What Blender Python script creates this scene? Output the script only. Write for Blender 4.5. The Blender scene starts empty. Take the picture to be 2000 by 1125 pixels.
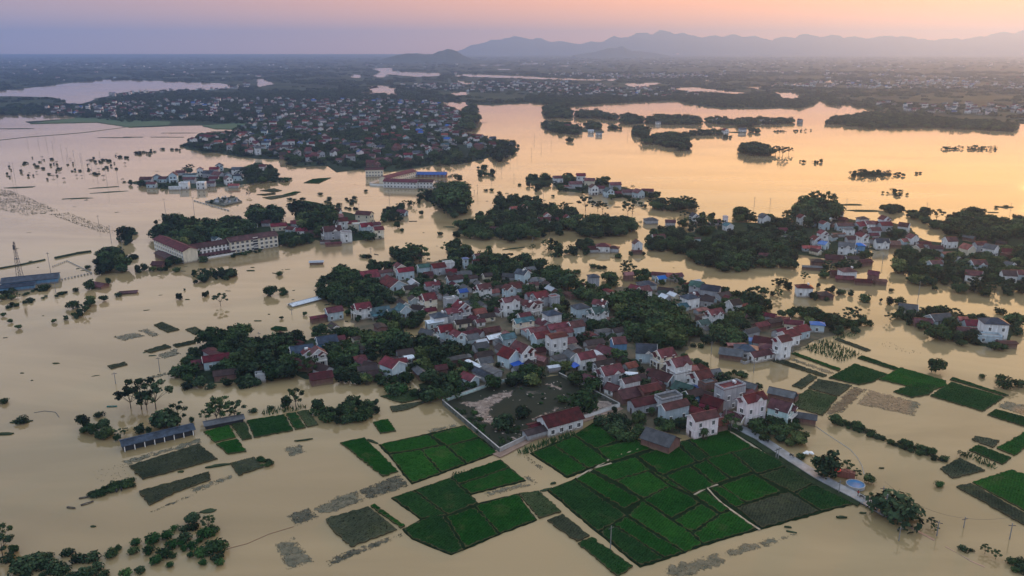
import bpy, bmesh, math, random
import numpy as np
from mathutils import Vector, Matrix
from mathutils.geometry import delaunay_2d_cdt
R = math.radians
random.seed(7); rng = np.random.default_rng(7)
S = bpy.context.scene
COL = S.collection

# ---------------------------------------------------------------- camera, sky, sun, exposure
FPX, CH = 1570.0, 120.0                       # focal length in photo pixels, height above the flood
PITCH = math.atan(469 / FPX)
cam_d = bpy.data.cameras.new('camera'); cam = bpy.data.objects.new('camera', cam_d); COL.objects.link(cam)
cam.location = (0, 0, CH); cam.rotation_euler = (math.pi / 2 - PITCH, 0, 0)
cam_d.sensor_width = 36; cam_d.lens = 36 * FPX / 2000; cam_d.clip_start = 1; cam_d.clip_end = 40000
S.camera = cam
SUN_EL, SUN_AZ = 5.9, 34.3                    # the low sun stands just outside the right edge of the view
W = bpy.data.worlds.new('World'); S.world = W; W.use_nodes = True
nt = W.node_tree; nt.nodes.clear()
def N(t, **k):
    n = nt.nodes.new(t)
    for a, b in k.items(): setattr(n, a, b)
    return n
sky = N('ShaderNodeTexSky', sky_type='NISHITA', sun_disc=False)
sky.sun_elevation = R(SUN_EL); sky.sun_rotation = R(SUN_AZ)
sky.air_density = 1.5; sky.dust_density = 4.0; sky.ozone_density = 3.0; sky.altitude = 0
def math_(op, a, b=None, clamp=False):
    n = N('ShaderNodeMath', operation=op); n.use_clamp = clamp
    for i, v in enumerate((a, b)):
        if v is None: continue
        if isinstance(v, (int, float)): n.inputs[i].default_value = v
        else: nt.links.new(v, n.inputs[i])
    return n.outputs[0]
# a thick dusk overcast: pale and even overhead, mauve low down, peach towards the veiled sun
geo = N('ShaderNodeTexCoord'); sep = N('ShaderNodeSeparateXYZ'); nt.links.new(geo.outputs['Generated'], sep.inputs[0])
el = math_('DIVIDE', math_('ARCSINE', math_('MAXIMUM', sep.outputs['Z'], 0.0)), math.pi / 2)
flat = N('ShaderNodeCombineXYZ'); nt.links.new(sep.outputs['X'], flat.inputs[0]); nt.links.new(sep.outputs['Y'], flat.inputs[1])
nrm = N('ShaderNodeVectorMath', operation='NORMALIZE'); nt.links.new(flat.outputs[0], nrm.inputs[0])
dp = N('ShaderNodeVectorMath', operation='DOT_PRODUCT'); nt.links.new(nrm.outputs[0], dp.inputs[0]); dp.inputs[1].default_value = (math.sin(R(SUN_AZ)), math.cos(R(SUN_AZ)), 0)
fac = math_('POWER', math_('MULTIPLY', math_('ADD', dp.outputs['Value'], 1.0), 0.5), SKY_POW := 4.6)
def ramp(cols):
    r = N('ShaderNodeValToRGB'); e = r.color_ramp.elements; r.color_ramp.interpolation = 'EASE'
    while len(e) < len(cols): e.new(.5)
    for q, (p, c) in zip(e, cols): q.position = p; q.color = (c[0] / 2, c[1] / 2, c[2] / 2, 1)
    nt.links.new(el, r.inputs[0]); return r.outputs[0]
AWAY = [(0, (.85, .70, .68)), (.018, (.48, .45, .49)), (.04, (.32, .34, .42)), (.085, (.70, .71, .88)), (.2, (.98, 1.0, 1.10)), (.5, (.74, .90, 1.10)), (1, (.60, .83, 1.14))]
SUNW = [(0, (2.1, .84, .34)), (.018, (1.9, .74, .27)), (.04, (1.9, .74, .26)), (.08, (3.3, 1.66, .48)), (.14, (2.7, 1.62, .68)), (.27, (1.6, 1.27, .90)), (.5, (.97, 1.02, 1.07)), (1, (.60, .83, 1.14))]
mix = N('ShaderNodeMix', data_type='RGBA'); nt.links.new(fac, mix.inputs[0]); nt.links.new(ramp(AWAY), mix.inputs[6]); nt.links.new(ramp(SUNW), mix.inputs[7])
bg = N('ShaderNodeBackground'); bg.inputs[1].default_value = 0.006; nt.links.new(sky.outputs[0], bg.inputs[0])
bg2 = N('ShaderNodeBackground'); bg2.inputs[1].default_value = 2.0; nt.links.new(mix.outputs[2], bg2.inputs[0])
ad = N('ShaderNodeAddShader'); wo = N('ShaderNodeOutputWorld'); nt.links.new(bg.outputs[0], ad.inputs[0]); nt.links.new(bg2.outputs[0], ad.inputs[1]); nt.links.new(ad.outputs[0], wo.inputs[0])
sl = bpy.data.lights.new('sun', 'SUN'); sl.energy = 2.6; sl.angle = R(2.0); sl.color = (1.0, 0.40, 0.12)
so = bpy.data.objects.new('sun', sl); COL.objects.link(so)
so.rotation_euler = Vector((math.sin(R(SUN_AZ)) * math.cos(R(SUN_EL)), math.cos(R(SUN_AZ)) * math.cos(R(SUN_EL)), math.sin(R(SUN_EL)))).to_track_quat('Z', 'Y').to_euler()
so.location = (0, 0, 300)
S.view_settings.view_transform = 'Standard'; S.view_settings.look = 'None'; S.view_settings.gamma = 1
S.view_settings.exposure = 0.0; S.view_settings.use_curve_mapping = False
S.render.engine = 'CYCLES'
cy = S.cycles
cy.use_denoising = True; cy.max_bounces = 6; cy.diffuse_bounces = 2; cy.glossy_bounces = 3; cy.volume_bounces = 1; cy.transparent_max_bounces = 6
try: cy.denoiser = 'OPENIMAGEDENOISE'
except Exception: pass

# ---------------------------------------------------------------- picking ground points from photo pixels
CP, SP = math.cos(PITCH), math.sin(PITCH)
def G(u, v, z=0.0):
    dx = u - 1000.0; dy = FPX * CP + (562.5 - v) * SP; dz = -FPX * SP + (562.5 - v) * CP
    t = (z - CH) / dz
    return (dx * t, dy * t)
def PX(x, y, z=0.0):
    rz = z - CH
    f = y * CP - rz * SP; up = y * SP + rz * CP
    return (1000 + FPX * x / f, 562.5 - FPX * up / f, f)
def hgt(u, vb, vt):
    """height of a vertical thing whose foot shows at (u, vb) and whose tip at row vt"""
    x, y = G(u, vb); k = (562.5 - vt) / FPX
    # (y SP + rz CP) = k (y CP - rz SP)
    rz = y * (k * CP - SP) / (CP + k * SP)
    return rz + CH
FR = dict(P=(0, 0, 1), Z1=(0, 0, .3502), Z2=(650, 0, .3502), Z3=(1300, 0, .3502), Z4=(0, 366, .3502), Z5=(650, 366, .3502), Z6=(1300, 366, .3502),
          Z7=(0, 731, .3502), Z8=(650, 731, .3502), Z9=(1300, 731, .3502),
          A1=(600, 470, .15023), A2=(860, 470, .15023), A3=(1120, 500, .15023), A4=(600, 620, .15023), A5=(860, 610, .15023), A6=(1100, 640, .15023),
          A7=(1280, 700, .15023), A8=(1340, 560, .15023), B1=(340, 600, .16), B2=(290, 370, .15023), B3=(560, 370, .15023), B4=(860, 370, .15023),
          B5=(1130, 370, .15023), B6=(1400, 370, .15023), B7=(1700, 370, .15023), B8=(1480, 500, .15023), C1=(1700, 540, .15023), C2=(1000, 310, .16),
          C3=(220, 300, .1902), C4=(350, 200, .1751), C5=(660, 180, .18), C6=(700, 310, .12), C7=(1030, 180, .15023), C8=(1300, 170, .15023), D1=(140, 720, .18))
def fp(fr, p):
    a, b, s = FR[fr]; return (a + s * p[0], b + s * p[1])
def pts(s):
    """'Z8 385,20 40,50' -> photo pixels"""
    w = s.split(); fr = 'P'; out = []
    for t in w:
        if ',' not in t: fr = t; continue
        a, b = t.split(','); out.append(fp(fr, (float(a), float(b))))
    return out
def gpoly(s, z=0.0): return [G(u, v, z) for u, v in (pts(s) if isinstance(s, str) else s)]

# ---------------------------------------------------------------- materials
def mat(name, col, rough=.8, var=.25, scale=.5, col2=None, bump=0., bscale=8., spec=.3, rnd=0., coord='Object', stretch=None, detail=4., contrast=(.35, .65)):
    m = bpy.data.materials.new(name); m.use_nodes = True
    t = m.node_tree; b = t.nodes['Principled BSDF']
    b.inputs['Roughness'].default_value = rough; b.inputs['Specular IOR Level'].default_value = spec
    tc = t.nodes.new('ShaderNodeTexCoord'); src = tc.outputs[coord]
    if coord == 'World':
        pass
    if stretch:
        mp = t.nodes.new('ShaderNodeMapping'); mp.inputs['Scale'].default_value = stretch; t.links.new(src, mp.inputs[0]); src = mp.outputs[0]
    nz = t.nodes.new('ShaderNodeTexNoise'); nz.inputs['Scale'].default_value = scale; nz.inputs['Detail'].default_value = detail; nz.inputs['Roughness'].default_value = .6
    t.links.new(src, nz.inputs['Vector'])
    cr = t.nodes.new('ShaderNodeValToRGB'); e = cr.color_ramp.elements
    c2 = col2 or tuple(c * (1 - var) for c in col); c1 = col if col2 else tuple(c * (1 + var * .5) for c in col)
    e[0].position, e[1].position = contrast; e[0].color = (*c2, 1); e[1].color = (*c1, 1)
    t.links.new(nz.outputs['Fac'], cr.inputs[0]); out = cr.outputs[0]
    if rnd:
        oi = t.nodes.new('ShaderNodeObjectInfo'); hs = t.nodes.new('ShaderNodeHueSaturation')
        mr = t.nodes.new('ShaderNodeMapRange'); mr.inputs['To Min'].default_value = 1 - rnd; mr.inputs['To Max'].default_value = 1 + rnd
        t.links.new(oi.outputs['Random'], mr.inputs[0]); t.links.new(mr.outputs[0], hs.inputs['Value'])
        mh = t.nodes.new('ShaderNodeMath'); mh.operation = 'MULTIPLY_ADD'; mh.inputs[1].default_value = -.06 * rnd; mh.inputs[2].default_value = .5 + .03 * rnd
        t.links.new(oi.outputs['Random'], mh.inputs[0]); t.links.new(mh.outputs[0], hs.inputs['Hue'])
        t.links.new(out, hs.inputs['Color']); out = hs.outputs[0]
    t.links.new(out, b.inputs['Base Color'])
    if bump:
        n2 = t.nodes.new('ShaderNodeTexNoise'); n2.inputs['Scale'].default_value = bscale; n2.inputs['Detail'].default_value = 3; t.links.new(src, n2.inputs['Vector'])
        bp = t.nodes.new('ShaderNodeBump'); bp.inputs['Strength'].default_value = bump; bp.inputs['Distance'].default_value = .1
        t.links.new(n2.outputs['Fac'], bp.inputs['Height']); t.links.new(bp.outputs[0], b.inputs['Normal'])
    m['ramp'] = cr.name
    return m
def leafmat(name, dark, light, rnd=.5, transl=.25):
    m = bpy.data.materials.new(name); m.use_nodes = True; t = m.node_tree; b = t.nodes['Principled BSDF']
    b.inputs['Roughness'].default_value = .85; b.inputs['Specular IOR Level'].default_value = .05
    at = t.nodes.new('ShaderNodeAttribute'); at.attribute_name = 'leaf'
    mx = t.nodes.new('ShaderNodeMix'); mx.data_type = 'RGBA'; mx.inputs[6].default_value = (*dark, 1); mx.inputs[7].default_value = (*light, 1)
    t.links.new(at.outputs['Fac'], mx.inputs[0])
    oi = t.nodes.new('ShaderNodeObjectInfo'); hs = t.nodes.new('ShaderNodeHueSaturation')
    mr = t.nodes.new('ShaderNodeMapRange'); mr.inputs['To Min'].default_value = 1 - rnd; mr.inputs['To Max'].default_value = 1 + rnd
    t.links.new(oi.outputs['Random'], mr.inputs[0]); t.links.new(mr.outputs[0], hs.inputs['Value'])
    mh = t.nodes.new('ShaderNodeMath'); mh.operation = 'MULTIPLY_ADD'; mh.inputs[1].default_value = -.05; mh.inputs[2].default_value = .525
    t.links.new(oi.outputs['Random'], mh.inputs[0]); t.links.new(mh.outputs[0], hs.inputs['Hue'])
    t.links.new(mx.outputs[2], hs.inputs['Color']); t.links.new(hs.outputs[0], b.inputs['Base Color'])
    return m
def roofmat(name, col, var=.55, rib=True, rnd=.38):
    m = mat(name, col, rough=.6, var=var, scale=.45, rnd=rnd, spec=.12, detail=6)
    t = m.node_tree; b = t.nodes['Principled BSDF']
    tc = t.nodes.new('ShaderNodeTexCoord'); wv = t.nodes.new('ShaderNodeTexWave'); wv.inputs['Scale'].default_value = 1.1; wv.bands_direction = 'X'; wv.inputs['Distortion'].default_value = .6
    bp = t.nodes.new('ShaderNodeBump'); bp.inputs['Strength'].default_value = .5; bp.inputs['Distance'].default_value = .08
    t.links.new(tc.outputs['Object'], wv.inputs['Vector']); t.links.new(wv.outputs['Fac'], bp.inputs['Height']); t.links.new(bp.outputs[0], b.inputs['Normal'])
    src = b.inputs['Base Color'].links[0].from_socket; oi = t.nodes.new('ShaderNodeObjectInfo'); h2 = t.nodes.new('ShaderNodeHueSaturation')
    f1 = t.nodes.new('ShaderNodeMath'); f1.operation = 'MULTIPLY'; f1.inputs[1].default_value = 7.13; t.links.new(oi.outputs['Random'], f1.inputs[0]); f2 = t.nodes.new('ShaderNodeMath'); f2.operation = 'FRACT'; t.links.new(f1.outputs[0], f2.inputs[0])
    mr = t.nodes.new('ShaderNodeMapRange'); mr.inputs['To Min'].default_value = .62; mr.inputs['To Max'].default_value = 1.04; t.links.new(f2.outputs[0], mr.inputs[0]); t.links.new(mr.outputs[0], h2.inputs['Saturation'])
    n3 = t.nodes.new('ShaderNodeTexNoise'); n3.inputs['Scale'].default_value = .7; n3.inputs['Detail'].default_value = 7; t.links.new(tc.outputs['Object'], n3.inputs['Vector']); m3 = t.nodes.new('ShaderNodeMapRange'); m3.inputs['From Min'].default_value = .56; m3.inputs['From Max'].default_value = .74; m3.inputs['To Max'].default_value = .55; t.links.new(n3.outputs['Fac'], m3.inputs[0])
    mx = t.nodes.new('ShaderNodeMix'); mx.data_type = 'RGBA'; mx.inputs[7].default_value = (.035, .032, .030, 1); t.links.new(src, h2.inputs['Color']); t.links.new(m3.outputs[0], mx.inputs[0]); t.links.new(h2.outputs[0], mx.inputs[6]); t.links.new(mx.outputs[2], b.inputs['Base Color'])
    return m
def wallmat(name, col, var=.22):
    """painted render: vertical streaks of weathering and a muddy tide mark near the water"""
    m = mat(name, col, rough=.85, var=var, scale=1.0, stretch=(1.3, 1.3, .22), rnd=.14, detail=7, contrast=(.28, .6), spec=.1)
    t = m.node_tree; b = t.nodes['Principled BSDF']; src = b.inputs['Base Color'].links[0].from_socket
    tc = t.nodes.new('ShaderNodeTexCoord'); sp = t.nodes.new('ShaderNodeSeparateXYZ'); t.links.new(tc.outputs['Object'], sp.inputs[0])
    nz = t.nodes.new('ShaderNodeTexNoise'); nz.inputs['Scale'].default_value = .8; nz.inputs['Detail'].default_value = 4; t.links.new(tc.outputs['Object'], nz.inputs['Vector'])
    ad = t.nodes.new('ShaderNodeMath'); ad.operation = 'MULTIPLY_ADD'; ad.inputs[1].default_value = -1.6; t.links.new(nz.outputs['Fac'], ad.inputs[0]); t.links.new(sp.outputs['Z'], ad.inputs[2])
    mr = t.nodes.new('ShaderNodeMapRange'); mr.inputs['From Min'].default_value = -.35; mr.inputs['From Max'].default_value = .45; mr.inputs['To Min'].default_value = .75; mr.inputs['To Max'].default_value = 0; t.links.new(ad.outputs[0], mr.inputs[0])
    mx = t.nodes.new('ShaderNodeMix'); mx.data_type = 'RGBA'; mx.inputs[7].default_value = (.20, .15, .095, 1); t.links.new(mr.outputs[0], mx.inputs[0]); t.links.new(src, mx.inputs[6]); t.links.new(mx.outputs[2], b.inputs['Base Color'])
    return m
ROOF = dict(R=roofmat('red_roof', (.115, .012, .017)), O=roofmat('orange_roof', (.24, .055, .042)), D=roofmat('old_brown_tile', (.045, .027, .027), .4),
            B=roofmat('slate_blue_roof', (.032, .048, .078)), T=roofmat('teal_roof', (.035, .095, .12)), G=roofmat('green_roof', (.03, .085, .072)),
            K=roofmat('bright_blue_sheet', (.02, .11, .38), .15), Y=roofmat('grey_cement_sheet', (.09, .095, .105), .35), M=roofmat('tin_sheet', (.48, .52, .58), .15), V=roofmat('maroon_roof', (.085, .010, .018)))
RNAME = dict(R='red', O='orange', D='brown', B='slate', T='teal', G='green', K='vivid blue', Y='grey', M='tin', V='maroon')
WALL = dict(W=wallmat('white_wall', (.60, .62, .63), .32), C=wallmat('cream_wall', (.62, .57, .45)), L=wallmat('pale_blue_wall', (.40, .50, .55)), g=wallmat('grey_cement_wall', (.33, .35, .38), .3),
            P=wallmat('pink_white_wall', (.62, .56, .57), .3), D=wallmat('dark_brick_wall', (.16, .09, .08), .3), b=wallmat('blue_wall', (.12, .26, .42)), k=mat('shed_front_shade', (.03, .034, .038), .9), c=wallmat('turquoise_trim_wall', (.45, .62, .62)))  # k: near-black colour paints the shade inside an open shed front
WNAME = dict(W='white', C='cream', L='pale blue', g='grey', P='pinkish', D='dark brick', b='blue', c='turquoise', k='dark')
M = dict(trim=mat('white_trim', (.72, .72, .70), .7, .1), glass=mat('dark_window_glass', (.022, .028, .034), .12, .2, spec=.5), door=mat('dark_door', (.07, .05, .045), .5),
         steel=mat('steel_tank', (.62, .64, .66), .3, .05, spec=.6), blue=mat('blue_tarpaulin', (.02, .10, .46), .5, .15), concrete=mat('concrete', (.36, .35, .34), .85, .25, .3),
         rail=mat('railing', (.5, .52, .54), .6, .1), brick=mat('red_brick', (.20, .075, .055), .9, .35, 1.2), pole=mat('pole_concrete', (.23, .23, .23), .9, .2), dark=mat('dark_steel', (.055, .065, .075), .6),
         bark=mat('bark', (.085, .068, .05), .95, .3, 3.), wire=mat('wire', (.05, .05, .05), .6), white=mat('white_plaster', (.72, .73, .73), .8, .12),
         mosswall=mat('mossy_wall', (.14, .15, .13), .9, .4, .6, col2=(.05, .06, .05)), skin=mat('skin', (.36, .20, .14), .6), red=mat('red_cloth', (.5, .03, .03), .7), cloth=mat('dark_cloth', (.03, .035, .05), .8),
         hull=mat('boat_hull', (.10, .09, .085), .6), teal=mat('teal_boat', (.02, .22, .22), .6), umbrella=mat('umbrella_cloth', (.72, .06, .04), .7), tyre=mat('tyre_rubber', (.02, .02, .02), .8))

# ---------------------------------------------------------------- mesh helpers
class MB:
    def __init__(s): s.v = []; s.f = []; s.mi = []
    def add(s, vs, fs, mi=0):
        o = len(s.v); s.v += [tuple(p) for p in vs]; s.f += [tuple(i + o for i in f) for f in fs]; s.mi += [mi] * len(fs)
    def box(s, x0, y0, z0, x1, y1, z1, mi=0):
        s.add([(x0, y0, z0), (x1, y0, z0), (x1, y1, z0), (x0, y1, z0), (x0, y0, z1), (x1, y0, z1), (x1, y1, z1), (x0, y1, z1)],
              [(3, 2, 1, 0), (4, 5, 6, 7), (0, 1, 5, 4), (1, 2, 6, 5), (2, 3, 7, 6), (3, 0, 4, 7)], mi)
    def tube(s, a, b, r0, r1, n=6, mi=0, cap=True):
        a = Vector(a); b = Vector(b); d = (b - a).normalized(); u = d.orthogonal().normalized(); w = d.cross(u)
        vs = [a + (u * math.cos(2 * math.pi * i / n) + w * math.sin(2 * math.pi * i / n)) * r0 for i in range(n)] + [b + (u * math.cos(2 * math.pi * i / n) + w * math.sin(2 * math.pi * i / n)) * r1 for i in range(n)]
        fs = [(i, (i + 1) % n, n + (i + 1) % n, n + i) for i in range(n)]
        if cap: fs += [tuple(range(n, 2 * n)), tuple(range(n - 1, -1, -1))]
        s.add(vs, fs, mi)
    def prism(s, poly, z0, z1, mi=0):
        n = len(poly); s.add([(x, y, z0) for x, y in poly] + [(x, y, z1) for x, y in poly], [tuple(range(n, 2 * n)), tuple(range(n - 1, -1, -1))] + [(i, (i + 1) % n, n + (i + 1) % n, n + i) for i in range(n)], mi)
    def mesh(s, name, mats):
        me = bpy.data.meshes.new(name); me.from_pydata(s.v, [], s.f)
        for m in mats: me.materials.append(m)
        if len(mats) > 1: me.polygons.foreach_set('material_index', s.mi)
        me.update(); return me
def link(name, me, parent=None, loc=None, rz=0., sc=None):
    o = bpy.data.objects.new(name, me); COL.objects.link(o)
    if parent: o.parent = parent
    if loc is not None: o.location = loc
    if rz: o.rotation_euler = (0, 0, rz)
    if sc is not None: o.scale = sc if hasattr(sc, '__len__') else (sc, sc, sc)
    return o
def part(name, mb, m, parent, loc=None): return link(name, mb.mesh(name, m if isinstance(m, list) else [m]), parent, loc)
def thing(name, loc, rz=0., sc=None): return link(name, None, None, loc, rz, sc)
def tag(o, label=None, cat=None, group=None, kind=None):
    if label: o['label'] = label
    if cat: o['category'] = cat
    if group: o['group'] = group
    if kind: o['kind'] = kind
    return o
def inside(p, poly):
    x, y = p; c = False; j = len(poly) - 1
    for i in range(len(poly)):
        xi, yi = poly[i]; xj, yj = poly[j]
        if (yi > y) != (yj > y) and x < (xj - xi) * (y - yi) / (yj - yi) + xi: c = not c
        j = i
    return c
def area(poly): return abs(sum(poly[i][0] * poly[(i + 1) % len(poly)][1] - poly[(i + 1) % len(poly)][0] * poly[i][1] for i in range(len(poly)))) / 2
def inside_np(P, poly):
    c = np.zeros(len(P), bool); x, y = P[:, 0], P[:, 1]; j = len(poly) - 1
    for i in range(len(poly)):
        xi, yi = poly[i]; xj, yj = poly[j]
        if yi != yj:
            c ^= ((yi > y) != (yj > y)) & (x < (xj - xi) * (y - yi) / (yj - yi) + xi)
        j = i
    return c
def jag(poly, step, amp):
    out = []
    n = len(poly)
    for i in range(n):
        a = np.array(poly[i]); b = np.array(poly[(i + 1) % n]); d = b - a; L = np.hypot(*d); k = max(1, int(L / step))
        nrm = np.array([-d[1], d[0]]) / max(L, 1e-6)
        for q in range(k):
            p = a + d * q / k
            if amp: p = p + nrm * rng.normal(0, amp) * (1 if q else .3)
            out.append((float(p[0]), float(p[1])))
    return out
def sheet(name, poly, z, m, step=2., amp=.2, zamp=0., skirt=.6, grid=None, parent=None, kind='structure', edge=0.):
    """a raised patch of ground: ragged outline, uneven top, skirt down into the water"""
    b = jag(poly, step, amp); nb = len(b); P = [Vector(p) for p in b]
    if grid:
        A = np.array(b); lo, hi = A.min(0), A.max(0)
        gx = np.arange(lo[0], hi[0], grid); gy = np.arange(lo[1], hi[1], grid)
        Q = np.array([(x, y) for x in gx for y in gy]) if len(gx) and len(gy) else np.zeros((0, 2))
        if len(Q):
            Q = Q + rng.uniform(-.3, .3, Q.shape) * grid; Q = Q[inside_np(Q, b)]; P += [Vector(q) for q in Q]
    vs, es, fs, *_ = delaunay_2d_cdt(P, [(i, (i + 1) % nb) for i in range(nb)], [], 1, 1e-4)
    n = len(vs); Z = rng.uniform(-1, 1, n) * zamp + z
    isb = np.zeros(n, bool); cnt = {}
    for f in fs:
        for a, c in zip(f, f[1:] + f[:1]): cnt[(min(a, c), max(a, c))] = cnt.get((min(a, c), max(a, c)), 0) + 1
    be = [(a, c) for f in fs for a, c in zip(f, f[1:] + f[:1]) if cnt[(min(a, c), max(a, c))] == 1]
    V = [(p.x, p.y, float(zz)) for p, zz in zip(vs, Z)]; F = [tuple(f) for f in fs]
    if skirt:
        mp = {}
        for a, c in be:
            for q in (a, c):
                if q not in mp: mp[q] = len(V); V.append((V[q][0], V[q][1], z - skirt))
                if edge and q < n: V[q] = (V[q][0], V[q][1], z - edge)
        F += [(a, mp[a], mp[c], c) for a, c in be]
    me = bpy.data.meshes.new(name); me.from_pydata(V, [], F); me.materials.append(m)
    at = me.attributes.new('inner', 'FLOAT', 'POINT'); bs = {q for e_ in be for q in e_}; at.data.foreach_set('value', [0. if (i in bs or i >= n) else 1. for i in range(len(V))]); me.update()
    o = link(name, me, parent)
    if kind and not parent: o['kind'] = kind
    return o

# ---------------------------------------------------------------- haze: one closed box of thin air round the whole scene
mb = MB(); mb.box(-15000, -700, -3, 15000, 17500, 462)
hz = bpy.data.materials.new('haze_air'); hz.use_nodes = True; t = hz.node_tree; t.nodes.clear()
pv = t.nodes.new('ShaderNodeVolumePrincipled'); mo = t.nodes.new('ShaderNodeOutputMaterial')
pv.inputs['Color'].default_value = HAZE_COL = (.31, .49, .92, 1); pv.inputs['Density'].default_value = .00013; pv.inputs['Anisotropy'].default_value = .65
t.links.new(pv.outputs[0], mo.inputs['Volume'])
haze = link('haze', mb.mesh('haze', [hz])); haze['kind'] = 'stuff'

# ---------------------------------------------------------------- flood water: one sheet to the horizon
wm = bpy.data.materials.new('muddy_water'); wm.use_nodes = True; t = wm.node_tree; b = t.nodes['Principled BSDF']
b.inputs['Roughness'].default_value = .06; b.inputs['IOR'].default_value = 1.33; b.inputs['Specular IOR Level'].default_value = .5
tc = t.nodes.new('ShaderNodeTexCoord'); mp = t.nodes.new('ShaderNodeMapping'); mp.inputs['Scale'].default_value = (.006, .021, 1); mp.inputs['Rotation'].default_value = (0, 0, .5)
nz = t.nodes.new('ShaderNodeTexNoise'); nz.inputs['Scale'].default_value = 1; nz.inputs['Detail'].default_value = 6; nz.inputs['Distortion'].default_value = .8
cr = t.nodes.new('ShaderNodeValToRGB'); cr.color_ramp.elements[0].position = .38; cr.color_ramp.elements[1].position = .62
cr.color_ramp.elements[0].color = (.225, .166, .082, 1); cr.color_ramp.elements[1].color = (.320, .236, .122, 1)
t.links.new(tc.outputs['Object'], mp.inputs[0]); t.links.new(mp.outputs[0], nz.inputs[0]); t.links.new(nz.outputs[0], cr.inputs[0]); t.links.new(cr.outputs[0], b.inputs['Base Color'])
n2 = t.nodes.new('ShaderNodeTexNoise'); n2.inputs['Scale'].default_value = .55; n2.inputs['Detail'].default_value = 5
mp2 = t.nodes.new('ShaderNodeMapping'); mp2.inputs['Scale'].default_value = (1, 1.6, 1); mp2.inputs['Rotation'].default_value = (0, 0, -.4)
t.links.new(tc.outputs['Object'], mp2.inputs[0]); t.links.new(mp2.outputs[0], n2.inputs[0])
bp = t.nodes.new('ShaderNodeBump'); bp.inputs['Strength'].default_value = .035; bp.inputs['Distance'].default_value = .5
t.links.new(n2.outputs[0], bp.inputs['Height']); t.links.new(bp.outputs[0], b.inputs['Normal'])
n3 = t.nodes.new('ShaderNodeTexNoise'); n3.inputs['Scale'].default_value = 1; n3.inputs['Detail'].default_value = 4; mp3 = t.nodes.new('ShaderNodeMapping'); mp3.inputs['Scale'].default_value = (.007, .016, 1); mp3.inputs['Location'].default_value = (3, 7, 0)
t.links.new(tc.outputs['Object'], mp3.inputs[0]); t.links.new(mp3.outputs[0], n3.inputs[0])
for tgt, lo_, hi_ in ((b.inputs['Roughness'], .02, .11), (bp.inputs['Strength'], .012, .08)):
    mr = t.nodes.new('ShaderNodeMapRange'); mr.inputs['From Min'].default_value = .38; mr.inputs['From Max'].default_value = .68; mr.inputs['To Min'].default_value = lo_; mr.inputs['To Max'].default_value = hi_; t.links.new(n3.outputs[0], mr.inputs[0]); t.links.new(mr.outputs[0], tgt)
me = bpy.data.meshes.new('flood_water'); me.from_pydata([(-14500, -600, 0), (14500, -600, 0), (14500, 17200, 0), (-14500, 17200, 0)], [], [(0, 1, 2, 3)]); me.materials.append(wm)
tag(link('flood_water', me), kind='structure')

GM = dict(mud=mat('wet_mud', (.15, .112, .07), .7, spec=.15, var=.3, scale=.12, col2=(.055, .060, .038), detail=8), grass=mat('dark_grass_bank', (.030, .046, .024), .95, .4, .3, spec=.02, rnd=.2, bump=.6, bscale=2.5, detail=8),
          farland=mat('far_plain', (.040, .058, .034), 1., .4, .006, contrast=(.42, .60), spec=.02, col2=(.018, .030, .022), detail=10), hill=mat('wooded_hill', (.04, .055, .035), 1., .4, .02, spec=.02),
          yard=mat('flooded_yard_mud', (.30, .235, .20), .8, .3, .075, spec=.08, col2=(.026, .030, .020), detail=10, contrast=(.60, .80)),
          road=mat('wet_concrete_road', (.27, .285, .31), .4, .25, .35, detail=8, col2=(.16, .16, .165)), path=mat('sandy_path', (.36, .30, .22), .8, .3, .5), track=mat('muddy_track', (.30, .20, .15), .6, .3, .4, detail=8), bund=mat('field_bund', (.009, .022, .008), .95, .4, .6, spec=.02))

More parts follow.
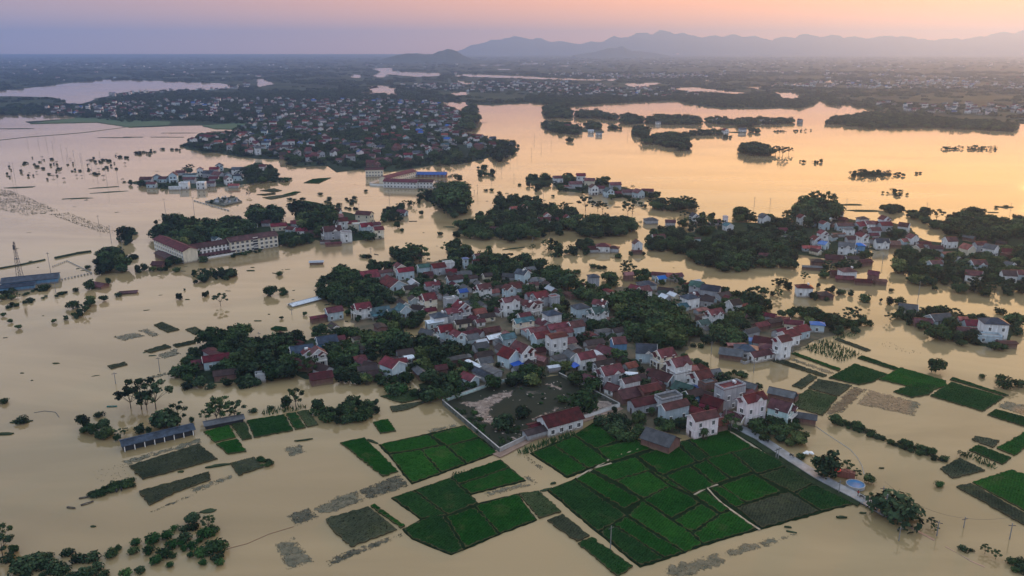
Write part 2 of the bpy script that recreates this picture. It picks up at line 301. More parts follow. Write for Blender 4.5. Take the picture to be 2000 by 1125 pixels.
# ---------------------------------------------------------------- far plain, its pools, hills
shore = gpoly('P 2300,262 1995,241 1900,240 1780,228 1730,220 1690,212 1640,203 1600,196 1575,190 1592,203 1560,210 1480,213 1400,212 1345,203 1310,196 1240,197 1160,201 1105,207 1060,199 1000,203 960,206 925,204 932,215 925,232 903,252 908,263 962,272 1012,281 1006,297 962,306 905,319 850,322 800,330 760,336 700,331 660,336 640,324 575,326 555,312 470,307 420,298 395,300 358,287 365,280 385,268 425,263 465,253 478,246 440,244 330,246 255,249 190,239 60,241 50,238 150,231 130,225 0,214 -260,214')
far = shore + [(-14200, 1700), (-14200, 17000), (14200, 17000), (14200, 1250)]
sheet('far_plain', far, .6, GM['farland'], step=25, amp=3., skirt=1.2)
pools = ['Z2 220,382 330,380 335,396 420,404 600,408 596,424 480,430 310,416 282,434 215,428 262,402', 'Z2 100,416 165,419 150,436 105,434', 'Z2 670,415 820,417 1120,429 1400,440 1580,441 1580,452 1300,447 900,433 690,428',
         'Z2 680,450 800,466 740,472', 'Z2 200,486 260,476 340,490 362,530 290,528 90,524 200,514', 'Z2 655,512 760,516 750,530 680,534', 'Z2 1630,466 1850,461 1720,490 1640,480', 'Z2 1040,355 1150,351 1150,358 1040,362',
         'Z2 1250,366 1320,366 1310,372', 'Z2 590,572 740,572 752,590 700,636 640,618 610,590', 'Z2 460,471 492,471 480,481', 'Z2 740,300 870,300 870,304 740,305', 'Z2 900,309 990,309 985,314 905,314', 'Z2 1380,348 1450,345 1445,351', 'Z2 820,362 960,361 950,366 830,367', 'Z2 915,385 990,386 985,390 920,390',
         'Z3 50,491 170,488 340,508 460,521 430,530 300,516 100,512', 'Z3 440,481 540,481 530,500 470,495', 'Z3 585,508 720,516 780,541 720,558 640,548 640,528', 'Z3 880,446 950,450 950,462 890,460', 'Z3 1190,463 1230,465 1222,475', 'Z3 215,447 245,448 240,453 218,452', 'Z3 690,465 760,467 740,476 700,474',
         'Z1 1430,441 1480,441 1530,470 1440,486', 'P -20,179 60,172 150,161 205,156 300,158 430,163 470,171 430,174 380,178 310,178 240,181 190,192 160,203 130,204 100,190 -20,188', 'Z2 240,478 262,490 200,500 190,488']
poolg = []
for k, s in enumerate(pools):
    g = gpoly(s); poolg.append(g); sheet('flood_pool', g, .72, wm, step=30, amp=4., skirt=0)
for s in ['P 60,242 150,231 330,238 330,245 255,249 190,239', 'P 395,246 480,240 520,246 500,254 420,252']:
    sheet('green_meadow', gpoly(s), .8, mat('meadow_green', (.035, .085, .035), .95), step=12, amp=1.5, skirt=1)
def ridge(name, crest, y0, width, seed):
    """a range of hills: crest given as (photo column, photo row) at distance y0, built as a broad heightfield"""
    rg = np.random.default_rng(seed); xs = []; hs = []
    for u, v in crest:
        k = (562.5 - v) / FPX; rz = y0 * (k * CP - SP) / (CP + k * SP); xs.append(G(u, v, 0)[0] if 0 else (u - 1000) / FPX * (y0 * CP - rz * SP)); hs.append(max(rz + CH, 1))
    X = np.linspace(min(xs), max(xs), 150); Hh = np.interp(X, xs, hs); n = 13; V = []; F = []
    ph = rg.uniform(0, 6, 8)
    rough = sum(np.sin(X * (2 * math.pi / lam) + p) * a for lam, a, p in zip((900, 520, 330, 210, 140, 90), (.03, .03, .025, .02, .015, .012), ph))
    for j in range(n):
        q = j / (n - 1) * 2 - 1; prof = math.cos(q * math.pi / 2) ** 1.3
        for i in range(len(X)):
            sp = .12 * math.sin(X[i] * 2 * math.pi / 460 + q * 3 + ph[6]) * (1 - abs(q)) + .10 * math.sin(X[i] / 70 + 4 * q + ph[7]) * (1 - prof)
            V.append((X[i], y0 + q * width + 60 * math.sin(X[i] / 300 + ph[5]), max(-1, Hh[i] * (prof + sp * .6 + rough[i] * prof) - 2)))
    m = len(X)
    F = [(j * m + i, j * m + i + 1, (j + 1) * m + i + 1, (j + 1) * m + i) for j in range(n - 1) for i in range(m - 1)]
    me = bpy.data.meshes.new(name); me.from_pydata(V, [], F); me.materials.append(GM['hill']); me.update()
    for p in me.polygons: p.use_smooth = True
    tag(link(name, me), kind='structure')
ridge('wooded_hill', [(700, 122), (745, 116), (775, 108), (800, 104), (822, 103), (845, 105), (858, 100), (872, 97.5), (890, 101), (905, 108), (925, 115), (960, 122)], 7300, 380, 3)
ridge('low_hill', [(1120, 108), (1170, 98), (1200, 95), (1215, 90), (1235, 98), (1300, 106)], 11000, 600, 5)
ridge('mountain_range', [(880, 104), (930, 86), (970, 76), (1005, 73), (1060, 76), (1100, 83), (1140, 84), (1180, 78), (1210, 73), (1250, 65), (1290, 63), (1330, 63), (1370, 73), (1400, 70), (1440, 68), (1500, 77), (1560, 70), (1620, 69), (1680, 75), (1720, 71), (1770, 73), (1820, 78), (1900, 75), (1960, 65), (2000, 62), (2060, 64), (2130, 76), (2200, 95)], 16000, 950, 11)

# ---------------------------------------------------------------- islands and banks
LAND = []
def land(s, z=.3, m='grass', step=2.5, amp=.5, name='flooded_bank'):
    g = gpoly(s); LAND.append(g); sheet(name, g, z, GM[m], step=step, amp=amp, zamp=.08, grid=4. if area(g) < 30000 else 12., edge=z + .05); return g
VILL = 'P 735,545 800,518 900,500 950,503 1045,525 1110,560 1150,578 1205,560 1330,560 1405,560 1440,580 1490,602 1498,632 1420,668 1350,668 1340,690 1350,700 1400,722 1480,760 1552,800 1562,822 1535,846 1430,852 1330,850 1240,838 1170,800 1090,733 950,757 880,780 905,735 905,690 880,650 850,610 800,580 740,580'
land(VILL, .3, 'mud', 2.5, .8, 'village_ground')
land('P 700,556 735,560 770,575 800,600 790,640 720,655 690,640 680,600', .25, 'mud', 2.5, .7, 'village_ground')
land('P 1405,672 1440,655 1480,640 1560,622 1640,625 1688,628 1640,652 1590,668 1545,692 1505,706 1450,702 1412,690', .3, 'mud', 2, .5, 'village_ground')
for s in ['B4 180,580 300,430 480,380 640,320 740,240 900,250 1100,240 1400,270 1680,340 1680,460 1540,540 1280,570 850,630 600,600', 'B5 -20,430 150,430 380,420 560,430 700,440 690,500 480,540 200,560 -20,530', 'B5 1000,220 1200,190 1450,210 1550,240 1350,265 1100,255',
          'B5 830,740 900,640 1000,600 1200,560 1480,560 1600,520 1990,520 1990,940 1700,930 1560,900 1350,780 1000,770', 'B6 0,430 300,430 700,440 1060,420 1400,320 1700,380 1990,420 1990,860 1860,960 1700,1000 1400,900 1080,850 1040,950 640,950 0,960',
          'B7 0,450 260,420 540,500 620,620 760,670 960,690 960,520 1100,420 1400,360 1800,430 2100,440 2100,1230 1600,1240 1000,1180 700,1120 400,1060 380,960 420,760 380,760 100,800 0,780', 'B7 300,260 450,270 740,330 800,430 960,460 960,490 800,470 690,410 450,290',
          'C1 350,560 370,440 560,420 880,430 1040,460 1340,520 1520,520 1800,600 1920,640 1900,760 1800,860 1680,930 1430,910 1200,850 1000,820 800,730 600,640', 'B2 160,680 220,520 420,440 900,440 1300,440 1560,430 1900,440 1990,480 1990,680 1650,690 1050,830 600,880 330,880',
          'B3 0,440 300,420 560,300 760,290 1080,360 1200,430 1270,560 1250,610 900,670 600,690 200,640 0,640', 'B1 310,500 400,430 700,410 1000,420 1150,400 1500,430 1900,330 1960,480 1920,840 1600,890 1480,830 1000,860 620,930 380,940 160,800 130,560',
          'P 640,712 690,690 735,712 770,735 800,735 780,748 690,745 655,742', 'P 735,672 760,660 795,668 840,670 890,680 890,720 905,745 880,780 830,770 815,750 840,740 800,700 740,695',
          'C3 130,300 260,280 560,230 900,190 1100,140 1350,160 1600,170 1700,210 1560,260 1860,270 1540,290 1260,330 950,350 620,375 400,350', 'C2 150,235 300,225 500,230 800,230 1000,250 1300,330 1550,390 1700,400 1830,470 1560,470 1250,470 1100,430 850,420 700,400 560,390 500,300 200,310',
          'C7 205,250 300,200 450,200 600,300 540,320 400,300 260,330', 'C7 630,310 720,270 980,280 1190,325 1100,345 900,315 640,318', 'C7 170,405 380,410 570,430 720,480 1000,500 1000,530 740,520 640,535 420,520 240,465', 'C7 485,620 500,600 600,605 590,632',
          'C7 1215,330 1400,320 1520,350 1500,385 1300,395', 'C7 1540,380 1990,370 1990,400 1560,400', 'C8 0,430 200,420 480,440 440,465 0,465', 'C8 520,430 900,450 1160,430 1640,440 1640,455 1450,468 1200,468 1100,500 960,490 900,468 560,458', 'C7 1345,490 1590,500 1540,545 1400,545', 'C7 1480,610 1720,570 1990,600 1980,670 1850,675 1700,648 1550,638',
          'C8 0,640 280,630 310,640 300,700 120,745 0,755', 'C8 310,590 740,580 740,598 560,606 330,614', 'C8 700,585 1060,575 1050,600 900,600', 'C8 975,800 1250,790 1370,815 1300,845 1010,815', 'C8 1395,572 1550,564 1575,578 1400,588', 'P 1610,240 1620,232 1700,222 1990,247 1985,254 1800,247 1700,250 1640,242',
          'P 1658,340 1690,334 1741,338 1742,343 1690,347', 'B8 550,740 700,730 950,740 1200,820 1350,860 1360,900 1220,950 1000,970 700,950', 'Z3 -10,700 20,690 0,680']:
    land(s)

# ---------------------------------------------------------------- paved road, track, school yard
def strip(name, s, w, z, m, skirt=.3, step=3., amp=.05):
    p = [np.array(q) for q in gpoly(s)]; Lf, Rt = [], []
    for i, q in enumerate(p):
        d = (p[min(i + 1, len(p) - 1)] - p[max(i - 1, 0)]); d = d / np.hypot(*d); nn = np.array([-d[1], d[0]]) * w / 2
        Lf.append(tuple(q + nn)); Rt.append(tuple(q - nn))
    return sheet(name, Lf + Rt[::-1], z, GM[m], step=step, amp=amp, skirt=skirt)
strip('road_verge', 'Z9 230,195 290,232 340,275 420,318 520,372 620,440 700,500 850,595 960,650 1060,695 1110,720', 6.5, .42, 'grass', amp=.4)
strip('paved_road', 'Z9 180,160 230,195 290,232 340,268 420,308 520,360 620,425 700,480 850,575 960,635 1060,685 1130,725 1200,765 1250,795', 3.6, .62, 'road')
strip('paved_road', 'A6 940,760 1240,800 1500,890 1700,1000 1850,1090', 3., .45, 'road')
strip('submerged_road_edge', 'Z9 1250,795 1400,872 1500,925', .8, .06, 'track', amp=.25)
strip('submerged_road_edge', 'Z9 1560,960 1700,1040 1780,1075', .5, .05, 'track', amp=.2)
strip('dirt_track', 'Z8 905,455 990,412 1090,362 1215,318 1400,248 1600,186', 4.2, .35, 'track', amp=.25)
strip('dirt_track', 'A8 1200,900 1400,790 1600,690 1800,610 2000,560', 3.0, .22, 'mud', amp=.3)
for q_ in ('P 1381,954 1410,985 1440,1006 1484,1036', 'Z9 345,312 420,360 520,425 620,478 690,518 830,600 950,668 1060,728', 'P 1356,968 1380,954 1402,948', 'P 1150,922 1200,893 1256,876', 'P 1126,935 1148,921 1194,906'):
    strip('field_path', q_, .55, .34, 'path', amp=.12)
YARD = gpoly('Z8 610,165 930,440 1090,360 1215,305 1600,185 1260,10 870,75')
sheet('school_yard', YARD, .40, GM['yard'], step=3, amp=.1, zamp=.05, grid=2.)

YSILT = []
# ---------------------------------------------------------------- rice fields
def ricemat(name, c, c2):
    m = mat(name, c, .9, .3, .055, col2=c2, rnd=.22, bump=1., bscale=2.6, detail=10, spec=.0, contrast=(.30, .66)); t = m.node_tree; b = t.nodes['Principled BSDF']; src = b.inputs['Base Color'].links[0].from_socket
    tc = t.nodes.new('ShaderNodeTexCoord'); oi = t.nodes.new('ShaderNodeObjectInfo'); mp = t.nodes.new('ShaderNodeMapping'); cz = t.nodes.new('ShaderNodeCombineXYZ')
    mm = t.nodes.new('ShaderNodeMath'); mm.operation = 'MULTIPLY_ADD'; mm.inputs[1].default_value = .25; mm.inputs[2].default_value = .42; t.links.new(oi.outputs['Random'], mm.inputs[0]); t.links.new(mm.outputs[0], cz.inputs[2]); t.links.new(cz.outputs[0], mp.inputs['Rotation']); t.links.new(tc.outputs['Object'], mp.inputs[0])
    wv = t.nodes.new('ShaderNodeTexWave'); wv.inputs['Scale'].default_value = .42; wv.inputs['Distortion'].default_value = 2.2; wv.inputs['Detail'].default_value = 3; wv.inputs['Detail Scale'].default_value = 1.6; t.links.new(mp.outputs[0], wv.inputs['Vector'])
    nf = t.nodes.new('ShaderNodeTexNoise'); nf.inputs['Scale'].default_value = 1.3; nf.inputs['Detail'].default_value = 6; t.links.new(tc.outputs['Object'], nf.inputs['Vector'])
    ad = t.nodes.new('ShaderNodeMath'); ad.operation = 'MULTIPLY_ADD'; ad.inputs[1].default_value = .30; t.links.new(wv.outputs['Fac'], ad.inputs[0]); t.links.new(nf.outputs['Fac'], ad.inputs[2])
    mr = t.nodes.new('ShaderNodeMapRange'); mr.inputs['From Min'].default_value = .35; mr.inputs['From Max'].default_value = .95; mr.inputs['To Min'].default_value = .62; mr.inputs['To Max'].default_value = 1.3; t.links.new(ad.outputs[0], mr.inputs[0])
    hs = t.nodes.new('ShaderNodeHueSaturation'); t.links.new(mr.outputs[0], hs.inputs['Value']); t.links.new(src, hs.inputs['Color'])
    # flattened, yellowing patches and silted margins
    def blend(base, fac, col):
        mx = t.nodes.new('ShaderNodeMix'); mx.data_type = 'RGBA'; t.links.new(fac, mx.inputs[0]); t.links.new(base, mx.inputs[6]); mx.inputs[7].default_value = (*col, 1); return mx.outputs[2]
    def rng_(v, a, b_, c_, d):
        q = t.nodes.new('ShaderNodeMapRange'); t.links.new(v, q.inputs[0])
        for nm, vv in zip(('From Min', 'From Max', 'To Min', 'To Max'), (a, b_, c_, d)): q.inputs[nm].default_value = vv
        return q.outputs[0]
    np_ = t.nodes.new('ShaderNodeTexNoise'); np_.inputs['Scale'].default_value = .11; np_.inputs['Detail'].default_value = 7; np_.inputs['Distortion'].default_value = .6; t.links.new(tc.outputs['Object'], np_.inputs['Vector'])
    o1 = blend(hs.outputs[0], rng_(np_.outputs['Fac'], .60, .72, 0, .55), (.060, .066, .028))
    at = t.nodes.new('ShaderNodeAttribute'); at.attribute_name = 'inner'
    sm = t.nodes.new('ShaderNodeMath'); sm.operation = 'MULTIPLY_ADD'; sm.inputs[1].default_value = 1.1; t.links.new(nf.outputs['Fac'], sm.inputs[0]); t.links.new(at.outputs['Fac'], sm.inputs[2])
    o2 = blend(o1, rng_(sm.outputs[0], .55, .95, .75, 0), (.085, .070, .040)); t.links.new(o2, b.inputs['Base Color'])
    return m
FM = dict(g=ricemat('young_rice', (.016, .070, .011), (.008, .040, .009)), d=ricemat('rice_dark', (.014, .046, .012), (.008, .028, .010)), p=ricemat('rice_silted', (.055, .070, .034), (.014, .036, .013)), q=ricemat('rice_drowned', (.058, .064, .040), (.018, .028, .017)))
TUFT = {}
def tuftmat(name, c, rnd=.3):
    return mat(name, c, .95, .35, .5, rnd=rnd, spec=.0)
TM = dict(g=tuftmat('rice_leaf', (.012, .070, .010)), d=tuftmat('rice_leaf_dark', (.010, .044, .011)), p=tuftmat('rice_leaf_silted', (.030, .056, .022)), q=tuftmat('rice_leaf_drowned', (.040, .050, .032)), s=tuftmat('drowned_stubble', (.115, .112, .080)), t=tuftmat('drowned_stubble_dark', (.055, .062, .045)), c=tuftmat('corn_leaf', (.04, .085, .03)))
BLOCKS = ['Z8 255,395 735,287 925,440 440,615 315,458', 'Z8 325,692 660,578 935,478 1078,596 770,674 812,722 1030,668 1140,815 930,897 738,978 660,1010 440,922 388,866 490,812',
          'P 1035,886 1121,850 1161,825 1240,858 1300,872 1321,866 1419,838 1541,911 1592,944 1668,985 1604,1002 1487,1035 1478,1036 1375,1066 1299,1094 1250,1109 1168,1042 1068,958 1122,936 1148,919 1108,934']
for s in BLOCKS: sheet('field_bund', gpoly(s), .22, GM['bund'], step=1.2, amp=.12, grid=None, skirt=.4)
def tufts(name, g, m, dens, h, w, z0=0., clump=0., parent=None, mask=None):
    """blades of crop standing over a patch: thin leaning triangles"""
    A = np.array(g); lo, hi = A.min(0), A.max(0); n = int(min(40000, (hi[0] - lo[0]) * (hi[1] - lo[1]) * dens))
    P = rng.uniform(lo, hi, (n, 2)); P = P[inside_np(P, g)]
    if clump:
        f = np.sin(P[:, 0] * .9 + 1.9 * np.sin(P[:, 1] * .63)) + np.sin(P[:, 1] * 1.1 + 2.1 * np.sin(P[:, 0] * .47)) + np.sin(P[:, 0] * .13 - P[:, 1] * .09) + rng.normal(0, 1.1, len(P)); P = P[f > -2.2 + clump * 2.4]
    n = len(P)
    if not n: return None
    a = rng.uniform(0, math.pi, n); hh = h * rng.uniform(.6, 1.25, n); ww = w * rng.uniform(.6, 1.3, n); ln = rng.normal(0, .3, (n, 2)) * h
    dx, dy = np.cos(a) * ww / 2, np.sin(a) * ww / 2
    V = np.empty((n, 3, 3)); V[:, 0] = np.c_[P[:, 0] - dx, P[:, 1] - dy, np.full(n, z0)]; V[:, 1] = np.c_[P[:, 0] + dx, P[:, 1] + dy, np.full(n, z0)]; V[:, 2] = np.c_[P + ln, z0 + hh]
    me = bpy.data.meshes.new(name); me.vertices.add(3 * n); me.vertices.foreach_set('co', V.ravel()); me.loops.add(3 * n); me.loops.foreach_set('vertex_index', np.arange(3 * n))
    me.polygons.add(n); me.polygons.foreach_set('loop_start', np.arange(0, 3 * n, 3)); me.polygons.foreach_set('loop_total', np.full(n, 3)); me.materials.append(m); me.update()
    o = link(name, me, parent); o['kind'] = 'stuff'; return o
def inset(poly, d):
    c = np.mean(poly, 0); out = []
    n = len(poly); sgn = 1 if sum(poly[i][0] * poly[(i + 1) % n][1] - poly[(i + 1) % n][0] * poly[i][1] for i in range(n)) > 0 else -1
    for i in range(n):
        a, b, c_ = np.array(poly[i - 1]), np.array(poly[i]), np.array(poly[(i + 1) % n])
        n1 = np.array([-(b - a)[1], (b - a)[0]]) * sgn; n2 = np.array([-(c_ - b)[1], (c_ - b)[0]]) * sgn
        n1 = n1 / max(np.hypot(*n1), 1e-6); n2 = n2 / max(np.hypot(*n2), 1e-6); m_ = n1 + n2; m_ = m_ / max(np.hypot(*m_), .3); k = d / max(.4, float(m_ @ n1)); out.append(tuple(b + m_ * k))
    return out
FIELDS = '''g Z8 35,385 180,355 370,545 280,575
g Z8 258,395 530,342 600,400 315,450
g Z8 545,345 735,290 815,355 640,405
g Z8 315,455 490,425 605,555 440,612
g Z8 495,425 625,400 740,505 605,553
g Z8 640,405 820,362 920,440 745,503
g Z8 220,270 310,250 358,320 262,335
g Z8 660,570 935,480 990,525 700,620
g Z8 705,622 992,527 1075,595 770,672
d Z8 455,650 660,580 810,720 640,790
d Z8 328,693 450,652 640,792 490,808
g Z8 630,800 795,748 925,895 738,975
g Z8 795,740 1030,672 1138,815 930,895
p Z8 1030,668 1150,652 1280,770 1150,810
d Z8 390,865 560,790 615,790 735,985 660,1008 440,920
q Z8 -45,810 200,740 365,870 100,970 0,880
g Z8 205,738 235,725 410,850 378,865
g P 1037,886 1081,871 1147,917 1108,932
g P 1081,870 1121,853 1191,904 1148,916
g P 1121,851 1161,826 1206,862 1164,878
g P 1166,878 1238,859 1276,876 1191,904
g P 1156,918 1241,894 1270,920 1200,941
g P 1246,892 1298,874 1320,868 1360,904 1294,930
d P 1324,866 1342,861 1388,896 1362,904
g P 1345,860 1419,840 1471,875 1390,896
g P 1379,899 1426,885 1471,923 1428,936
d P 1428,885 1475,875 1540,911 1478,927
g P 1352,911 1379,901 1425,937 1396,948
g P 1300,931 1349,913 1396,950 1353,967
g P 1408,950 1471,927 1526,962 1457,983
g P 1387,955 1407,950 1457,985 1436,993
p P 1480,929 1541,913 1590,944 1552,965
d P 1552,966 1591,946 1667,985 1604,1000
q P 1438,993 1538,962 1601,1000 1487,1033
g P 1124,937 1151,922 1252,978 1219,995
d P 1070,958 1122,938 1224,1009 1168,1041
g P 1202,941 1266,922 1308,951 1256,976
g P 1257,978 1308,951 1368,983 1312,1014
g P 1272,920 1296,932 1350,967 1310,950
g P 1356,969 1377,960 1426,997 1407,1004
g P 1316,1018 1370,986 1405,1006 1352,1042
g P 1354,1044 1407,1007 1426,999 1478,1034 1375,1064
d P 1170,1041 1196,1027 1297,1092 1250,1107
g P 1198,1026 1224,1011 1336,1081 1298,1091
g P 1226,1008 1256,980 1352,1046 1371,1065 1338,1080
q P 1067,1018 1098,1004 1154,1048 1126,1060
d P 1126,1062 1156,1050 1238,1107 1206,1130
g Z7 1130,325 1280,285 1320,355 1200,385
g Z7 1200,390 1325,362 1380,435 1270,450
p Z7 1285,283 1370,265 1410,360 1350,372
d Z7 1372,262 1590,225 1640,316 1415,358
d Z7 1592,224 1650,214 1710,300 1642,314
p Z7 1652,213 1720,203 1780,285 1712,299
q Z7 715,515 1110,390 1220,475 795,592
q Z7 1280,500 1415,462 1475,520 1330,570
q Z7 770,655 1170,545 1180,590 990,660 830,738
q Z4 855,770 905,752 1005,795 930,812
q Z4 1030,795 1090,778 1140,808 1085,823
q Z4 800,915 925,877 960,893 840,925
q Z4 960,880 1090,853 1095,870 985,895
g Z6 695,930 720,922 980,1015 965,1028
q Z6 590,970 630,955 905,1050 880,1060
q Z6 940,850 960,840 1150,910 1120,918
d P 1673,700 1683,695 1759,721 1750,725
d P 1617,739 1669,711 1734,732 1706,747 1678,753
g P 1715,742 1758,718 1849,745 1850,755 1815,765 1785,758
d P 1743,766 1790,747 1832,754 1815,772 1780,778
d P 1815,774 1857,747 1963,777 1920,805
d P 1853,742 1860,737 1972,773 1963,775
q P 1577,759 1598,741 1666,754 1636,776
p P 1545,783 1577,761 1636,777 1608,813 1552,797
q P 1545,754 1580,731 1597,738 1566,761
d P 1926,811 1944,800 2013,818 2013,838
g P 1944,876 1991,850 2013,836 2013,870 1981,892
q P 1897,860 1902,852 1954,862 1940,876
d P 1890,880 1909,869 1977,895 1958,909
q P 1834,916 1874,895 1926,920 1860,936
g P 1897,943 1975,918 2013,932 2013,1006
q P 1865,951 1895,944 2013,1010 2013,1035
p A4 940,1030 1420,930 1540,1050 1230,1125
q P 760,795 838,783 800,800 765,806
q Z4 595,998 700,975 715,990 620,1017
d C4 1385,900 1490,855 1700,840 1560,905
q C4 900,985 1060,960 1150,985 1060,1005
d C4 1160,1030 1290,995 1360,1000 1290,1025 1200,1040
q C4 860,1030 1070,1010 1080,1025 960,1040
q P 512,386 560,380 580,380 530,390
d B3 160,165 250,150 420,180 300,195
d B1 1170,265 1240,235 1380,250 1390,290 1230,300'''
CORNER = ['d']
for i, ln in enumerate(FIELDS.split('\n')):
    k, s = ln.split(' ', 1); g = gpoly(s)
    g = inset(g, .2)
    far_ = np.mean([p[1] for p in g]) > 420
    sheet('rice_field', g, .40, FM[k], step=.8 if not far_ else 2, amp=.16, zamp=.09, grid=1.1 if not far_ else 3, skirt=.42)
    if not far_:
        tufts('rice_crop', inset(g, .1), TM[k], 5 if k in 'gd' else 3, .14 if k in 'gd' else .2, .35, .42)
SPARSE = '''s Z7 675,485 830,440 845,462 715,510
s Z7 850,440 1110,355 1130,385 860,455
s Z7 1578,410 1670,388 1710,435 1615,465
s Z7 1055,640 1290,560 1295,580 1090,665
t Z7 830,770 1060,672 1080,675 860,768
t Z7 1600,790 1720,742 1780,800 1650,848
s Z7 1750,740 1990,645 2000,720 1790,790
t Z8 140,650 370,555 425,625 200,700
s Z8 0,690 130,650 190,700 0,770
s Z7 1530,945 1640,905 1755,1045 1600,1095
t Z7 1815,1045 2000,965 2000,1000 1840,1075
t Z8 -10,1020 380,885 392,905 -10,1070
s Z9 315,990 600,905 635,940 360,1025
s Z9 -5,1080 290,995 340,1050 130,1130 0,1130
s Z9 620,925 720,880 760,890 640,935
s Z4 770,800 825,787 900,825 850,833
s Z4 630,832 750,808 815,828 690,858
s Z4 875,935 980,895 1010,930 910,958
s Z4 760,1075 930,1030 950,1045 790,1080
t P 1610,806 1666,754 1695,761 1645,806 1615,813
s P 1671,789 1696,761 1799,787 1785,813
s P 1944,794 1961,783 2010,792 2010,815
s Z8 520,310 690,275 710,290 540,330
s Z8 840,660 1090,600 1110,620 860,685
s Z8 1060,570 1080,560 1145,600 1130,620
t Z8 1060,460 1080,452 1180,525 1160,535
s D1 630,985 880,900 960,930 700,1000
t Z4 270,150 380,140 650,240 640,260 560,250 440,210
t Z4 -60,40 30,30 130,45 250,95 330,130 150,160 0,125 -60,110
t Z4 0,10 60,15 110,40 30,50 -40,30
s P 1700,670 1735,668 1800,690 1760,690
s Z6 660,950 690,945 950,1035 920,1045
s Z7 510,545 720,490 760,560 560,610'''
def drownmat(name, c, c2):
    """half sunk crop: a broken film, ragged towards its edges, with the water showing through the holes"""
    m = mat(name, c, .6, .3, .5, col2=c2, detail=10, spec=.2, contrast=(.36, .64), bump=.5, bscale=3); t = m.node_tree; b = t.nodes['Principled BSDF']
    tc = t.nodes.new('ShaderNodeTexCoord'); nz = t.nodes.new('ShaderNodeTexNoise'); nz.inputs['Scale'].default_value = .9; nz.inputs['Detail'].default_value = 8; nz.inputs['Roughness'].default_value = .7; t.links.new(tc.outputs['Object'], nz.inputs['Vector'])
    at = t.nodes.new('ShaderNodeAttribute'); at.attribute_name = 'inner'; sm = t.nodes.new('ShaderNodeMath'); sm.operation = 'MULTIPLY_ADD'; sm.inputs[1].default_value = .34; t.links.new(at.outputs['Fac'], sm.inputs[0]); t.links.new(nz.outputs['Fac'], sm.inputs[2])
    mr = t.nodes.new('ShaderNodeMapRange'); mr.inputs['From Min'].default_value = .58; mr.inputs['From Max'].default_value = .84; mr.inputs['To Max'].default_value = .92; t.links.new(sm.outputs[0], mr.inputs[0]); t.links.new(mr.outputs[0], b.inputs['Alpha'])
    return m
DRY = drownmat('pale_yard_silt', (.34, .27, .235), (.16, .115, .09))
DR = dict(s=drownmat('drowned_plot', (.165, .150, .100), (.080, .085, .058)), t=drownmat('drowned_plot_dark', (.10, .098, .068), (.032, .040, .027)))
for i_, ln in enumerate(SPARSE.split('\n')):
    k, s = ln.split(' ', 1); g = gpoly(s)
    if not (s.startswith('Z7 510') or s.startswith('P 1700') or s.startswith('Z4 -60') or s.startswith('Z4 0,10') or s.startswith('Z4 270')): sheet('drowned_plot', g, .02 + .004 * i_, DR[k], step=1., amp=.35, skirt=0, grid=1.6)
    d = 6. if k == 't' else 3.2
    if s.startswith('Z7 510') or s.startswith('P 1700'): d = .7
    if s.startswith(('Z4 270', 'Z4 -60', 'Z4 0,10')): d = 2.2
    if s.startswith('Z4'): tufts('drowned_rice', g, TM[k], d * .4, .4, .6, -.02, .45)
    else: tufts('drowned_rice', g, TM[k], d, .24, .30, -.02, .35)
for s, d, h in [('Z6 765,900 880,850 1090,930 980,975', 1.6, 1.3), ('Z6 780,905 960,960 1080,1010 980,1010', .0, 1), ('P 1874,890 1891,883 1949,909 1942,917', 2., 1.3), ('Z8 1035,440 1050,425 1345,322 1350,350 1060,450', 3.2, 1.5), ('Z8 650,575 680,540 780,535 830,560 700,600', 2.5, .9), ('Z7 1450,215 1690,175 1712,195 1480,232', 1.2, 1.6), ('Z6 930,830 1090,790 1060,830 940,850', 1., 1.)]:
    if d: tufts('tall_crop', gpoly(s), TM['c'], d, h, .5, .0)

for i_, s in enumerate(['Z8 690,165 830,150 900,110 1010,95 1000,130 905,175 870,215 960,300 985,350 940,345 870,290 800,260 790,200', 'Z8 1310,190 1420,150 1530,150 1590,180 1500,212 1395,245 1330,195', 'Z8 1170,60 1220,55 1300,90 1280,105', 'Z8 1030,75 1060,70 1060,82 1035,84', 'Z8 1105,255 1190,215 1260,190 1270,200 1120,268', 'Z8 960,380 1060,330 1050,350 985,395']):
    sheet('yard_silt', gpoly(s), .47 + .005 * i_, DRY, step=1., amp=.4, skirt=0, grid=1.6)

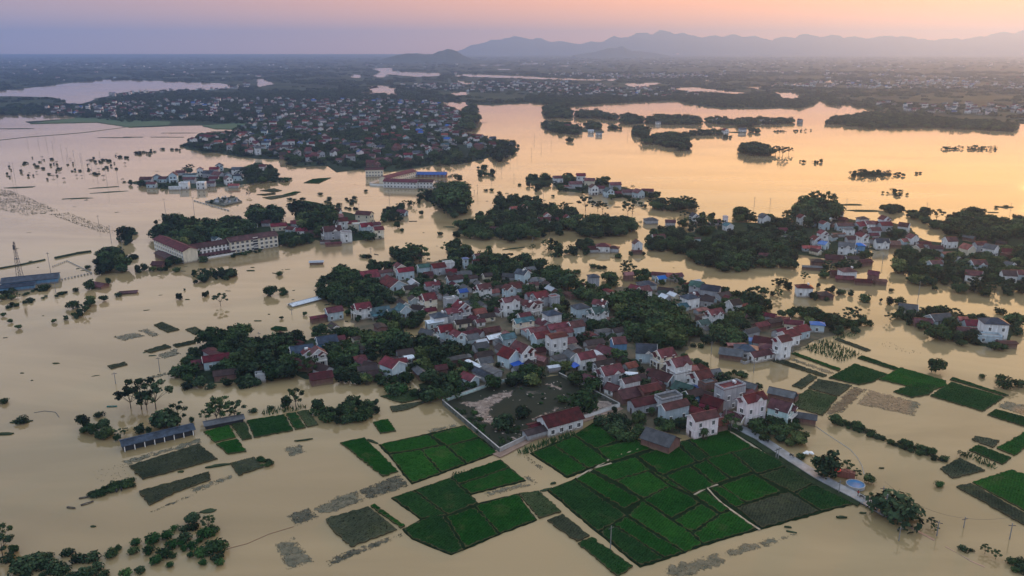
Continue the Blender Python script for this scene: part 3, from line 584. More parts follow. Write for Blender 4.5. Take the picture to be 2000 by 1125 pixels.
# ---------------------------------------------------------------- houses
ZONES = dict(A1='by the red workshop', A2='in the village back rows', A3='beside the village far grove', A4='among gardens behind the reeds', A5='behind the school yard', A6='beside the village lane',
             A7='at the paved road head', A8='beside the corn plots', B1='in the wooded west end', B2='behind the school wings', B3='on the school island waterfront', B4='on the wooded islet', B5='along the drowned tree line', B6='in the east hamlet',
             B7='on the shaded east bank', B8='on the drowned lane', C1='on the small bushy island', C2='on the long mid-flood islet', C3='on the crowded west islet', C7='on the far outer islets', T='at the big town edge')
HOUSES = '''A1 800,425 12 11 1 30 R g g
A1 1110,520 17 12 1 -55 R L g
A1 990,395 12 7 1 30 V g l
A1 1195,315 7 6 2 -60 R C g
A1 1270,370 11 6 1.8 28 R L g
A1 1510,320 8 5 1.8 26 G L g
A1 1700,315 9 7 1.8 26 R g g
A1 1835,285 7 6 2 26 g W f
A1 1570,425 6 5 1 26 V D g
A1 1620,550 9 5.5 2 26 R g g t
A1 1575,715 8 8 2 28 R C x
A1 715,835 9 6.5 2 28 R W x
A1 930,890 12 7 1 28 T L g p
A1 1105,905 5 5 1 28 T L g
A1 1240,860 7 7 1.5 -52 T L x
A1 345,885 9 6.5 1.6 30 V L g
A1 145,985 9 4.5 .9 30 V D l
A1 1440,860 7 5 1 -20 D g g
A1 1870,755 8 5.5 2 28 g g f t
A1 1710,955 8 7.5 1.8 27 B W h t
A1 1650,1040 9 5 1.2 27 M L l
A2 325,225 3.5 3.5 2.2 20 K L h
A2 500,185 7 5.5 1.3 28 R L g
A2 465,258 5 4 1 28 R g g
A2 140,385 7 5 1 10 R g g
A2 310,415 9 5.5 1 15 Y g g
A2 185,475 10 5.5 1.5 25 V L g
A2 420,465 6 4.5 1 25 D g g
A2 1070,400 8 7 1.9 -38 B L g t
A2 890,445 8 5 .9 -10 Y g g
A2 1265,495 9 7 1 -15 Y L h
A2 560,590 9 6 2 28 R W x
A2 285,645 5.5 4.5 1.3 28 K L g
A2 890,600 6.5 6 2 -55 R L g
A2 985,590 5 5 1.6 30 R L g
A2 700,650 5.5 4.5 .9 28 O g g
A2 1290,690 9 8 2 32 R g g
A2 1165,690 5 5 1.6 28 R g g
A2 1470,725 6 5.5 1.9 28 O g f
A2 910,755 10.5 4.8 2.7 30 R W x
A2 1065,780 6 5 1.5 -50 R g g
A2 1165,815 6.5 6 2 -48 R W x t
A2 1265,795 4 4 2.2 30 R W h t
A2 750,895 7 4.5 .9 -45 V W g
A2 165,895 9 6.5 2 28 R g g
A2 275,825 8 8 2.3 -58 R g x t
A2 505,910 7 6.5 1 24 O D g
A2 600,965 9 5 1 25 D C g
A2 1450,925 8.5 7.5 2 27 B W h t
A2 1820,840 8.5 7.5 1.9 27 B L h
A2 1090,955 7 4.5 1.5 28 V L g
A2 1080,1020 11 5 2 26 T C g a
A2 290,1045 9 4.5 1 25 D C g
A2 515,1035 5 3.5 1 25 R W g
A2 440,995 5.5 5 1 -40 V g g
A2 1330,1050 7 6 1 -50 V g g t
A3 260,250 6.5 6 2 12 B g h
A3 85,365 6 4 .8 -20 V g g
A3 715,225 6 4.5 1.2 10 O D g
A3 1130,230 11 4.5 1 -18 V L g
A3 1135,272 6 4.5 1 25 K L g
A3 950,345 11 8 1.1 12 B g h
A3 920,420 7.5 6.5 2 32 R W x
A3 800,395 6 5 1.8 -45 R g g
A3 1270,240 6 5 1 -15 O g g
A3 1355,240 6 5 1.2 20 V g g
A3 1200,430 9 5 1 -25 D g g
A3 1145,465 6 4 .9 20 G g g
A3 1610,355 8 7.5 2 -32 G g g
A3 1790,405 11 7.5 1.9 -28 B g g
A3 1515,515 9 7.5 2 27 B W h t
A3 1410,635 6.5 5 1 25 T L g
A3 1740,545 8 6.5 1.3 -22 D g g
A3 1950,490 8 5 1.2 28 D g g
A3 345,595 7.5 6 2 -25 R L g t
A3 330,690 9.5 7 2 27 G W x t
A3 480,810 4.5 3.5 .9 20 O W g
A3 1835,715 9.5 5.5 2 28 R W x
A3 1660,690 7.5 4.5 .9 28 O g l
A3 1685,850 6.5 5 1 28 G L g
A3 590,950 8 4.5 1 28 D g g
A3 380,965 8 4.5 1 20 Y g l
A4 250,270 10 8 1.2 24 B b g
A4 425,255 4.5 4 1 24 R W g
A4 1210,235 9 6 1 -22 R g g
A4 720,370 7 4.5 1 -35 D g g
A4 1270,440 8 5.5 1 24 D g g
A4 1320,510 4 4 1 24 M L l
A4 1105,570 9.5 8 1.9 -42 R L g
A4 1215,555 5.5 4 1.2 28 R L g
A4 740,550 5 5 1 -40 V g g
A4 820,600 6 5 1 -20 D g g
A4 780,645 9 4.5 1 18 D g g
A4 205,640 8 6 1 -35 D g g
A4 175,740 10 6 1 25 V D g
A4 1790,130 7.5 6.5 2 26 R L x
A4 1955,200 6.5 5.5 2 -50 R L g
A4 1565,180 8 5 1 -30 Y g g
A4 1955,515 9 4.5 1 26 Y D l
A5 660,215 9.5 4.8 1 28 R D g
A5 450,220 9 4 .9 -45 D g g
A5 500,240 6 4 1 -45 V g g
A5 870,300 7.5 5.5 1.5 28 T L g
A5 765,362 5.5 4.5 1 28 Y g l
A5 1280,215 12 5.5 1.5 27 R L g
A5 1525,165 12 5.5 1.8 25 R g g
A5 1310,280 8.5 6.5 1.9 28 R L g
A5 1510,290 9.5 6.5 2.9 26 R W l
A5 1600,225 9 5.5 1.8 26 R g g
A5 1760,140 8 6.5 1.9 27 R L g
A5 900,510 8.5 8.5 1.8 -47 R L x b
A5 1060,440 10 8 2.3 -50 R W x
A5 1290,480 5.5 4 1 28 V D g
A5 1290,580 8 4 1 -38 O D g
A5 380,820 7.5 5.5 1.4 -45 R L g
A5 555,775 11 4 1 -50 B g g
A5 650,730 12 5 .9 -50 Y g l
A5 440,665 11 1.8 .9 -50 M g l
A5 270,575 9 4 .9 25 Y D l
A5 1480,700 6 2.5 .8 20 M g l
A6 285,345 9 6 1.9 27 R W x b
A6 720,155 7 6 1.9 12 R b x
A6 565,275 9.5 7.5 1 -45 V g g
A6 400,175 10 5 1 25 D g g
A6 1080,255 10 8.5 1.8 -8 B L x
A6 1320,310 9 7 2 26 R C x
A6 1510,425 9.5 7 2.8 26 R W x
A6 1525,565 9 5 1.8 26 D W f
A6 1290,605 11 7.5 1 -45 V L g
A6 1800,590 8 6.5 2.3 26 R W x
A6 1655,525 6 4.5 1.2 26 O D g
A6 1575,760 9 7.5 1 -42 G D g
A6 1790,750 7 3.5 1.2 20 K D l
A6 1880,705 7 5 2 26 Y D f
A6 525,445 9.5 5 2 26 D g g
A6 615,530 10.5 7 2.4 27 R g x
A6 840,590 8.5 3 1.3 -10 M D l
A6 870,665 8.5 4 1.9 27 V W g
A6 985,625 5 4 1.6 20 D D g
A6 655,765 6.5 5.5 1 -42 R W g
A6 850,825 11.5 8 1 27 V D g
A6 1110,765 9 6 1.5 27 R D g
A6 1050,935 13 6 1.4 25 V g g
A6 1370,890 11 5.5 2 26 Y g f
A6 1440,985 12.5 5 1.9 27 R L g
A6 335,640 7.5 4.5 1.1 -40 V g g
A6 1695,830 7.5 5.5 1.4 25 D b g
A6 1150,560 3.5 3 1 -40 V g g
A7 760,540 8.5 7 1.1 -42 V D g p
A7 975,350 12.5 6 2.9 27 R g f t
A7 1265,490 11 5.5 3 27 R P x
A7 1640,590 8.5 7.5 2 -40 V c x
A7 1030,735 8 5 .9 -42 V C g
A7 620,725 11.5 5.5 2.4 24 R P g
A7 835,805 5 5 1 24 O D g
A7 555,665 6 4 1.1 -40 R D g
A7 1650,430 11 5.5 1 -32 Y D g
A7 1745,445 7 4 1 -40 B D l
A7 1945,735 9 4 .9 -22 Y D g
A7 70,1000 12.5 9 1 -40 Y D g
A7 1190,330 9 4.5 1 -38 Y D g
A7 655,455 8 5.5 1.2 -35 D D g
A7 730,170 8 5 1.4 20 Y g g
A7 1190,445 6 4.5 1.6 27 V L g
A8 625,190 7.5 6 1.9 27 D W x
A8 735,240 6.5 4 1 25 O g g
A8 975,480 8.5 4.5 1 28 R D g
A8 1140,430 9 4.5 1 28 D D g
A8 845,560 8.5 4.5 1 28 Y g g
A8 1255,410 7.5 4 1 -22 O C g
A8 1400,455 9.5 5 1.3 -20 V C g
A8 1340,590 9.5 7 1.8 29 R W g
A8 1475,535 10 6.5 1.5 29 R L g
A8 1255,660 7.5 5.5 2.9 29 R W x
A8 1040,690 12 7.5 1 -28 V g g
A8 1070,770 9 7 1.1 -28 V g h
A8 780,780 11 8 1.3 -14 B g h
A8 980,850 14 5 1 25 V W g
A8 590,835 11 7 .9 -22 Y D g
A8 655,745 9 3.5 1 0 O D l
A8 880,680 4.5 3.5 1 -10 K b g
A8 1710,470 7 5 1.3 -15 K L h
A8 1225,570 6.5 6 1 29 V g g
A8 1085,360 7 4 1 -30 V g g
B1 510,605 12 6 1.4 25 V L g
B1 475,540 11 5.5 1.1 -45 V g l
B1 295,665 6 5 .9 25 V D g
B1 620,785 10 5 .9 20 D D g
B1 1345,340 8 5.5 1 -42 V g g
B1 1480,410 10 3.5 1 -42 V D l
B1 1555,495 11 8 1.2 24 B b g
B1 1635,530 4.5 5.5 1.8 -62 R W g t
B1 1745,525 5.5 7.5 2 -62 R W x
B1 1560,660 11 6 1 -20 V D g
B1 1050,820 4.5 4.5 1 20 g g f
B1 1860,375 9 7 1.2 24 B b g
B2 880,625 11 5 2 -50 T L g
B2 1320,440 13 7 1.2 -35 V g l
B2 1560,415 12 6 1.2 5 V g g
B2 1690,455 14 6.5 1.5 22 R C g
B3 120,420 9 7 1.6 12 R g g
B3 60,500 9 6 1.2 -30 R L g
B3 195,515 10 6.5 1.2 10 R W g
B3 330,555 12 8 1 22 V D g
B3 620,270 13 6 2 -18 V L g
B3 655,335 10 6.5 2 26 O L g
B3 725,385 9 7 2.6 24 R W x
B3 850,420 9 6 1.8 24 R C g
B3 955,445 14 6.5 2 24 M C f
B3 1010,300 15 8.5 2.6 -18 R C g
B3 1030,455 11 7 2 28 R L x
B3 1160,440 7 5.5 2 28 V g g
B3 1190,500 8 7 2.5 24 R C g
B3 590,505 15 9 2.5 22 R g x t
B3 770,555 9 6.5 2.7 20 V W f
B3 605,690 13 5 .8 18 V D l
B3 500,665 8 4.5 .8 10 V g l
B3 1500,280 9.5 7 1.2 -22 V L g
B4 955,235 8 6 1.3 24 O W g
B4 1090,215 6.5 6 1.8 -85 O W g
B4 1350,380 11 7 1.9 4 R W g
B4 1390,320 6.5 6 2.6 -82 R W x
B4 1475,380 8 5.5 1.2 5 V g g
B4 1650,345 6.5 6 2 -74 R W x
B4 1550,445 10 5 .9 5 D D l
B4 1310,195 6 4.5 1 5 O g g
B4 690,500 9 6 1 8 V g g
B4 1140,435 10 6 .9 3 V g g
B5 940,380 12 8 1.1 8 Y g h
B5 1195,410 9 6 1.2 -8 V g g
B5 1505,325 7 6.5 2.5 -72 B W x
B5 1775,405 9 6 1.2 5 V g g
B5 1910,355 4 3.5 3 5 O P f
B5 1945,450 7.5 7 1.6 -70 T W g
B5 1040,600 10 6.5 1.8 8 R W g
B5 1530,630 7 4 1.4 5 V L l
B5 320,715 11 8 1.6 -8 V W h
B5 460,745 8 6.5 1.1 -15 V g h
B5 180,755 8 6 1 5 V g g
B5 765,680 7.5 6.5 1.9 -78 R W x
B5 755,795 8 4 .8 5 V D l
B6 620,340 9.5 8 2 -78 B W x
B6 1105,345 7.5 6 2.3 -76 R W x
B6 1580,300 9 6.5 1.9 -32 R W x
B6 1400,425 8 6.5 1.9 -78 R L g
B6 1380,550 7 6.5 2.8 -80 R W x
B6 1290,625 7.5 6.5 2.2 -76 R W x
B6 1390,690 6.5 6.5 1.5 -50 K L g
B6 1660,450 15 6.5 1.6 4 R L g
B6 1720,505 8 6.5 1.7 5 Y W h
B6 1900,365 9 7.5 2 8 D W h
B6 1875,440 12 9 1.6 25 R g g
B6 1985,425 8 7 2 5 R W g
B6 1900,585 7.5 6.5 2.7 -78 R W x
B6 1580,570 11 4.5 1 4 O g l
B6 1760,625 10 6 1.2 5 V g g
B6 1690,715 12 8 2.2 -24 Y W x
B6 1850,710 8.5 6.5 2 -10 K b h
B6 1230,745 14 5 1 -8 O L g
B6 850,515 8 6 1.2 0 V L g
B6 905,620 6.5 6 1.2 0 Y L g
B6 620,840 8 4.5 1 -5 V D g
B6 1320,920 10 7 1 -10 D D h
B6 1260,1000 16 5 .7 -12 Y D l
B6 1530,875 13 7.5 1.1 -18 V D g
B6 1760,885 9 6 1.1 0 D C g
B6 1930,925 10 5.5 1 22 V D g
B6 1700,1035 10 8.5 2 8 R W h t
B7 180,365 7.5 7 3 -72 R W x
B7 195,440 10 8 1.9 4 R g g
B7 50,430 8 6.5 1.6 5 R L g
B7 60,510 8.5 6.5 1.9 5 R g g
B7 40,580 7.5 5 1.4 0 V g g
B7 440,455 8.5 7.5 2 -40 R W x
B7 550,605 8 7 1.9 -80 R W x
B7 150,660 10.5 7 1.9 -4 B W x
B7 305,690 9 7 1 -4 O D g
B7 1040,640 9.5 7.5 2 8 R W x
B7 1265,740 9 8 1.9 -72 O C x
B7 1430,695 9 6.5 1.9 4 R g g
B7 1570,740 9 7.5 2 -55 Y W x
B7 1040,820 15 8 1 4 O L l
B7 840,940 8.5 6 2 10 R L g
B7 1400,940 11 7 2 6 R L x
B7 1345,1080 10 8.5 1.6 -30 R W g
B7 1800,1080 9 7.5 1.9 -12 D W x
B7 1930,1070 10 7 1.5 -15 R L g
B7 850,745 10 6 1.1 -10 V g g
B7 1800,790 9 7 1.2 -30 V g g
B7 700,690 9 5 1.1 -5 V g g
B8 1015,205 7 5 1 -8 V D g
B8 1130,275 12 5 .8 -12 R D g
B8 1370,315 11 4.5 .8 -12 V D g
B8 1510,215 6.5 6.5 2 -35 V D g
B8 1595,310 7.5 6 .9 -12 O D l
B8 605,385 10 7 1.9 -6 R W h t
B8 880,480 8.5 7.5 .9 0 D D h
C1 490,385 9.5 7.5 .9 -22 Y W g
C1 900,515 12 8 1.1 12 Y L g
C1 840,550 9 4.5 1 0 V L l
C1 1200,540 4.5 4 1 -5 O O g
C1 1350,590 9.5 7 1.3 -10 V L g
C1 680,565 9 5 1 -8 V D g
C1 1610,565 12 9 2.8 -10 B W h
C1 1530,765 12 6 1.2 -10 g L f
C1 1430,730 6 4 1 0 V D g
C1 1255,690 9 6.5 1 -15 V D g
C1 1770,850 9 4.5 .9 0 V D l
C2 560,220 11 7 1.9 8 R W g
C2 840,190 10 7.5 2.9 3 R W g
C2 775,290 14 8 1.8 4 R g g
C2 950,250 11 8 2 -12 R C g
C2 995,330 9 8 2.7 -75 R W x
C2 1085,345 8 7 2 -8 V g g
C2 1180,375 9 8.5 2.2 -68 T L x
C2 1260,300 12 8 2 6 R g g
C2 1545,390 10 8.5 2 -60 R L x
C2 1655,380 12 7 1.2 -5 V g g
C2 1420,390 13 8 1.2 5 V g g
C2 670,330 10 5 1 0 O g l
C2 1280,410 9 6 1 0 V g g
C3 345,250 13 8 2 3 R g g
C3 450,228 10 9 2 -70 B L g
C3 520,245 9 7 1.6 0 R L g
C3 620,205 11 9 2.8 -76 R L x
C3 700,182 11 7 2 5 R g g
C3 800,208 15 8 2 0 T L l
C3 895,150 7 7 3 -75 R W g
C3 1095,110 9 9 2.2 -72 B L g
C3 1045,148 11 7 2 4 R g g
C3 985,185 12 9 2 0 B g g
C3 1085,200 13 10 2 -30 R g g
C3 1185,205 10 8 2 -70 B L g
C3 1285,150 14 8 2.2 5 B W g
C3 1185,245 12 8 2.2 -60 R W x
C3 1290,215 10 9 2 4 B L h
C3 735,300 10 8 2.2 5 M W f
C3 910,297 9 8 2.4 5 M W f
C3 790,250 13 7 1.8 2 R g g
C3 1540,120 8 7 2.8 4 R P g
C3 1000,290 11 6 1.5 0 V g g
C3 1245,318 11 5 1 3 O g g
C3 640,345 13 3.5 1 3 M W f
C3 400,300 10 6 1.6 0 R L g
C3 1040,245 10 7 1.6 4 V g g
C7 290,405 9 8 1.6 -60 Y L g
C7 520,430 12 8 1.4 0 R L g
C7 610,465 9 7 1.4 10 Y W g
C7 825,495 11 8 1.4 5 M W g
C7 930,520 12 7 1.5 5 Y W g
C7 970,300 9 7 1.4 5 Y L g
C7 1390,345 13 7 1.4 3 M W l
C7 1700,385 11 7 1.6 3 Y W g
C8 585,430 10 8 1.6 3 Y W g
C8 690,410 10 9 1.9 -72 Y L g
C8 775,550 11 10 2.4 -70 R W x
C8 1000,540 14 9 1.8 3 B W g
C8 1050,440 12 7 1.6 3 Y L g
C8 1250,430 12 8 1.6 3 Y W g
C8 1400,435 13 7 1.6 3 Y W g
C8 1750,420 11 8 1.9 -70 V g g'''
RAIL_N = 9
def gable_solid(mb, L, Wd, z0, z1, rise, mi=0):
    a, b = L / 2, Wd / 2
    v = [(-a, -b, z0), (a, -b, z0), (a, b, z0), (-a, b, z0), (-a, -b, z1), (a, -b, z1), (a, b, z1), (-a, b, z1), (-a, 0, z1 + rise), (a, 0, z1 + rise)]
    mb.add(v, [(0, 1, 5, 4), (2, 3, 7, 6), (1, 2, 6, 9, 5), (3, 0, 4, 8, 7), (4, 5, 9, 8), (6, 7, 8, 9)], mi)
def gable_roof(mb, L, Wd, z1, rise, ov=.45, th=.14, ove=None):
    ove = ov if ove is None else ove
    a = L / 2 + ove; b = Wd / 2 + ov; sl_ = rise / (Wd / 2); zl = z1 - ov * sl_ + .04; zr = z1 + rise + .04
    for sg in (-1, 1):
        v = [(-a, sg * b, zl), (a, sg * b, zl), (a, 0, zr), (-a, 0, zr)]; v += [(x, y, z + th) for x, y, z in v]
        mb.add(v, [(0, 1, 2, 3), (4, 5, 6, 7), (0, 1, 5, 4), (1, 2, 6, 5), (3, 0, 4, 7)])
def hip_roof(mb, L, Wd, z1, rise, ov=.5, th=.14):
    a, b = L / 2 + ov, Wd / 2 + ov; r = max(0, a - b) ; z = z1 + .04
    v = [(-a, -b, z), (a, -b, z), (a, b, z), (-a, b, z), (-a, -b, z + th), (a, -b, z + th), (a, b, z + th), (-a, b, z + th), (-r, 0, z1 + rise + th), (r, 0, z1 + rise + th)]
    mb.add(v, [(0, 1, 2, 3), (0, 1, 5, 4), (1, 2, 6, 5), (2, 3, 7, 6), (3, 0, 4, 7), (4, 5, 9, 8), (5, 6, 9), (6, 7, 8, 9), (7, 4, 8)])
def win_mesh():
    f = MB(); w, h = .6, .7
    for x0, z0, x1, z1 in ((-w - .1, -h - .1, w + .1, -h), (-w - .1, h, w + .1, h + .1), (-w - .1, -h, -w, h), (w, -h, w + .1, h), (-.03, -h, .03, h)): f.box(x0, -.07, z0, x1, .03, z1)
    f.box(-w - .2, -.3, h + .16, w + .2, .02, h + .24); f.box(-w - .15, -.16, -h - .18, w + .15, .02, -h - .1)
    p = MB(); p.box(-w, -.015, -h, w, .02, h); return f.mesh('window', [M['trim']]), p.mesh('pane', [M['glass']])
WIN, PANE = win_mesh()
def simple_win():
    f = MB(); f.box(-.65, -.05, -.75, .65, .02, .75); f2 = MB(); f.add([(-.72, -.035, -.85), (.72, -.035, -.85), (.72, -.035, .85), (-.72, -.035, .85)], [(0, 1, 2, 3)], 1); return f.mesh('window', [M['glass'], M['trim']])
WINS = simple_win()
dm = MB(); dm.box(-.55, -.05, 0, .55, .02, 2.2); DOOR = dm.mesh('door', [M['door']])
tk = MB(); tk.tube((-.75, 0, .75), (.75, 0, .75), .55, .55, 10); 
for x in (-.5, .5): tk.box(x - .06, -.45, 0, x + .06, .45, .3)
TANK = tk.mesh('water_tank', [M['steel']])
def rail_mesh(Lr):
    r = MB(); r.box(-Lr / 2, -.05, .85, Lr / 2, .05, .95)
    n = max(3, int(Lr / .55))
    for i in range(n + 1): x = -Lr / 2 + Lr * i / n; r.box(x - .05, -.04, 0, x + .05, .04, .85)
    return r
FOOT = []                                                   # footprints, to keep trees out of houses
HREC = []
def fwin(root, x, y, z, rz, lvl, sc=1.):
    if lvl == 2:
        w = link('window', WIN, root, (x, y, z), rz, (sc, 1, 1)); link('pane', PANE, w)
    else: link('window', WINS, root, (x, y, z), rz, (sc, 1, 1))
def house(x, y, L, Wd, st, yaw, rf, wl, ty, op='', lvl=2, zone='', name=None, u=0, z0=0., rise=None):
    Hh = st * 3.2; rise = rise if rise is not None else {'g': .30, 'x': .36, 'h': .27, 'l': .12, 'f': 0}[ty] * Wd
    yr = R(yaw); low = st < 1.25
    nm = name or ('outbuilding' if low and (wl in 'gD' or st < 1) else 'house')
    root = thing(nm, (x, y, z0), yr)
    FOOT.append((x, y, math.cos(yr), math.sin(yr), L / 2 + .3, Wd / 2 + .3))
    fr = 1 if math.sin(yr) < -.05 else -1                   # the gable end that faces the flooded fields
    wm_, rm = WALL[wl] if wl in WALL else WALL['g'], ROOF.get(rf, M['concrete'])
    w = MB(); open_shed = nm == 'outbuilding' and ty == 'l' and wl == 'D'
    if ty in 'gxl': gable_solid(w, L, Wd, -.6, Hh, rise)
    else: w.box(-L / 2, -Wd / 2, -.6, L / 2, Wd / 2, Hh)
    part('wall', w, wm_, root)
    r = MB()
    if ty in 'gxl': gable_roof(r, L, Wd, Hh, rise, .45 if lvl == 2 else .5, .16, .25 if ty == 'x' else .4)
    elif ty == 'h': hip_roof(r, L, Wd, Hh, rise)
    else:
        r.box(-L / 2 - .1, -Wd / 2 - .1, Hh, L / 2 + .1, Wd / 2 + .1, Hh + .14)
    ro = part('roof', r, rm, root)
    if ty == 'f':
        p = MB(); t_ = .18; hp = .75
        for a in ((-L / 2, -Wd / 2, L / 2, -Wd / 2 + t_), (-L / 2, Wd / 2 - t_, L / 2, Wd / 2), (-L / 2, -Wd / 2 + t_, -L / 2 + t_, Wd / 2 - t_), (L / 2 - t_, -Wd / 2 + t_, L / 2, Wd / 2 - t_)): p.box(a[0], a[1], Hh + .14, a[2], a[3], Hh + hp)
        part('parapet', p, wm_, root)
    if lvl == 2:
        if ty in 'gx' and rise > .6:
            c = MB(); e = L / 2 + (.25 if ty == 'x' else .4); c.box(-e, -.14, Hh + rise + .13, e, .14, Hh + rise + .27); part('ridge_cap', c, rm, ro)
            g = MB(); xx = fr * (L / 2 + (.25 if ty == 'x' else .4)); sl_ = rise / (Wd / 2)
            for sg in (-1, 1):
                b = Wd / 2 + .45; zl = Hh - .45 * sl_; 
                vv = [(xx, sg * b, zl - .12), (xx, 0, Hh + rise - .12), (xx, 0, Hh + rise + .24), (xx, sg * b, zl + .24)]; vv += [(p_[0] + fr * .1, p_[1], p_[2]) for p_ in vv]
                g.add(vv, [(0, 1, 2, 3), (4, 5, 6, 7), (0, 1, 5, 4), (2, 3, 7, 6), (3, 0, 4, 7)])
            if wl in 'WCLcPb' or ty == 'x': part('gable_trim', g, M['trim'], root)
        if st >= 1.7 and ty != 'f':
            bn = MB(); zz = 3.05
            for a in ((-L / 2 - .08, -Wd / 2 - .08, L / 2 + .08, -Wd / 2), (-L / 2 - .08, Wd / 2, L / 2 + .08, Wd / 2 + .08), (-L / 2 - .08, -Wd / 2, -L / 2, Wd / 2), (L / 2, -Wd / 2, L / 2 + .08, Wd / 2)): bn.box(a[0], a[1], zz, a[2], a[3], zz + .2)
            part('floor_band', bn, M['trim'] if wl in 'WCcP' else wm_, root)
    # windows on the two sides that face the camera, a door, a balcony
    ns = max(1, int(round(st - .25))); fx = fr * L / 2; frz = -R(90) if fr < 0 else R(90)
    if nm == 'house' or st >= 1.2:
        plain = wl == 'g' and lvl == 2 and random.random() < .35
        for s_ in range(ns):
            z = 1.7 + s_ * 3.2
            if z + .9 > Hh + (rise * .3 if ty in 'gx' else 0): continue
            nf = 1 if Wd < 5.3 else 2
            for q in range(nf):
                yy = (q - (nf - 1) / 2) * Wd / (nf + .3)
                if s_ == 0 and q == 0: link('door', DOOR, root, (fx, yy, .25), frz)
                elif lvl == 2 or s_ > 0 or q: fwin(root, fx, yy, z, frz, lvl, 1.15 if ty == 'x' else 1.)
            if lvl >= 1:
                nl = max(1, int(L / (3.4 if not plain else 7)))
                if wl == 'g' and s_ == 0: nl = min(nl, 1)
                if lvl == 1: nl = min(nl, 2)
                for q in range(nl):
                    xx = (q - (nl - 1) / 2) * L / (nl + .1) + (.5 if q % 2 else -.2)
                    fwin(root, xx, -Wd / 2, z, 0, lvl, .8)
        if ty == 'x' and st >= 1.7:
            bz = (ns - 1) * 3.2 + .05 if ns > 1 else 3.2
            b = MB(); x0, x1 = sorted((fx, fx + fr * 1.3)); b.box(x0, -Wd * .30, bz - .12, x1, Wd / 2, bz + .06); bal = part('balcony', b, M['trim'], root)
            if lvl == 2:
                rl = rail_mesh(Wd * .8); ro_ = part('railing', rl, M['rail'], bal); ro_.location = (fx + fr * 1.24, Wd * .1, bz + .06); ro_.rotation_euler = (0, 0, R(90))
                for cy_ in (-Wd * .28, Wd * .46):
                    c = MB(); c.box(-.13, -.13, 0, .13, .13, bz - .12); part('column', c, M['trim'], root, (fx + fr * 1.12, cy_, -.2 if 0 else 0))
                # small front gable over half of the facade
                pw = Wd * .52; pr = pw * .34; pl = 1.7; pz = Hh - .05
                pg = MB(); vv = [(fx, -Wd / 2 + .02, pz - 1.0), (fx, -Wd / 2 + pw, pz - 1.0)]
                yc = Wd / 2 - pw / 2 + .1
                g0, g1 = fx + fr * 1.3, fx - fr * .6
                pg.add([(g0, yc - pw / 2, pz - .15), (g0, yc + pw / 2, pz - .15), (g0, yc, pz - .15 + pr), (g0 - fr * .12, yc - pw / 2, pz - .15), (g0 - fr * .12, yc + pw / 2, pz - .15), (g0 - fr * .12, yc, pz - .15 + pr)], [(0, 1, 2), (3, 4, 5), (0, 1, 4, 3)])
                part('pediment', pg, M['trim'], root)
                pf = MB()
                for sg in (-1, 1):
                    v = [(g0 + fr * .2, yc + sg * (pw / 2 + .3), pz - .36), (g1, yc + sg * (pw / 2 + .3), pz - .36), (g1, yc, pz - .10 + pr), (g0 + fr * .2, yc, pz - .10 + pr)]; v += [(a, b_, c_ + .13) for a, b_, c_ in v]
                    pf.add(v, [(0, 1, 2, 3), (4, 5, 6, 7), (0, 1, 5, 4), (3, 0, 4, 7), (1, 2, 6, 5)])
                part('front_roof', pf, rm, root)
        if ty == 'x' and lvl == 2 and L > 7.5:                   # side dormer gable
            dw = min(3.2, L * .36); dr = dw * .42; dx = L * .12; yb = -Wd / 2 - .5
            d = MB()
            for sg in (-1, 1):
                v = [(dx + sg * (dw / 2 + .25), yb - .25, Hh - .2), (dx, yb - .25, Hh + dr), (dx, -Wd * .12, Hh + dr), (dx + sg * (dw / 2 + .25), -Wd * .30, Hh - .2)]; v += [(a, b_, c_ + .12) for a, b_, c_ in v]
                d.add(v, [(0, 1, 2, 3), (4, 5, 6, 7), (0, 1, 5, 4), (3, 0, 4, 7)])
            part('dormer_roof', d, rm, root)
            d = MB(); d.add([(dx - dw / 2, yb, Hh - .25), (dx + dw / 2, yb, Hh - .25), (dx, yb, Hh + dr - .05), (dx - dw / 2, -Wd / 2 + .1, Hh - .25), (dx + dw / 2, -Wd / 2 + .1, Hh - .25), (dx, -Wd / 2 + .1, Hh + dr - .05)], [(0, 1, 2), (3, 4, 5), (0, 1, 4, 3)]); part('dormer_gable', d, M['trim'], root)
    if 't' in op:
        zt = Hh + rise * .62 + .2 if ty != 'f' else Hh + .2
        link('water_tank', TANK, root, (L * .22, (-.2 if ty != 'f' else .1) * Wd, zt + (.25 if ty in 'gxh' else 0)), R(90), .85)
    if 'p' in op:
        p = MB(); v = [(-L / 2, -Wd / 2, Hh - .3), (L / 2, -Wd / 2, Hh - .3), (L / 2, -Wd / 2 - 2.2, Hh - .95), (-L / 2, -Wd / 2 - 2.2, Hh - .95)]; v += [(a, b_, c_ + .1) for a, b_, c_ in v]
        p.add(v, [(0, 1, 2, 3), (4, 5, 6, 7), (2, 3, 7, 6), (0, 3, 7, 4), (1, 2, 6, 5)]); part('porch_roof', p, rm, root)
        for q in range(4): c = MB(); xx = -L / 2 + .2 + q * (L - .4) / 3; c.box(xx - .1, -Wd / 2 - 2.1, 0, xx + .1, -Wd / 2 - 1.9, Hh - .95); part('post', c, M['trim'], root)
    if 'b' in op:
        p = MB(); x0 = fx + fr * .05; v = [(x0, -Wd * .45, 3.0), (x0, Wd * .35, 3.0), (x0 + fr * 2.6, Wd * .35, 2.3), (x0 + fr * 2.6, -Wd * .45, 2.3)]; v += [(a, b_, c_ + .06) for a, b_, c_ in v]
        p.add(v, [(0, 1, 2, 3), (4, 5, 6, 7), (2, 3, 7, 6), (0, 3, 7, 4), (1, 2, 6, 5)]); part('tarpaulin_awning', p, M['blue'], root)
    HREC.append(dict(o=root, u=u, zone=zone, rf=rf, wl=wl, ty=ty, st=st, op=op, nm=nm, L=L, xy=(x, y)))
    return root
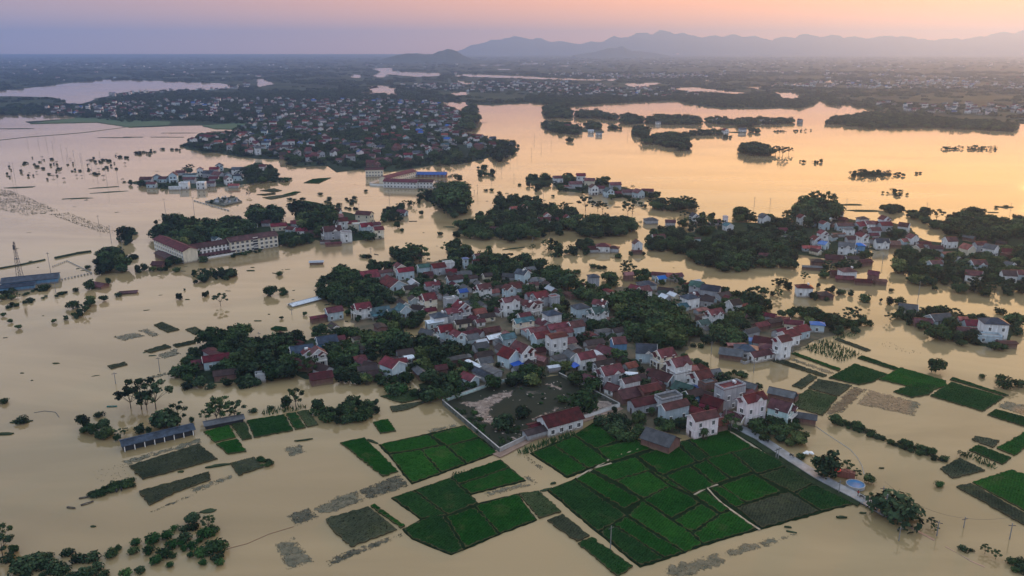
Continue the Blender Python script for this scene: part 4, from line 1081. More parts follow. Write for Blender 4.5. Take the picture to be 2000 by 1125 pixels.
FRZ = {'C8': 'C7'}
for ln in HOUSES.split('\n'):
    w = ln.split(); fr = w[0]; a, b = w[1].split(','); u, v = fp(fr, (float(a), float(b)))
    L, Wd, st, yaw = map(float, w[2:6]); rf, wl, ty = w[6:9]; op = w[9] if len(w) > 9 else ''
    k = .79 if fr[0] == 'A' or fr == 'B1' else .72 if fr in ('C7', 'C8') else .80 if fr[0] == 'C' else .75
    L *= k; Wd *= k; st = st * (.89 if fr[0] == 'A' or fr == 'B1' else .8)
    zr = st * 3.2 + {'g': .30, 'x': .36, 'h': .27, 'l': .12, 'f': 0}[ty] * Wd * .45
    x, y = G(u, v, zr)
    house(x, y, L, Wd, st, yaw, rf, wl, ty, op, 2 if (y < 560 and fr != 'C7') else 1, ZONES[FRZ.get(fr, fr)], 'outbuilding' if float(w[4]) < 1.25 and (wl in 'gD' or float(w[4]) < 1) else 'house', u)
    HREC[-1]['st'] = float(w[4])
# small sheds and kitchens packed between the houses
def infill(s, n, where, seed):
    rr = random.Random(seed); g = gpoly(s); A_ = np.array(g); lo, hi = A_.min(0), A_.max(0); k = t_ = 0
    while k < n and t_ < 6000:
        t_ += 1; p = (rr.uniform(lo[0], hi[0]), rr.uniform(lo[1], hi[1])); L, Wd = rr.uniform(4, 7), rr.uniform(3, 4.4)
        if not inside(p, g) or inside(p, YARD) or any(abs((p[0] - f[0]) * f[2] + (p[1] - f[1]) * f[3]) < f[4] + L * .45 and abs(-(p[0] - f[0]) * f[3] + (p[1] - f[1]) * f[2]) < f[5] + L * .45 for f in FOOT): continue
        house(p[0], p[1], L, Wd, rr.uniform(.72, 1.0), 28 + rr.choice((0, 90)) + rr.uniform(-6, 6), rr.choice('RVVVDDDYYOM'), rr.choice('gDDLC'), rr.choice('ggl'), '', 2, where, 'outbuilding', PX(*p)[0]); k += 1
infill('P 740,560 900,520 1050,535 1140,590 1140,640 1000,640 850,640 780,600', 26, 'between the back row houses', 1)
infill('P 900,650 1140,640 1200,690 1400,740 1400,800 1300,800 1200,720 1090,720 960,740 900,700', 30, 'between the village front houses', 2)
infill('P 1160,560 1400,560 1440,600 1480,640 1350,660 1340,600 1200,590', 12, 'between far grove houses', 3)
infill('P 640,640 880,640 890,740 700,745', 12, 'in gardens behind the reeds', 4)
infill('P 1570,430 1740,430 1780,470 1740,510 1600,520 1570,470', 14, 'between east hamlet houses', 5)
infill('P 1780,470 1990,470 1990,540 1800,530', 10, 'between shaded bank houses', 6)
def quick_label(o, lab, cat, grp=None): HREC[-1]['fixed'] = True; return tag(o, lab, cat, grp)

# the school wings, hall and other long buildings
def long_block(name, u, v, L, Wd, st, yaw, rf, wl, nwin, label, rise=None, band=True, stair=None, winside=-1, z0=0., ww=1., rows=None, end_w=0, sh=3.0):
    Hh = st * sh; rise = rise if rise is not None else .2 * Wd
    x, y = G(u, v, Hh + rise * .45 + z0); root = thing(name, (x, y, z0), R(yaw)); yr = R(yaw)
    FOOT.append((x, y, math.cos(yr), math.sin(yr), L / 2 + 1, Wd / 2 + 1))
    w = MB(); gable_solid(w, L, Wd, -.6 - z0, Hh, rise); part('wall', w, WALL[wl], root)
    r = MB(); gable_roof(r, L, Wd, Hh, rise, .6, .18, .5); ro = part('roof', r, ROOF[rf], root)
    c = MB(); c.box(-L / 2 - .5, -.16, Hh + rise + .17, L / 2 + .5, .16, Hh + rise + .32); part('ridge_cap', c, ROOF[rf], ro)
    for s_ in range(int(st + .06)):
        if band and s_:
            bn = MB(); bn.box(-L / 2, -Wd / 2 - .12, s_ * sh - .1, L / 2, -Wd / 2, s_ * sh + .1); part('floor_band', bn, M['trim'], root)
        for q in range(nwin):
            xx = (q + .5) / nwin * L - L / 2
            if stair is not None and abs(xx - stair * L) < 2.0: continue
            fwin(root, xx, -Wd / 2, s_ * sh + sh * .54, 0, 2, ww)
            if winside == 2: fwin(root, xx, Wd / 2, s_ * sh + sh * .54, R(180), 2, ww)
        for q in range(end_w):
            yy = ((q + .5) / end_w - .5) * Wd * .8
            fwin(root, (L / 2 if math.sin(yr) < 0 else -L / 2), yy, s_ * sh + sh * .54, R(90) if math.sin(yr) < 0 else -R(90), 2, .8)
    if stair is not None:
        s2 = MB(); s2.box(stair * L - 1.5, -Wd / 2 - .1, .3, stair * L + 1.5, -Wd / 2 + .02, Hh - .3); part('stairwell_glazing', s2, M['glass'], root)
        for q in range(1, int(st) * 2): s3 = MB(); s3.box(stair * L - 1.5, -Wd / 2 - .22, q * 1.6, stair * L + 1.5, -Wd / 2 - .1, q * 1.6 + .35); part('stair_band', s3, M['trim'], root)
    tag(root, label, 'building'); return root
s1 = long_block('school_building', 341, 474, 44, 8.5, 3.0, -46, 'V', 'C', 13, 'three-storey cream school wing with maroon roof, gable end to the water', sh=2.45)
s2 = long_block('school_building', 409, 475.5, 26, 8, 2.95, 41, 'V', 'W', 11, 'white school wing with dark windows and a red awning along its foot', sh=2.2)
p = MB(); p.add([(-11, -4, 2.6), (13, -4, 2.6), (13, -7.2, 1.7), (-11, -7.2, 1.7), (-11, -4, 2.75), (13, -4, 2.75), (13, -7.2, 1.85), (-11, -7.2, 1.85)], [(0, 1, 2, 3), (4, 5, 6, 7), (2, 3, 7, 6), (0, 3, 7, 4), (1, 2, 6, 5)]); part('awning', p, ROOF['V'], s2)
p = MB(); p.box(-10.8, -7.1, -.5, 12.8, -6.9, 1.0); part('low_wall', p, M['white'], s2)
s3 = long_block('school_building', 491, 461, 30, 9, 3.0, 38.5, 'V', 'C', 10, 'long cream school block with maroon roof and glazed stairwell in the middle', stair=.02, ww=1.25, sh=2.5)
long_block('awning_shed', 323, 497, 20, 5, .9, -46, 'V', 'D', 0, 'low maroon shed roof beside the gable-ended school wing', band=False)
long_block('school_building', 777.5, 339, 50, 9, 2., 64.6, 'V', 'C', 14, 'long red-roofed school wing running back from the walled school front', winside=2)
long_block('school_building', 784, 352, 31, 9, 2., -11.7, 'V', 'W', 10, 'white two-storey school front with grouped dark windows behind a perimeter wall')
long_block('school_building', 831, 352.5, 15, 8, 2., -9, 'V', 'W', 5, 'short white school block beside the longer school front')
x = long_block('market_hall', 842, 338, 30, 9, 1., -4, 'K', 'D', 8, 'open hall under a bright blue roof behind the white school')
long_block('apartment_block', 731, 329, 17, 8, 2.4, 8, 'V', 'C', 6, 'cream flood-standing block with maroon roof left of the walled school')
long_block('community_hall', 1094, 811, 13.5, 7, 1.3, 30.5, 'V', 'W', 4, 'white hall with maroon hipped roof and four dark windows at the school yard', rise=2.2, band=False)
long_block('annex', 1052, 828, 6, 3.5, .9, 30.5, 'V', 'D', 0, 'low maroon lean-to beside the white yard hall', rise=.5, band=False)
long_block('annex', 1046, 838, 8, 3.2, .85, 30.5, 'D', 'g', 0, 'dark roofed gatehouse wing along the yard wall', rise=.7, band=False)
fs_ = long_block('farm_shed', 308, 847, 21, 4.4, .65, 33, 'B', 'k', 0, 'long blue-grey roofed farm shed standing in water beside dense trees', rise=.7, band=False)  # solid dark walls stand in for the shaded open front behind the posts
for q in range(8): p = MB(); xx = -10.2 + q * 2.9; p.box(xx - .12, -2.75, -.5, xx + .12, -2.5, 2.0); part('post', p, M['trim'], fs_)
long_block('farm_shed', 437, 819, 12, 3.2, .5, 27, 'Y', 'k', 0, 'dark grey shed roof between sparse trees and the bright rice plots', rise=.5, band=False)
x = long_block('drowned_shed', 596.5, 587, 17, 4.2, .25, 47, 'M', 'L', 0, 'pale tin roof of a shed drowned up to its eaves', rise=.7, band=False)
long_block('drowned_shed', 618, 510.5, 7.5, 3.2, .5, 9, 'M', 'D', 0, 'small greenish shelter alone in open water before the school island', rise=.4, band=False)
long_block('pump_station', 60, 541, 26, 12, .9, 24, 'B', 'b', 6, 'flooded station with blue walls and dark roof beside the lattice mast', rise=1.2, band=False)
long_block('pump_station', 24, 557, 20, 5, .8, 24, 'B', 'b', 5, 'low blue wing in front of the flooded station', rise=.8, band=False)
long_block('drowned_roof', 195, 554.5, 7.5, 5, .5, -25, 'V', 'D', 0, 'small maroon roof between two trees in open water', rise=1., band=False)
long_block('drowned_roof', 251, 569.5, 8, 3, .25, 15, 'V', 'D', 0, 'flat maroon roof almost under water', rise=.4, band=False)
long_block('drowned_roof', 309, 513, 6, 5, .9, 0, 'V', 'D', 0, 'small maroon roof by the school island tip', rise=1.1, band=False)

# ---------------------------------------------------------------- the big town behind: nearest houses one by one, the rest as one mass
TOWN = gpoly('P 365,284 392,268 430,265 470,252 500,246 540,236 580,222 620,208 690,200 760,197 860,206 900,220 905,245 890,260 950,275 1000,286 955,300 905,313 850,316 760,330 700,325 640,318 575,318 470,300 400,295')
TA = np.array(TOWN); lo, hi = TA.min(0), TA.max(0); cand = []
HOLES = [gpoly('C5 -20,480 180,440 380,480 400,540 300,570 100,560'), gpoly('C5 640,470 820,460 840,520 660,530'), gpoly('C5 1280,600 1420,560 1440,760 1280,770'), gpoly('C4 1700,350 2000,350 2000,460 1700,440')]
yy = lo[1]
while yy < hi[1]:
    xx = lo[0] + random.uniform(0, 15)
    while xx < hi[0]:
        p = (xx + random.uniform(-5, 5), yy + random.uniform(-5, 5))
        dens = .46 if yy < 1150 else .36
        if inside(p, TOWN) and random.random() < dens and not any(inside(p, h) for h in HOLES): cand.append(p)
        xx += 14
    yy += 14
cand.sort(key=lambda p: p[1])
def rnd_house(): 
    return (random.uniform(6, 10.5), random.uniform(5, 6.8), random.choice((1, 1, 1.5, 1.8, 1.8, 2.6)), random.choice((5, 0, 10, -80, -75, -65, 25, -45)) + random.uniform(-6, 6), random.choice('RRRVVVODDBBTYYK' if random.random() < .6 else 'RRVVRDB'), random.choice('WLLgggggDDDP'), random.choice('gggxhg'))
NEAR_TOWN = 70
for p in cand[:NEAR_TOWN]:
    L, Wd, st, yaw, rf, wl, ty = rnd_house(); u, v, _ = PX(p[0], p[1])
    house(p[0], p[1], L, Wd, st, yaw, rf, wl, ty, '', 1, ZONES['T'], 'house', u, .4)
mb = MB(); wk = 'WLCgP'; rk = 'RVODBTYK'
def mass_house(mb, p, L, Wd, st, yaw, rf, wl, ty, z0=.4):
    h = MB(); Hh = st * 3.2; gable_solid(h, L, Wd, 0, Hh, .3 * Wd, wk.index(wl) if wl in wk else 0); nb = len(h.f)
    r = MB(); gable_roof(r, L, Wd, Hh, .3 * Wd, .5, .15); h.add(r.v, r.f, len(wk) + rk.index(rf))
    fr = 1 if math.sin(R(yaw)) < 0 else -1
    for s_ in range(int(st)):
        for q in (-1, 1):
            z = 1.6 + 3.2 * s_; a, y0 = fr * (L / 2 + .05), q * Wd * .24
            h.add([(a, y0 - .7, z - .8), (a, y0 + .7, z - .8), (a, y0 + .7, z + .8), (a, y0 - .7, z + .8)], [(0, 1, 2, 3)], len(wk) + len(rk))
            x0 = q * L * .25; h.add([(x0 - .8, -Wd / 2 - .05, z - .8), (x0 + .8, -Wd / 2 - .05, z - .8), (x0 + .8, -Wd / 2 - .05, z + .8), (x0 - .8, -Wd / 2 - .05, z + .8)], [(0, 1, 2, 3)], len(wk) + len(rk))
    c, s = math.cos(R(yaw)), math.sin(R(yaw)); o = len(mb.v)
    mb.v += [(p[0] + x * c - y * s, p[1] + x * s + y * c, z + z0) for x, y, z in h.v]; mb.f += [tuple(i + o for i in f) for f in h.f]; mb.mi += h.mi
for p in cand[NEAR_TOWN:]: mass_house(mb, p, *rnd_house())
FARH = gpoly('P -100,212 130,200 300,170 700,150 1050,140 1500,140 2100,160 2150,230 1800,222 1600,190 1300,190 1000,200 900,205 700,200 560,245 440,240 150,228 0,212')
FA = np.array(FARH); lo, hi = FA.min(0), FA.max(0); n = 0
while n < 1150:
    p = rng.uniform(lo, hi); q = math.sin(p[0] / 210 + 1.7 * math.sin(p[1] / 330)) + math.sin(p[1] / 190 + 1.2 * math.sin(p[0] / 260))
    if q > (-.2 if 380 < PX(p[0], p[1])[0] < 950 and p[1] < 2600 else .35) and random.random() < (1500 / p[1]) ** 1.2 and inside(p, FARH) and not any(inside(p, g) for g in poolg): mass_house(mb, p, *rnd_house()); n += 1
for s, k in [('P 1000,120 2000,120 2200,160 1000,150', 160), ('P -100,120 900,125 900,150 -100,165', 120)]:
    g = gpoly(s); A_ = np.array(g); lo, hi = A_.min(0), A_.max(0); n = 0
    while n < k:
        p = rng.uniform(lo, hi)
        if inside(p, g): L, Wd, st, yaw, rf, wl, ty = rnd_house(); mass_house(mb, p, L * 1.6, Wd * 1.6, st, yaw, rf, wl, ty); n += 1
o = link('town_houses', mb.mesh('town_houses', [WALL[k] for k in wk] + [ROOF[k] for k in rk] + [M['glass']])); tag(o, 'hazy mass of small red-roofed town houses filling the land beyond the flood', kind='stuff')

# ---------------------------------------------------------------- trees: crowns of many small leaf clumps on limbed trunks
LEAF = dict(dark=leafmat('leaves_dark', (.007, .018, .011), (.044, .080, .038)), mid=leafmat('leaves_mid', (.009, .025, .012), (.055, .100, .036)), pale=leafmat('leaves_pale', (.022, .042, .016), (.098, .13, .046)),
            orch=leafmat('leaves_orchard', (.007, .028, .011), (.036, .10, .028)))
def leaf_mesh(name, lobes, n, s, m, seed, flat=1., inner=.25, droop=0., strip=1.):
    """lobes: (x, y, z, radius, zsquash) in tree-height units"""
    rg = np.random.default_rng(seed); wts = np.array([l[3] ** 2 for l in lobes]); wts /= wts.sum()
    k = rg.choice(len(lobes), n, p=wts); Lb = np.array(lobes)[k]
    d = rg.normal(size=(n, 3)); d[:, 2] += .25; d /= np.linalg.norm(d, axis=1)[:, None]
    rr = np.where(rg.random(n) < inner, rg.uniform(.3, .9, n), rg.uniform(.85, 1.12, n))
    bump = 1 + .16 * np.sin(d[:, 0] * 7 + k) * np.sin(d[:, 1] * 6 + 2 * k) + .1 * np.sin(d[:, 2] * 9 + k)
    c = Lb[:, :3] + d * (Lb[:, 3] * rr * bump)[:, None] * np.c_[np.ones(n), np.ones(n), Lb[:, 4]]
    nr = d + rg.normal(0, .45, (n, 3)); nr[:, 2] += .35; nr /= np.linalg.norm(nr, axis=1)[:, None]
    ref = rg.normal(size=(n, 3)); u = np.cross(nr, ref); u /= np.linalg.norm(u, axis=1)[:, None]; w = np.cross(nr, u)
    sz = s * rg.uniform(.55, 1.35, n); su = u * (sz * .5 * strip)[:, None]; sw = w * (sz * .5)[:, None]
    j = lambda: rg.uniform(.55, 1.2, (n, 1))
    V = np.empty((n, 4, 3)); V[:, 0] = c - su * j() - sw * j(); V[:, 1] = c + su * j() - sw * j(); V[:, 2] = c + su * j() + sw * j(); V[:, 3] = c - su * j() + sw * j()
    V[:, :, 2] = np.maximum(V[:, :, 2], .005)
    me = bpy.data.meshes.new(name); me.vertices.add(4 * n); me.vertices.foreach_set('co', V.ravel()); me.loops.add(4 * n); me.loops.foreach_set('vertex_index', np.arange(4 * n)); me.polygons.add(n)
    me.polygons.foreach_set('loop_start', np.arange(0, 4 * n, 4)); me.polygons.foreach_set('loop_total', np.full(n, 4)); me.materials.append(m)
    at = me.attributes.new('leaf', 'FLOAT', 'POINT'); lv = np.clip(.45 + rg.normal(0, .22, n) + .35 * (rg.random(len(lobes))[k] - .5), 0, 1); at.data.foreach_set('value', np.repeat(lv, 4)); me.update(); return me
def trunk_mesh(name, tips, r0=.022, fork=.3, lean=0.):
    mb = MB(); base = Vector((0, 0, -.06)); fk = Vector((lean, 0, fork)); mb.tube(base, fk, r0, r0 * .7, 6, cap=False)
    for tp in tips:
        tp = Vector(tp); md = fk.lerp(tp, .55) + Vector((0, 0, .03)); mb.tube(fk, md, r0 * .5, r0 * .3, 4, cap=False); mb.tube(md, tp, r0 * .3, r0 * .1, 4, cap=False)
    return mb.mesh(name, [M['bark']])
def lobes_round(seed, n, R0, zc, zs, rad):
    rg = np.random.default_rng(seed); L = [(0, 0, zc, rad * 1.25, .9)]
    for i in range(n):
        a = i / n * 6.283 + rg.uniform(-.3, .3); q = R0 * rg.uniform(.55, 1.05); L.append((q * math.cos(a), q * math.sin(a), zc + rg.uniform(-1, 1) * zs, rad * rg.uniform(.7, 1.15), rg.uniform(.7, .95)))
    return L
PROTO = {}
def proto(key, lobes, n, s, m, seed, fork=.3, lean=0., r0=.022, **kw):
    cr = leaf_mesh('crown_leaves', lobes, n, s, LEAF[m], seed, **kw); tr = trunk_mesh('trunk_limbs', [(l[0] * .9, l[1] * .9, l[2]) for l in lobes], r0, fork, lean); PROTO[key] = (tr, cr)
proto('round', lobes_round(1, 7, .26, .60, .14, .21), 900, .085, 'dark', 1)
proto('round2', lobes_round(2, 8, .30, .57, .16, .20), 900, .085, 'mid', 2)
proto('round3', lobes_round(21, 9, .24, .58, .22, .18), 850, .08, 'dark', 22)
proto('tall', lobes_round(3, 8, .17, .62, .27, .16), 800, .07, 'dark', 3)
proto('wide', lobes_round(4, 11, .42, .62, .10, .20), 1200, .075, 'mid', 4, fork=.22)
sp = [(.30 * math.cos(a) * q, .30 * math.sin(a) * q, z, r, .65) for a, q, z, r in [(0, 1.2, .62, .13), (.8, .7, .86, .12), (1.5, 1.3, .7, .13), (2.3, .9, .92, .10), (3., 1.35, .58, .13), (3.7, .8, .8, .12), (4.4, 1.3, .68, .12), (5.2, .6, .93, .11), (5.8, 1.2, .78, .12), (2., .3, .75, .11), (4.9, 1.1, .48, .10), (1.1, 1.2, .45, .10)]]
proto('sparse', sp, 800, .055, 'mid', 5, fork=.28, inner=.5)
sp2 = [(.40 * math.cos(a) * q, .40 * math.sin(a) * q, z, r, .55) for a, q, z, r in [(0, 1.1, .66, .13), (.9, .9, .84, .14), (1.9, 1.2, .74, .14), (2.8, .8, .90, .12), (3.6, 1.2, .66, .13), (4.5, .9, .82, .14), (5.4, 1.2, .7, .13), (1.2, .2, .93, .12), (2.5, 1.3, .52, .10), (5., 1.25, .5, .1)]]
proto('airy', sp2, 900, .058, 'dark', 6, fork=.3, inner=.5)
proto('bush', lobes_round(7, 6, .55, .45, .12, .42), 420, .16, 'mid', 7, fork=.2)
proto('bush2', lobes_round(8, 7, .6, .42, .15, .36), 420, .15, 'dark', 8, fork=.2)
proto('orchard', lobes_round(9, 6, .42, .50, .15, .36), 520, .14, 'orch', 9, fork=.2)
proto('paleround', lobes_round(10, 8, .28, .56, .18, .20), 850, .085, 'pale', 10)
proto('big', lobes_round(12, 14, .36, .55, .24, .19), 2000, .055, 'mid', 12, fork=.2, r0=.03)
def frond_mesh(name, fronds, m, seed):
    rg = np.random.default_rng(seed); V = []; F = []; A = []
    for (x, y, z, az, ln, w, up) in fronds:
        pr = None; lv = rg.uniform(.1, .9)
        for i in range(6):
            q = i / 5; px = x + math.cos(az) * ln * q * (1 - .15 * q); py = y + math.sin(az) * ln * q * (1 - .15 * q); pz = z + up * q - (up + .55 * ln) * q * q * .8
            ww = w * math.sin(math.pi * (.08 + .88 * q)) * rg.uniform(.7, 1.1); sx, sy = -math.sin(az) * ww, math.cos(az) * ww; o = len(V)
            V += [(px - sx, py - sy, pz - ww * .35), (px, py, pz), (px + sx, py + sy, pz - ww * .35)]; A += [lv] * 3
            if pr is not None: F += [(pr, pr + 1, o + 1, o), (pr + 1, pr + 2, o + 2, o + 1)]
            pr = o
    me = bpy.data.meshes.new(name); me.from_pydata(V, [], F); me.materials.append(m); at = me.attributes.new('leaf', 'FLOAT', 'POINT'); at.data.foreach_set('value', A); me.update(); return me
rg_ = np.random.default_rng(31)
fr_ = []
for i in range(12):
    a0 = rg_.uniform(0, 6.28); q = rg_.uniform(0, .17); zz = rg_.uniform(.45, .72)
    for k in range(7): fr_.append((q * math.cos(a0), q * math.sin(a0), zz, rg_.uniform(0, 6.28), rg_.uniform(.20, .30), rg_.uniform(.03, .048), rg_.uniform(.14, .34)))
tb = MB()
for i in range(9): a0 = i * .7; q = .022 * i; tb.tube((q * math.cos(a0), q * math.sin(a0), -.05), (q * 1.1 * math.cos(a0), q * 1.1 * math.sin(a0), .6), .022, .015, 5, cap=False)
PROTO['banana'] = (tb.mesh('trunk_limbs', [M['bark']]), frond_mesh('crown_leaves', fr_, LEAF['mid'], 5))
tb = MB(); tb.tube((0, 0, -.05), (.01, 0, .84), .018, .012, 6, cap=False)
PROTO['palm'] = (tb.mesh('trunk_limbs', [M['bark']]), frond_mesh('crown_leaves', [(0.01, 0, .84, i * .57, rg_.uniform(.2, .27), .03, rg_.uniform(.05, .22)) for i in range(12)], LEAF['mid'], 6))
cl = []
for i in range(11): a = rg_.uniform(0, 6.28); q = 2.2 * math.sqrt(rg_.random()); cl.append((q * math.cos(a), q * math.sin(a), rg_.uniform(.40, .60), rg_.uniform(.38, .6), .85))
proto('clump', cl, 520, .34, 'dark', 14, fork=.1)
KINDS = list(PROTO); RAD = dict(round=.42, round2=.45, round3=.40, tall=.30, wide=.55, sparse=.42, airy=.5, bush=.85, bush2=.85, orchard=.7, paleround=.44, big=.5, banana=.45, palm=.25, clump=2.3)
KTXT = dict(round='dense dark green tree', round2='broad mid green tree', round3='knobbly dark green tree', tall='tall narrow dark tree', wide='wide spreading tree', sparse='sparse open-branched tree', airy='airy flat-topped tree', bush='low rounded green bush', bush2='low dark bush',
            orchard='bright green orchard bush', paleround='pale olive-green tree', big='great round-crowned tree', banana='clump of broad banana leaves', palm='slender areca palm')
TREES = []
FA_ = None
def clear_of_houses(x, y, r):
    for hx, hy, c, s, a, b in FOOT:
        dx, dy = x - hx, y - hy; u = dx * c + dy * s; v = -dx * s + dy * c
        if abs(u) < a + r and abs(v) < b + r: return False
    return True
def cell_index():
    g = {}
    for f in FOOT: g.setdefault((int(f[0] // 30), int(f[1] // 30)), []).append(f)
    return g
CI = cell_index()
def clear(x, y, r):
    ix, iy = int(x // 30), int(y // 30)
    for i in (-1, 0, 1):
        for j in (-1, 0, 1):
            for hx, hy, c, s, a, b in CI.get((ix + i, iy + j), ()):
                dx, dy = x - hx, y - hy; u = dx * c + dy * s; v = -dx * s + dy * c
                if abs(u) < a + r and abs(v) < b + r: return False
    return True
SINK = dict(round=.24, round2=.22, round3=.22, tall=.24, paleround=.22, big=.2, wide=.26, bush=.08, bush2=.08, orchard=.1)
def add(x, y, h, k, zone): TREES.append((x, y, h / (1 - SINK.get(k, .04)), k, zone, random.uniform(0, 6.28)))
def single(s, k, zone, h=None):
    """'FR x,ybase,ytop' foot and tip rows in a zoom frame"""
    w = s.split(); fr = w[0]
    for t in w[1:]:
        a, b, c = map(float, t.split(',')); u, vb = fp(fr, (a, b)); _, vt = fp(fr, (a, c)); x, y = G(u, vb); add(x, y, max(1.2, hgt(u, vb, vt)), k, zone)
def grove(s, sp, hr, ks, zone, zf=.5, keep=1., house_r=.32):
    """silhouette of a grove in the photo; trees are spread where their crown middles show"""
    ksz = .72 if hr[1] < 13 and hr[0] > 3 else .9; ksp = .78 if hr[0] > 3 else 1.; ksz = .62 if zone == 'on the outer islets' else ksz; hr = (hr[0] * ksz, hr[1] * ksz); sp *= ksp; hm = sum(hr) / 2; g = gpoly(s, hm * zf); A = np.array(g); lo, hi = A.min(0), A.max(0); sp *= .97; yy = lo[1]
    while yy < hi[1]:
        xx = lo[0]
        while xx < hi[0]:
            p = (xx + random.uniform(-.42, .42) * sp, yy + random.uniform(-.42, .42) * sp); h = random.uniform(*hr) * random.choice((.55, .7, .85, 1, 1, 1.1, 1.22)); k = random.choice(ks)
            if random.random() < keep * (.82 if hr[0] > 2.2 else 1) and inside(p, g) and clear(p[0], p[1], min(house_r * RAD[k] * h, 1.8)): add(p[0], p[1], h, k, zone)
            xx += sp
        yy += sp
MIX = ['round', 'round2', 'round3', 'airy', 'tall', 'wide', 'round2', 'paleround', 'sparse', 'palm', 'banana', 'tall']; DENSE = ['round', 'round2', 'round3', 'round', 'wide', 'paleround', 'tall', 'airy', 'sparse']
Zt = dict(w='at the tree-covered west end', m='among the main village houses', s='on the school island', e='in the east hamlet', r='on the shaded east bank', i='on the wooded islet', l='along the drowned tree line', n='in open water at the west', f='at the near corner by the paved road', c='on the small bushy island', g='behind the reed plots')
# --- main village
grove('P 612,560 628,545 655,530 675,525 697,532 745,555 745,565 775,580 735,592 690,592 655,590 628,577', 5., (7, 10), MIX, Zt['m'])
grove('P 680,592 720,585 735,600 700,625 675,612', 5., (6, 8), MIX, Zt['m'])
grove('A1 1110,110 1170,80 1300,90 1480,60 1530,150 1530,240 1430,270 1300,300 1160,260', 6., (9, 12), DENSE, 'behind the red workshop')
grove('A1 750,350 820,270 1130,260 1130,400 1050,360', 5, (5, 8), ['sparse', 'round', 'round3'], 'behind the red workshop', keep=.7)
grove('A2 40,100 150,30 260,20 400,90 520,110 520,170 380,190 180,200', 5.5, (6, 10), DENSE + ['airy'], 'at the back edge of the main village')
grove('A2 170,200 280,150 330,200 260,300 180,320', 5, (7, 9), DENSE, 'at the back edge of the main village')
grove('P 939,508 950,489 965,486 980,503 1010,507 1040,503 1068,513 1070,527 1094,531 1115,546 1142,560 1145,580 1120,576 1100,564 1070,558 1040,552 1003,543 983,533 938,531 914,525', 5.2, (7, 11), MIX, 'at the back edge of the main village')
grove('P 1204,586 1243,577 1250,593 1315,593 1330,611 1342,635 1342,668 1300,666 1250,655 1225,635 1215,617', 5., (8, 12), ['round', 'round2', 'round2', 'paleround', 'wide'], 'in the big grove on the village far side')
grove('A3 160,420 240,390 430,380 580,450 560,550 400,580 200,540', 5., (6, 9), ['round2', 'round', 'paleround'], 'in the big grove on the village far side')
grove('A3 440,220 520,195 600,320 560,380 450,370', 5., (7, 9), DENSE, 'in the big grove on the village far side')
grove('A3 770,190 1000,180 1030,260 860,310 780,260', 5., (5, 7), MIX, 'in the big grove on the village far side')
grove('A3 1330,180 1420,170 1490,260 1490,330 1380,350 1090,340 1330,250', 5., (5, 8), MIX + ['airy'], 'in the big grove on the village far side')
grove('A3 640,220 640,110 740,110 740,200', 5, (8, 10), ['airy', 'sparse'], 'in the big grove on the village far side')
grove('P 1418,582 1445,565 1475,570 1490,585 1490,615 1470,625 1440,628 1425,632 1416,620 1435,608', 5., (6, 10), MIX, 'on the walled spit beside the corn plots')
grove('P 1392,625 1445,625 1448,650 1436,670 1412,668 1400,652 1370,650 1352,645', 5., (6, 9), ['round', 'round2', 'paleround'], 'on the walled spit beside the corn plots')
grove('A8 400,610 560,620 640,700 600,740 480,720 420,680', 4, (3.5, 5), ['bush2', 'round3'], 'on the walled spit beside the corn plots')
grove('B8 545,730 640,680 800,695 950,725 1060,785 1200,795 1350,830 1370,890 1240,950 1000,970 700,950 640,870', 5., (5, 8), DENSE, 'in the dense grove on the spit')
grove('P 390,670 412,650 460,642 500,657 520,662 560,650 598,657 562,680 568,698 560,710 618,718 550,728 500,736 450,743 430,738 420,720 455,700 440,685 402,680', 5., (7, 11), DENSE + ['tall'], Zt['w'])
grove('P 322,716 345,710 385,716 400,735 440,750 430,755 395,753 365,735 325,722', 4.2, (3, 5.5), ['round', 'bush', 'round2', 'bush2'], Zt['w'])
grove('P 352,695 365,685 385,690 392,708 375,715 358,710', 4.5, (4, 6), DENSE, Zt['w'])
grove('P 430,745 520,735 545,735 540,747 480,751', 4., (3.5, 5), ['round', 'bush2'], Zt['w'])
grove('P 600,640 660,640 690,652 700,672 720,690 690,700 650,690 625,660', 5., (6, 9), MIX, Zt['g'])
grove('P 655,702 680,692 710,700 735,712 748,730 720,745 690,743 655,740', 4.8, (5, 8), DENSE, Zt['g'])
grove('P 720,660 745,645 785,655 795,680 770,698 735,698 715,680', 5.5, (9, 12), DENSE, Zt['g'])
grove('P 740,722 790,728 800,738 790,750 760,752 735,748', 4.5, (4, 7), DENSE, Zt['g'])
grove('P 810,662 850,657 890,668 890,690 880,718 850,742 820,733 800,700', 5., (7, 10), ['round', 'round2', 'paleround', 'round3'], Zt['g'])
grove('P 820,752 860,728 900,730 910,758 880,783 840,778 815,763', 4.8, (5, 8), MIX, Zt['g'])
grove('P 742,765 770,752 815,745 815,765 770,770', 4., (3, 5), ['bush', 'orchard', 'bush2'], Zt['g'])
grove('P 862,682 900,668 958,680 965,700 900,718 870,718', 5., (5, 8), MIX, 'behind the school yard')
grove('P 985,740 1040,708 1065,735 1030,748 1000,753', 5., (5, 8), ['round2', 'paleround', 'round'], 'behind the school yard')
grove('P 1075,700 1120,680 1150,700 1110,720 1090,730', 5., (5, 7), ['round2', 'paleround'], 'behind the school yard')
grove('P 945,560 1000,548 1045,560 1040,572 960,572', 4.5, (4, 6), DENSE, Zt['m'])
grove('P 920,578 950,575 975,592 960,612 930,600', 5., (6, 8), DENSE, Zt['m'])
grove('P 870,545 920,550 950,560 930,572 880,565', 4., (3.5, 5), DENSE, Zt['m'])
grove('P 800,560 830,545 835,570 820,580 800,578', 5, (6, 8), ['round2', 'round'], Zt['m'])
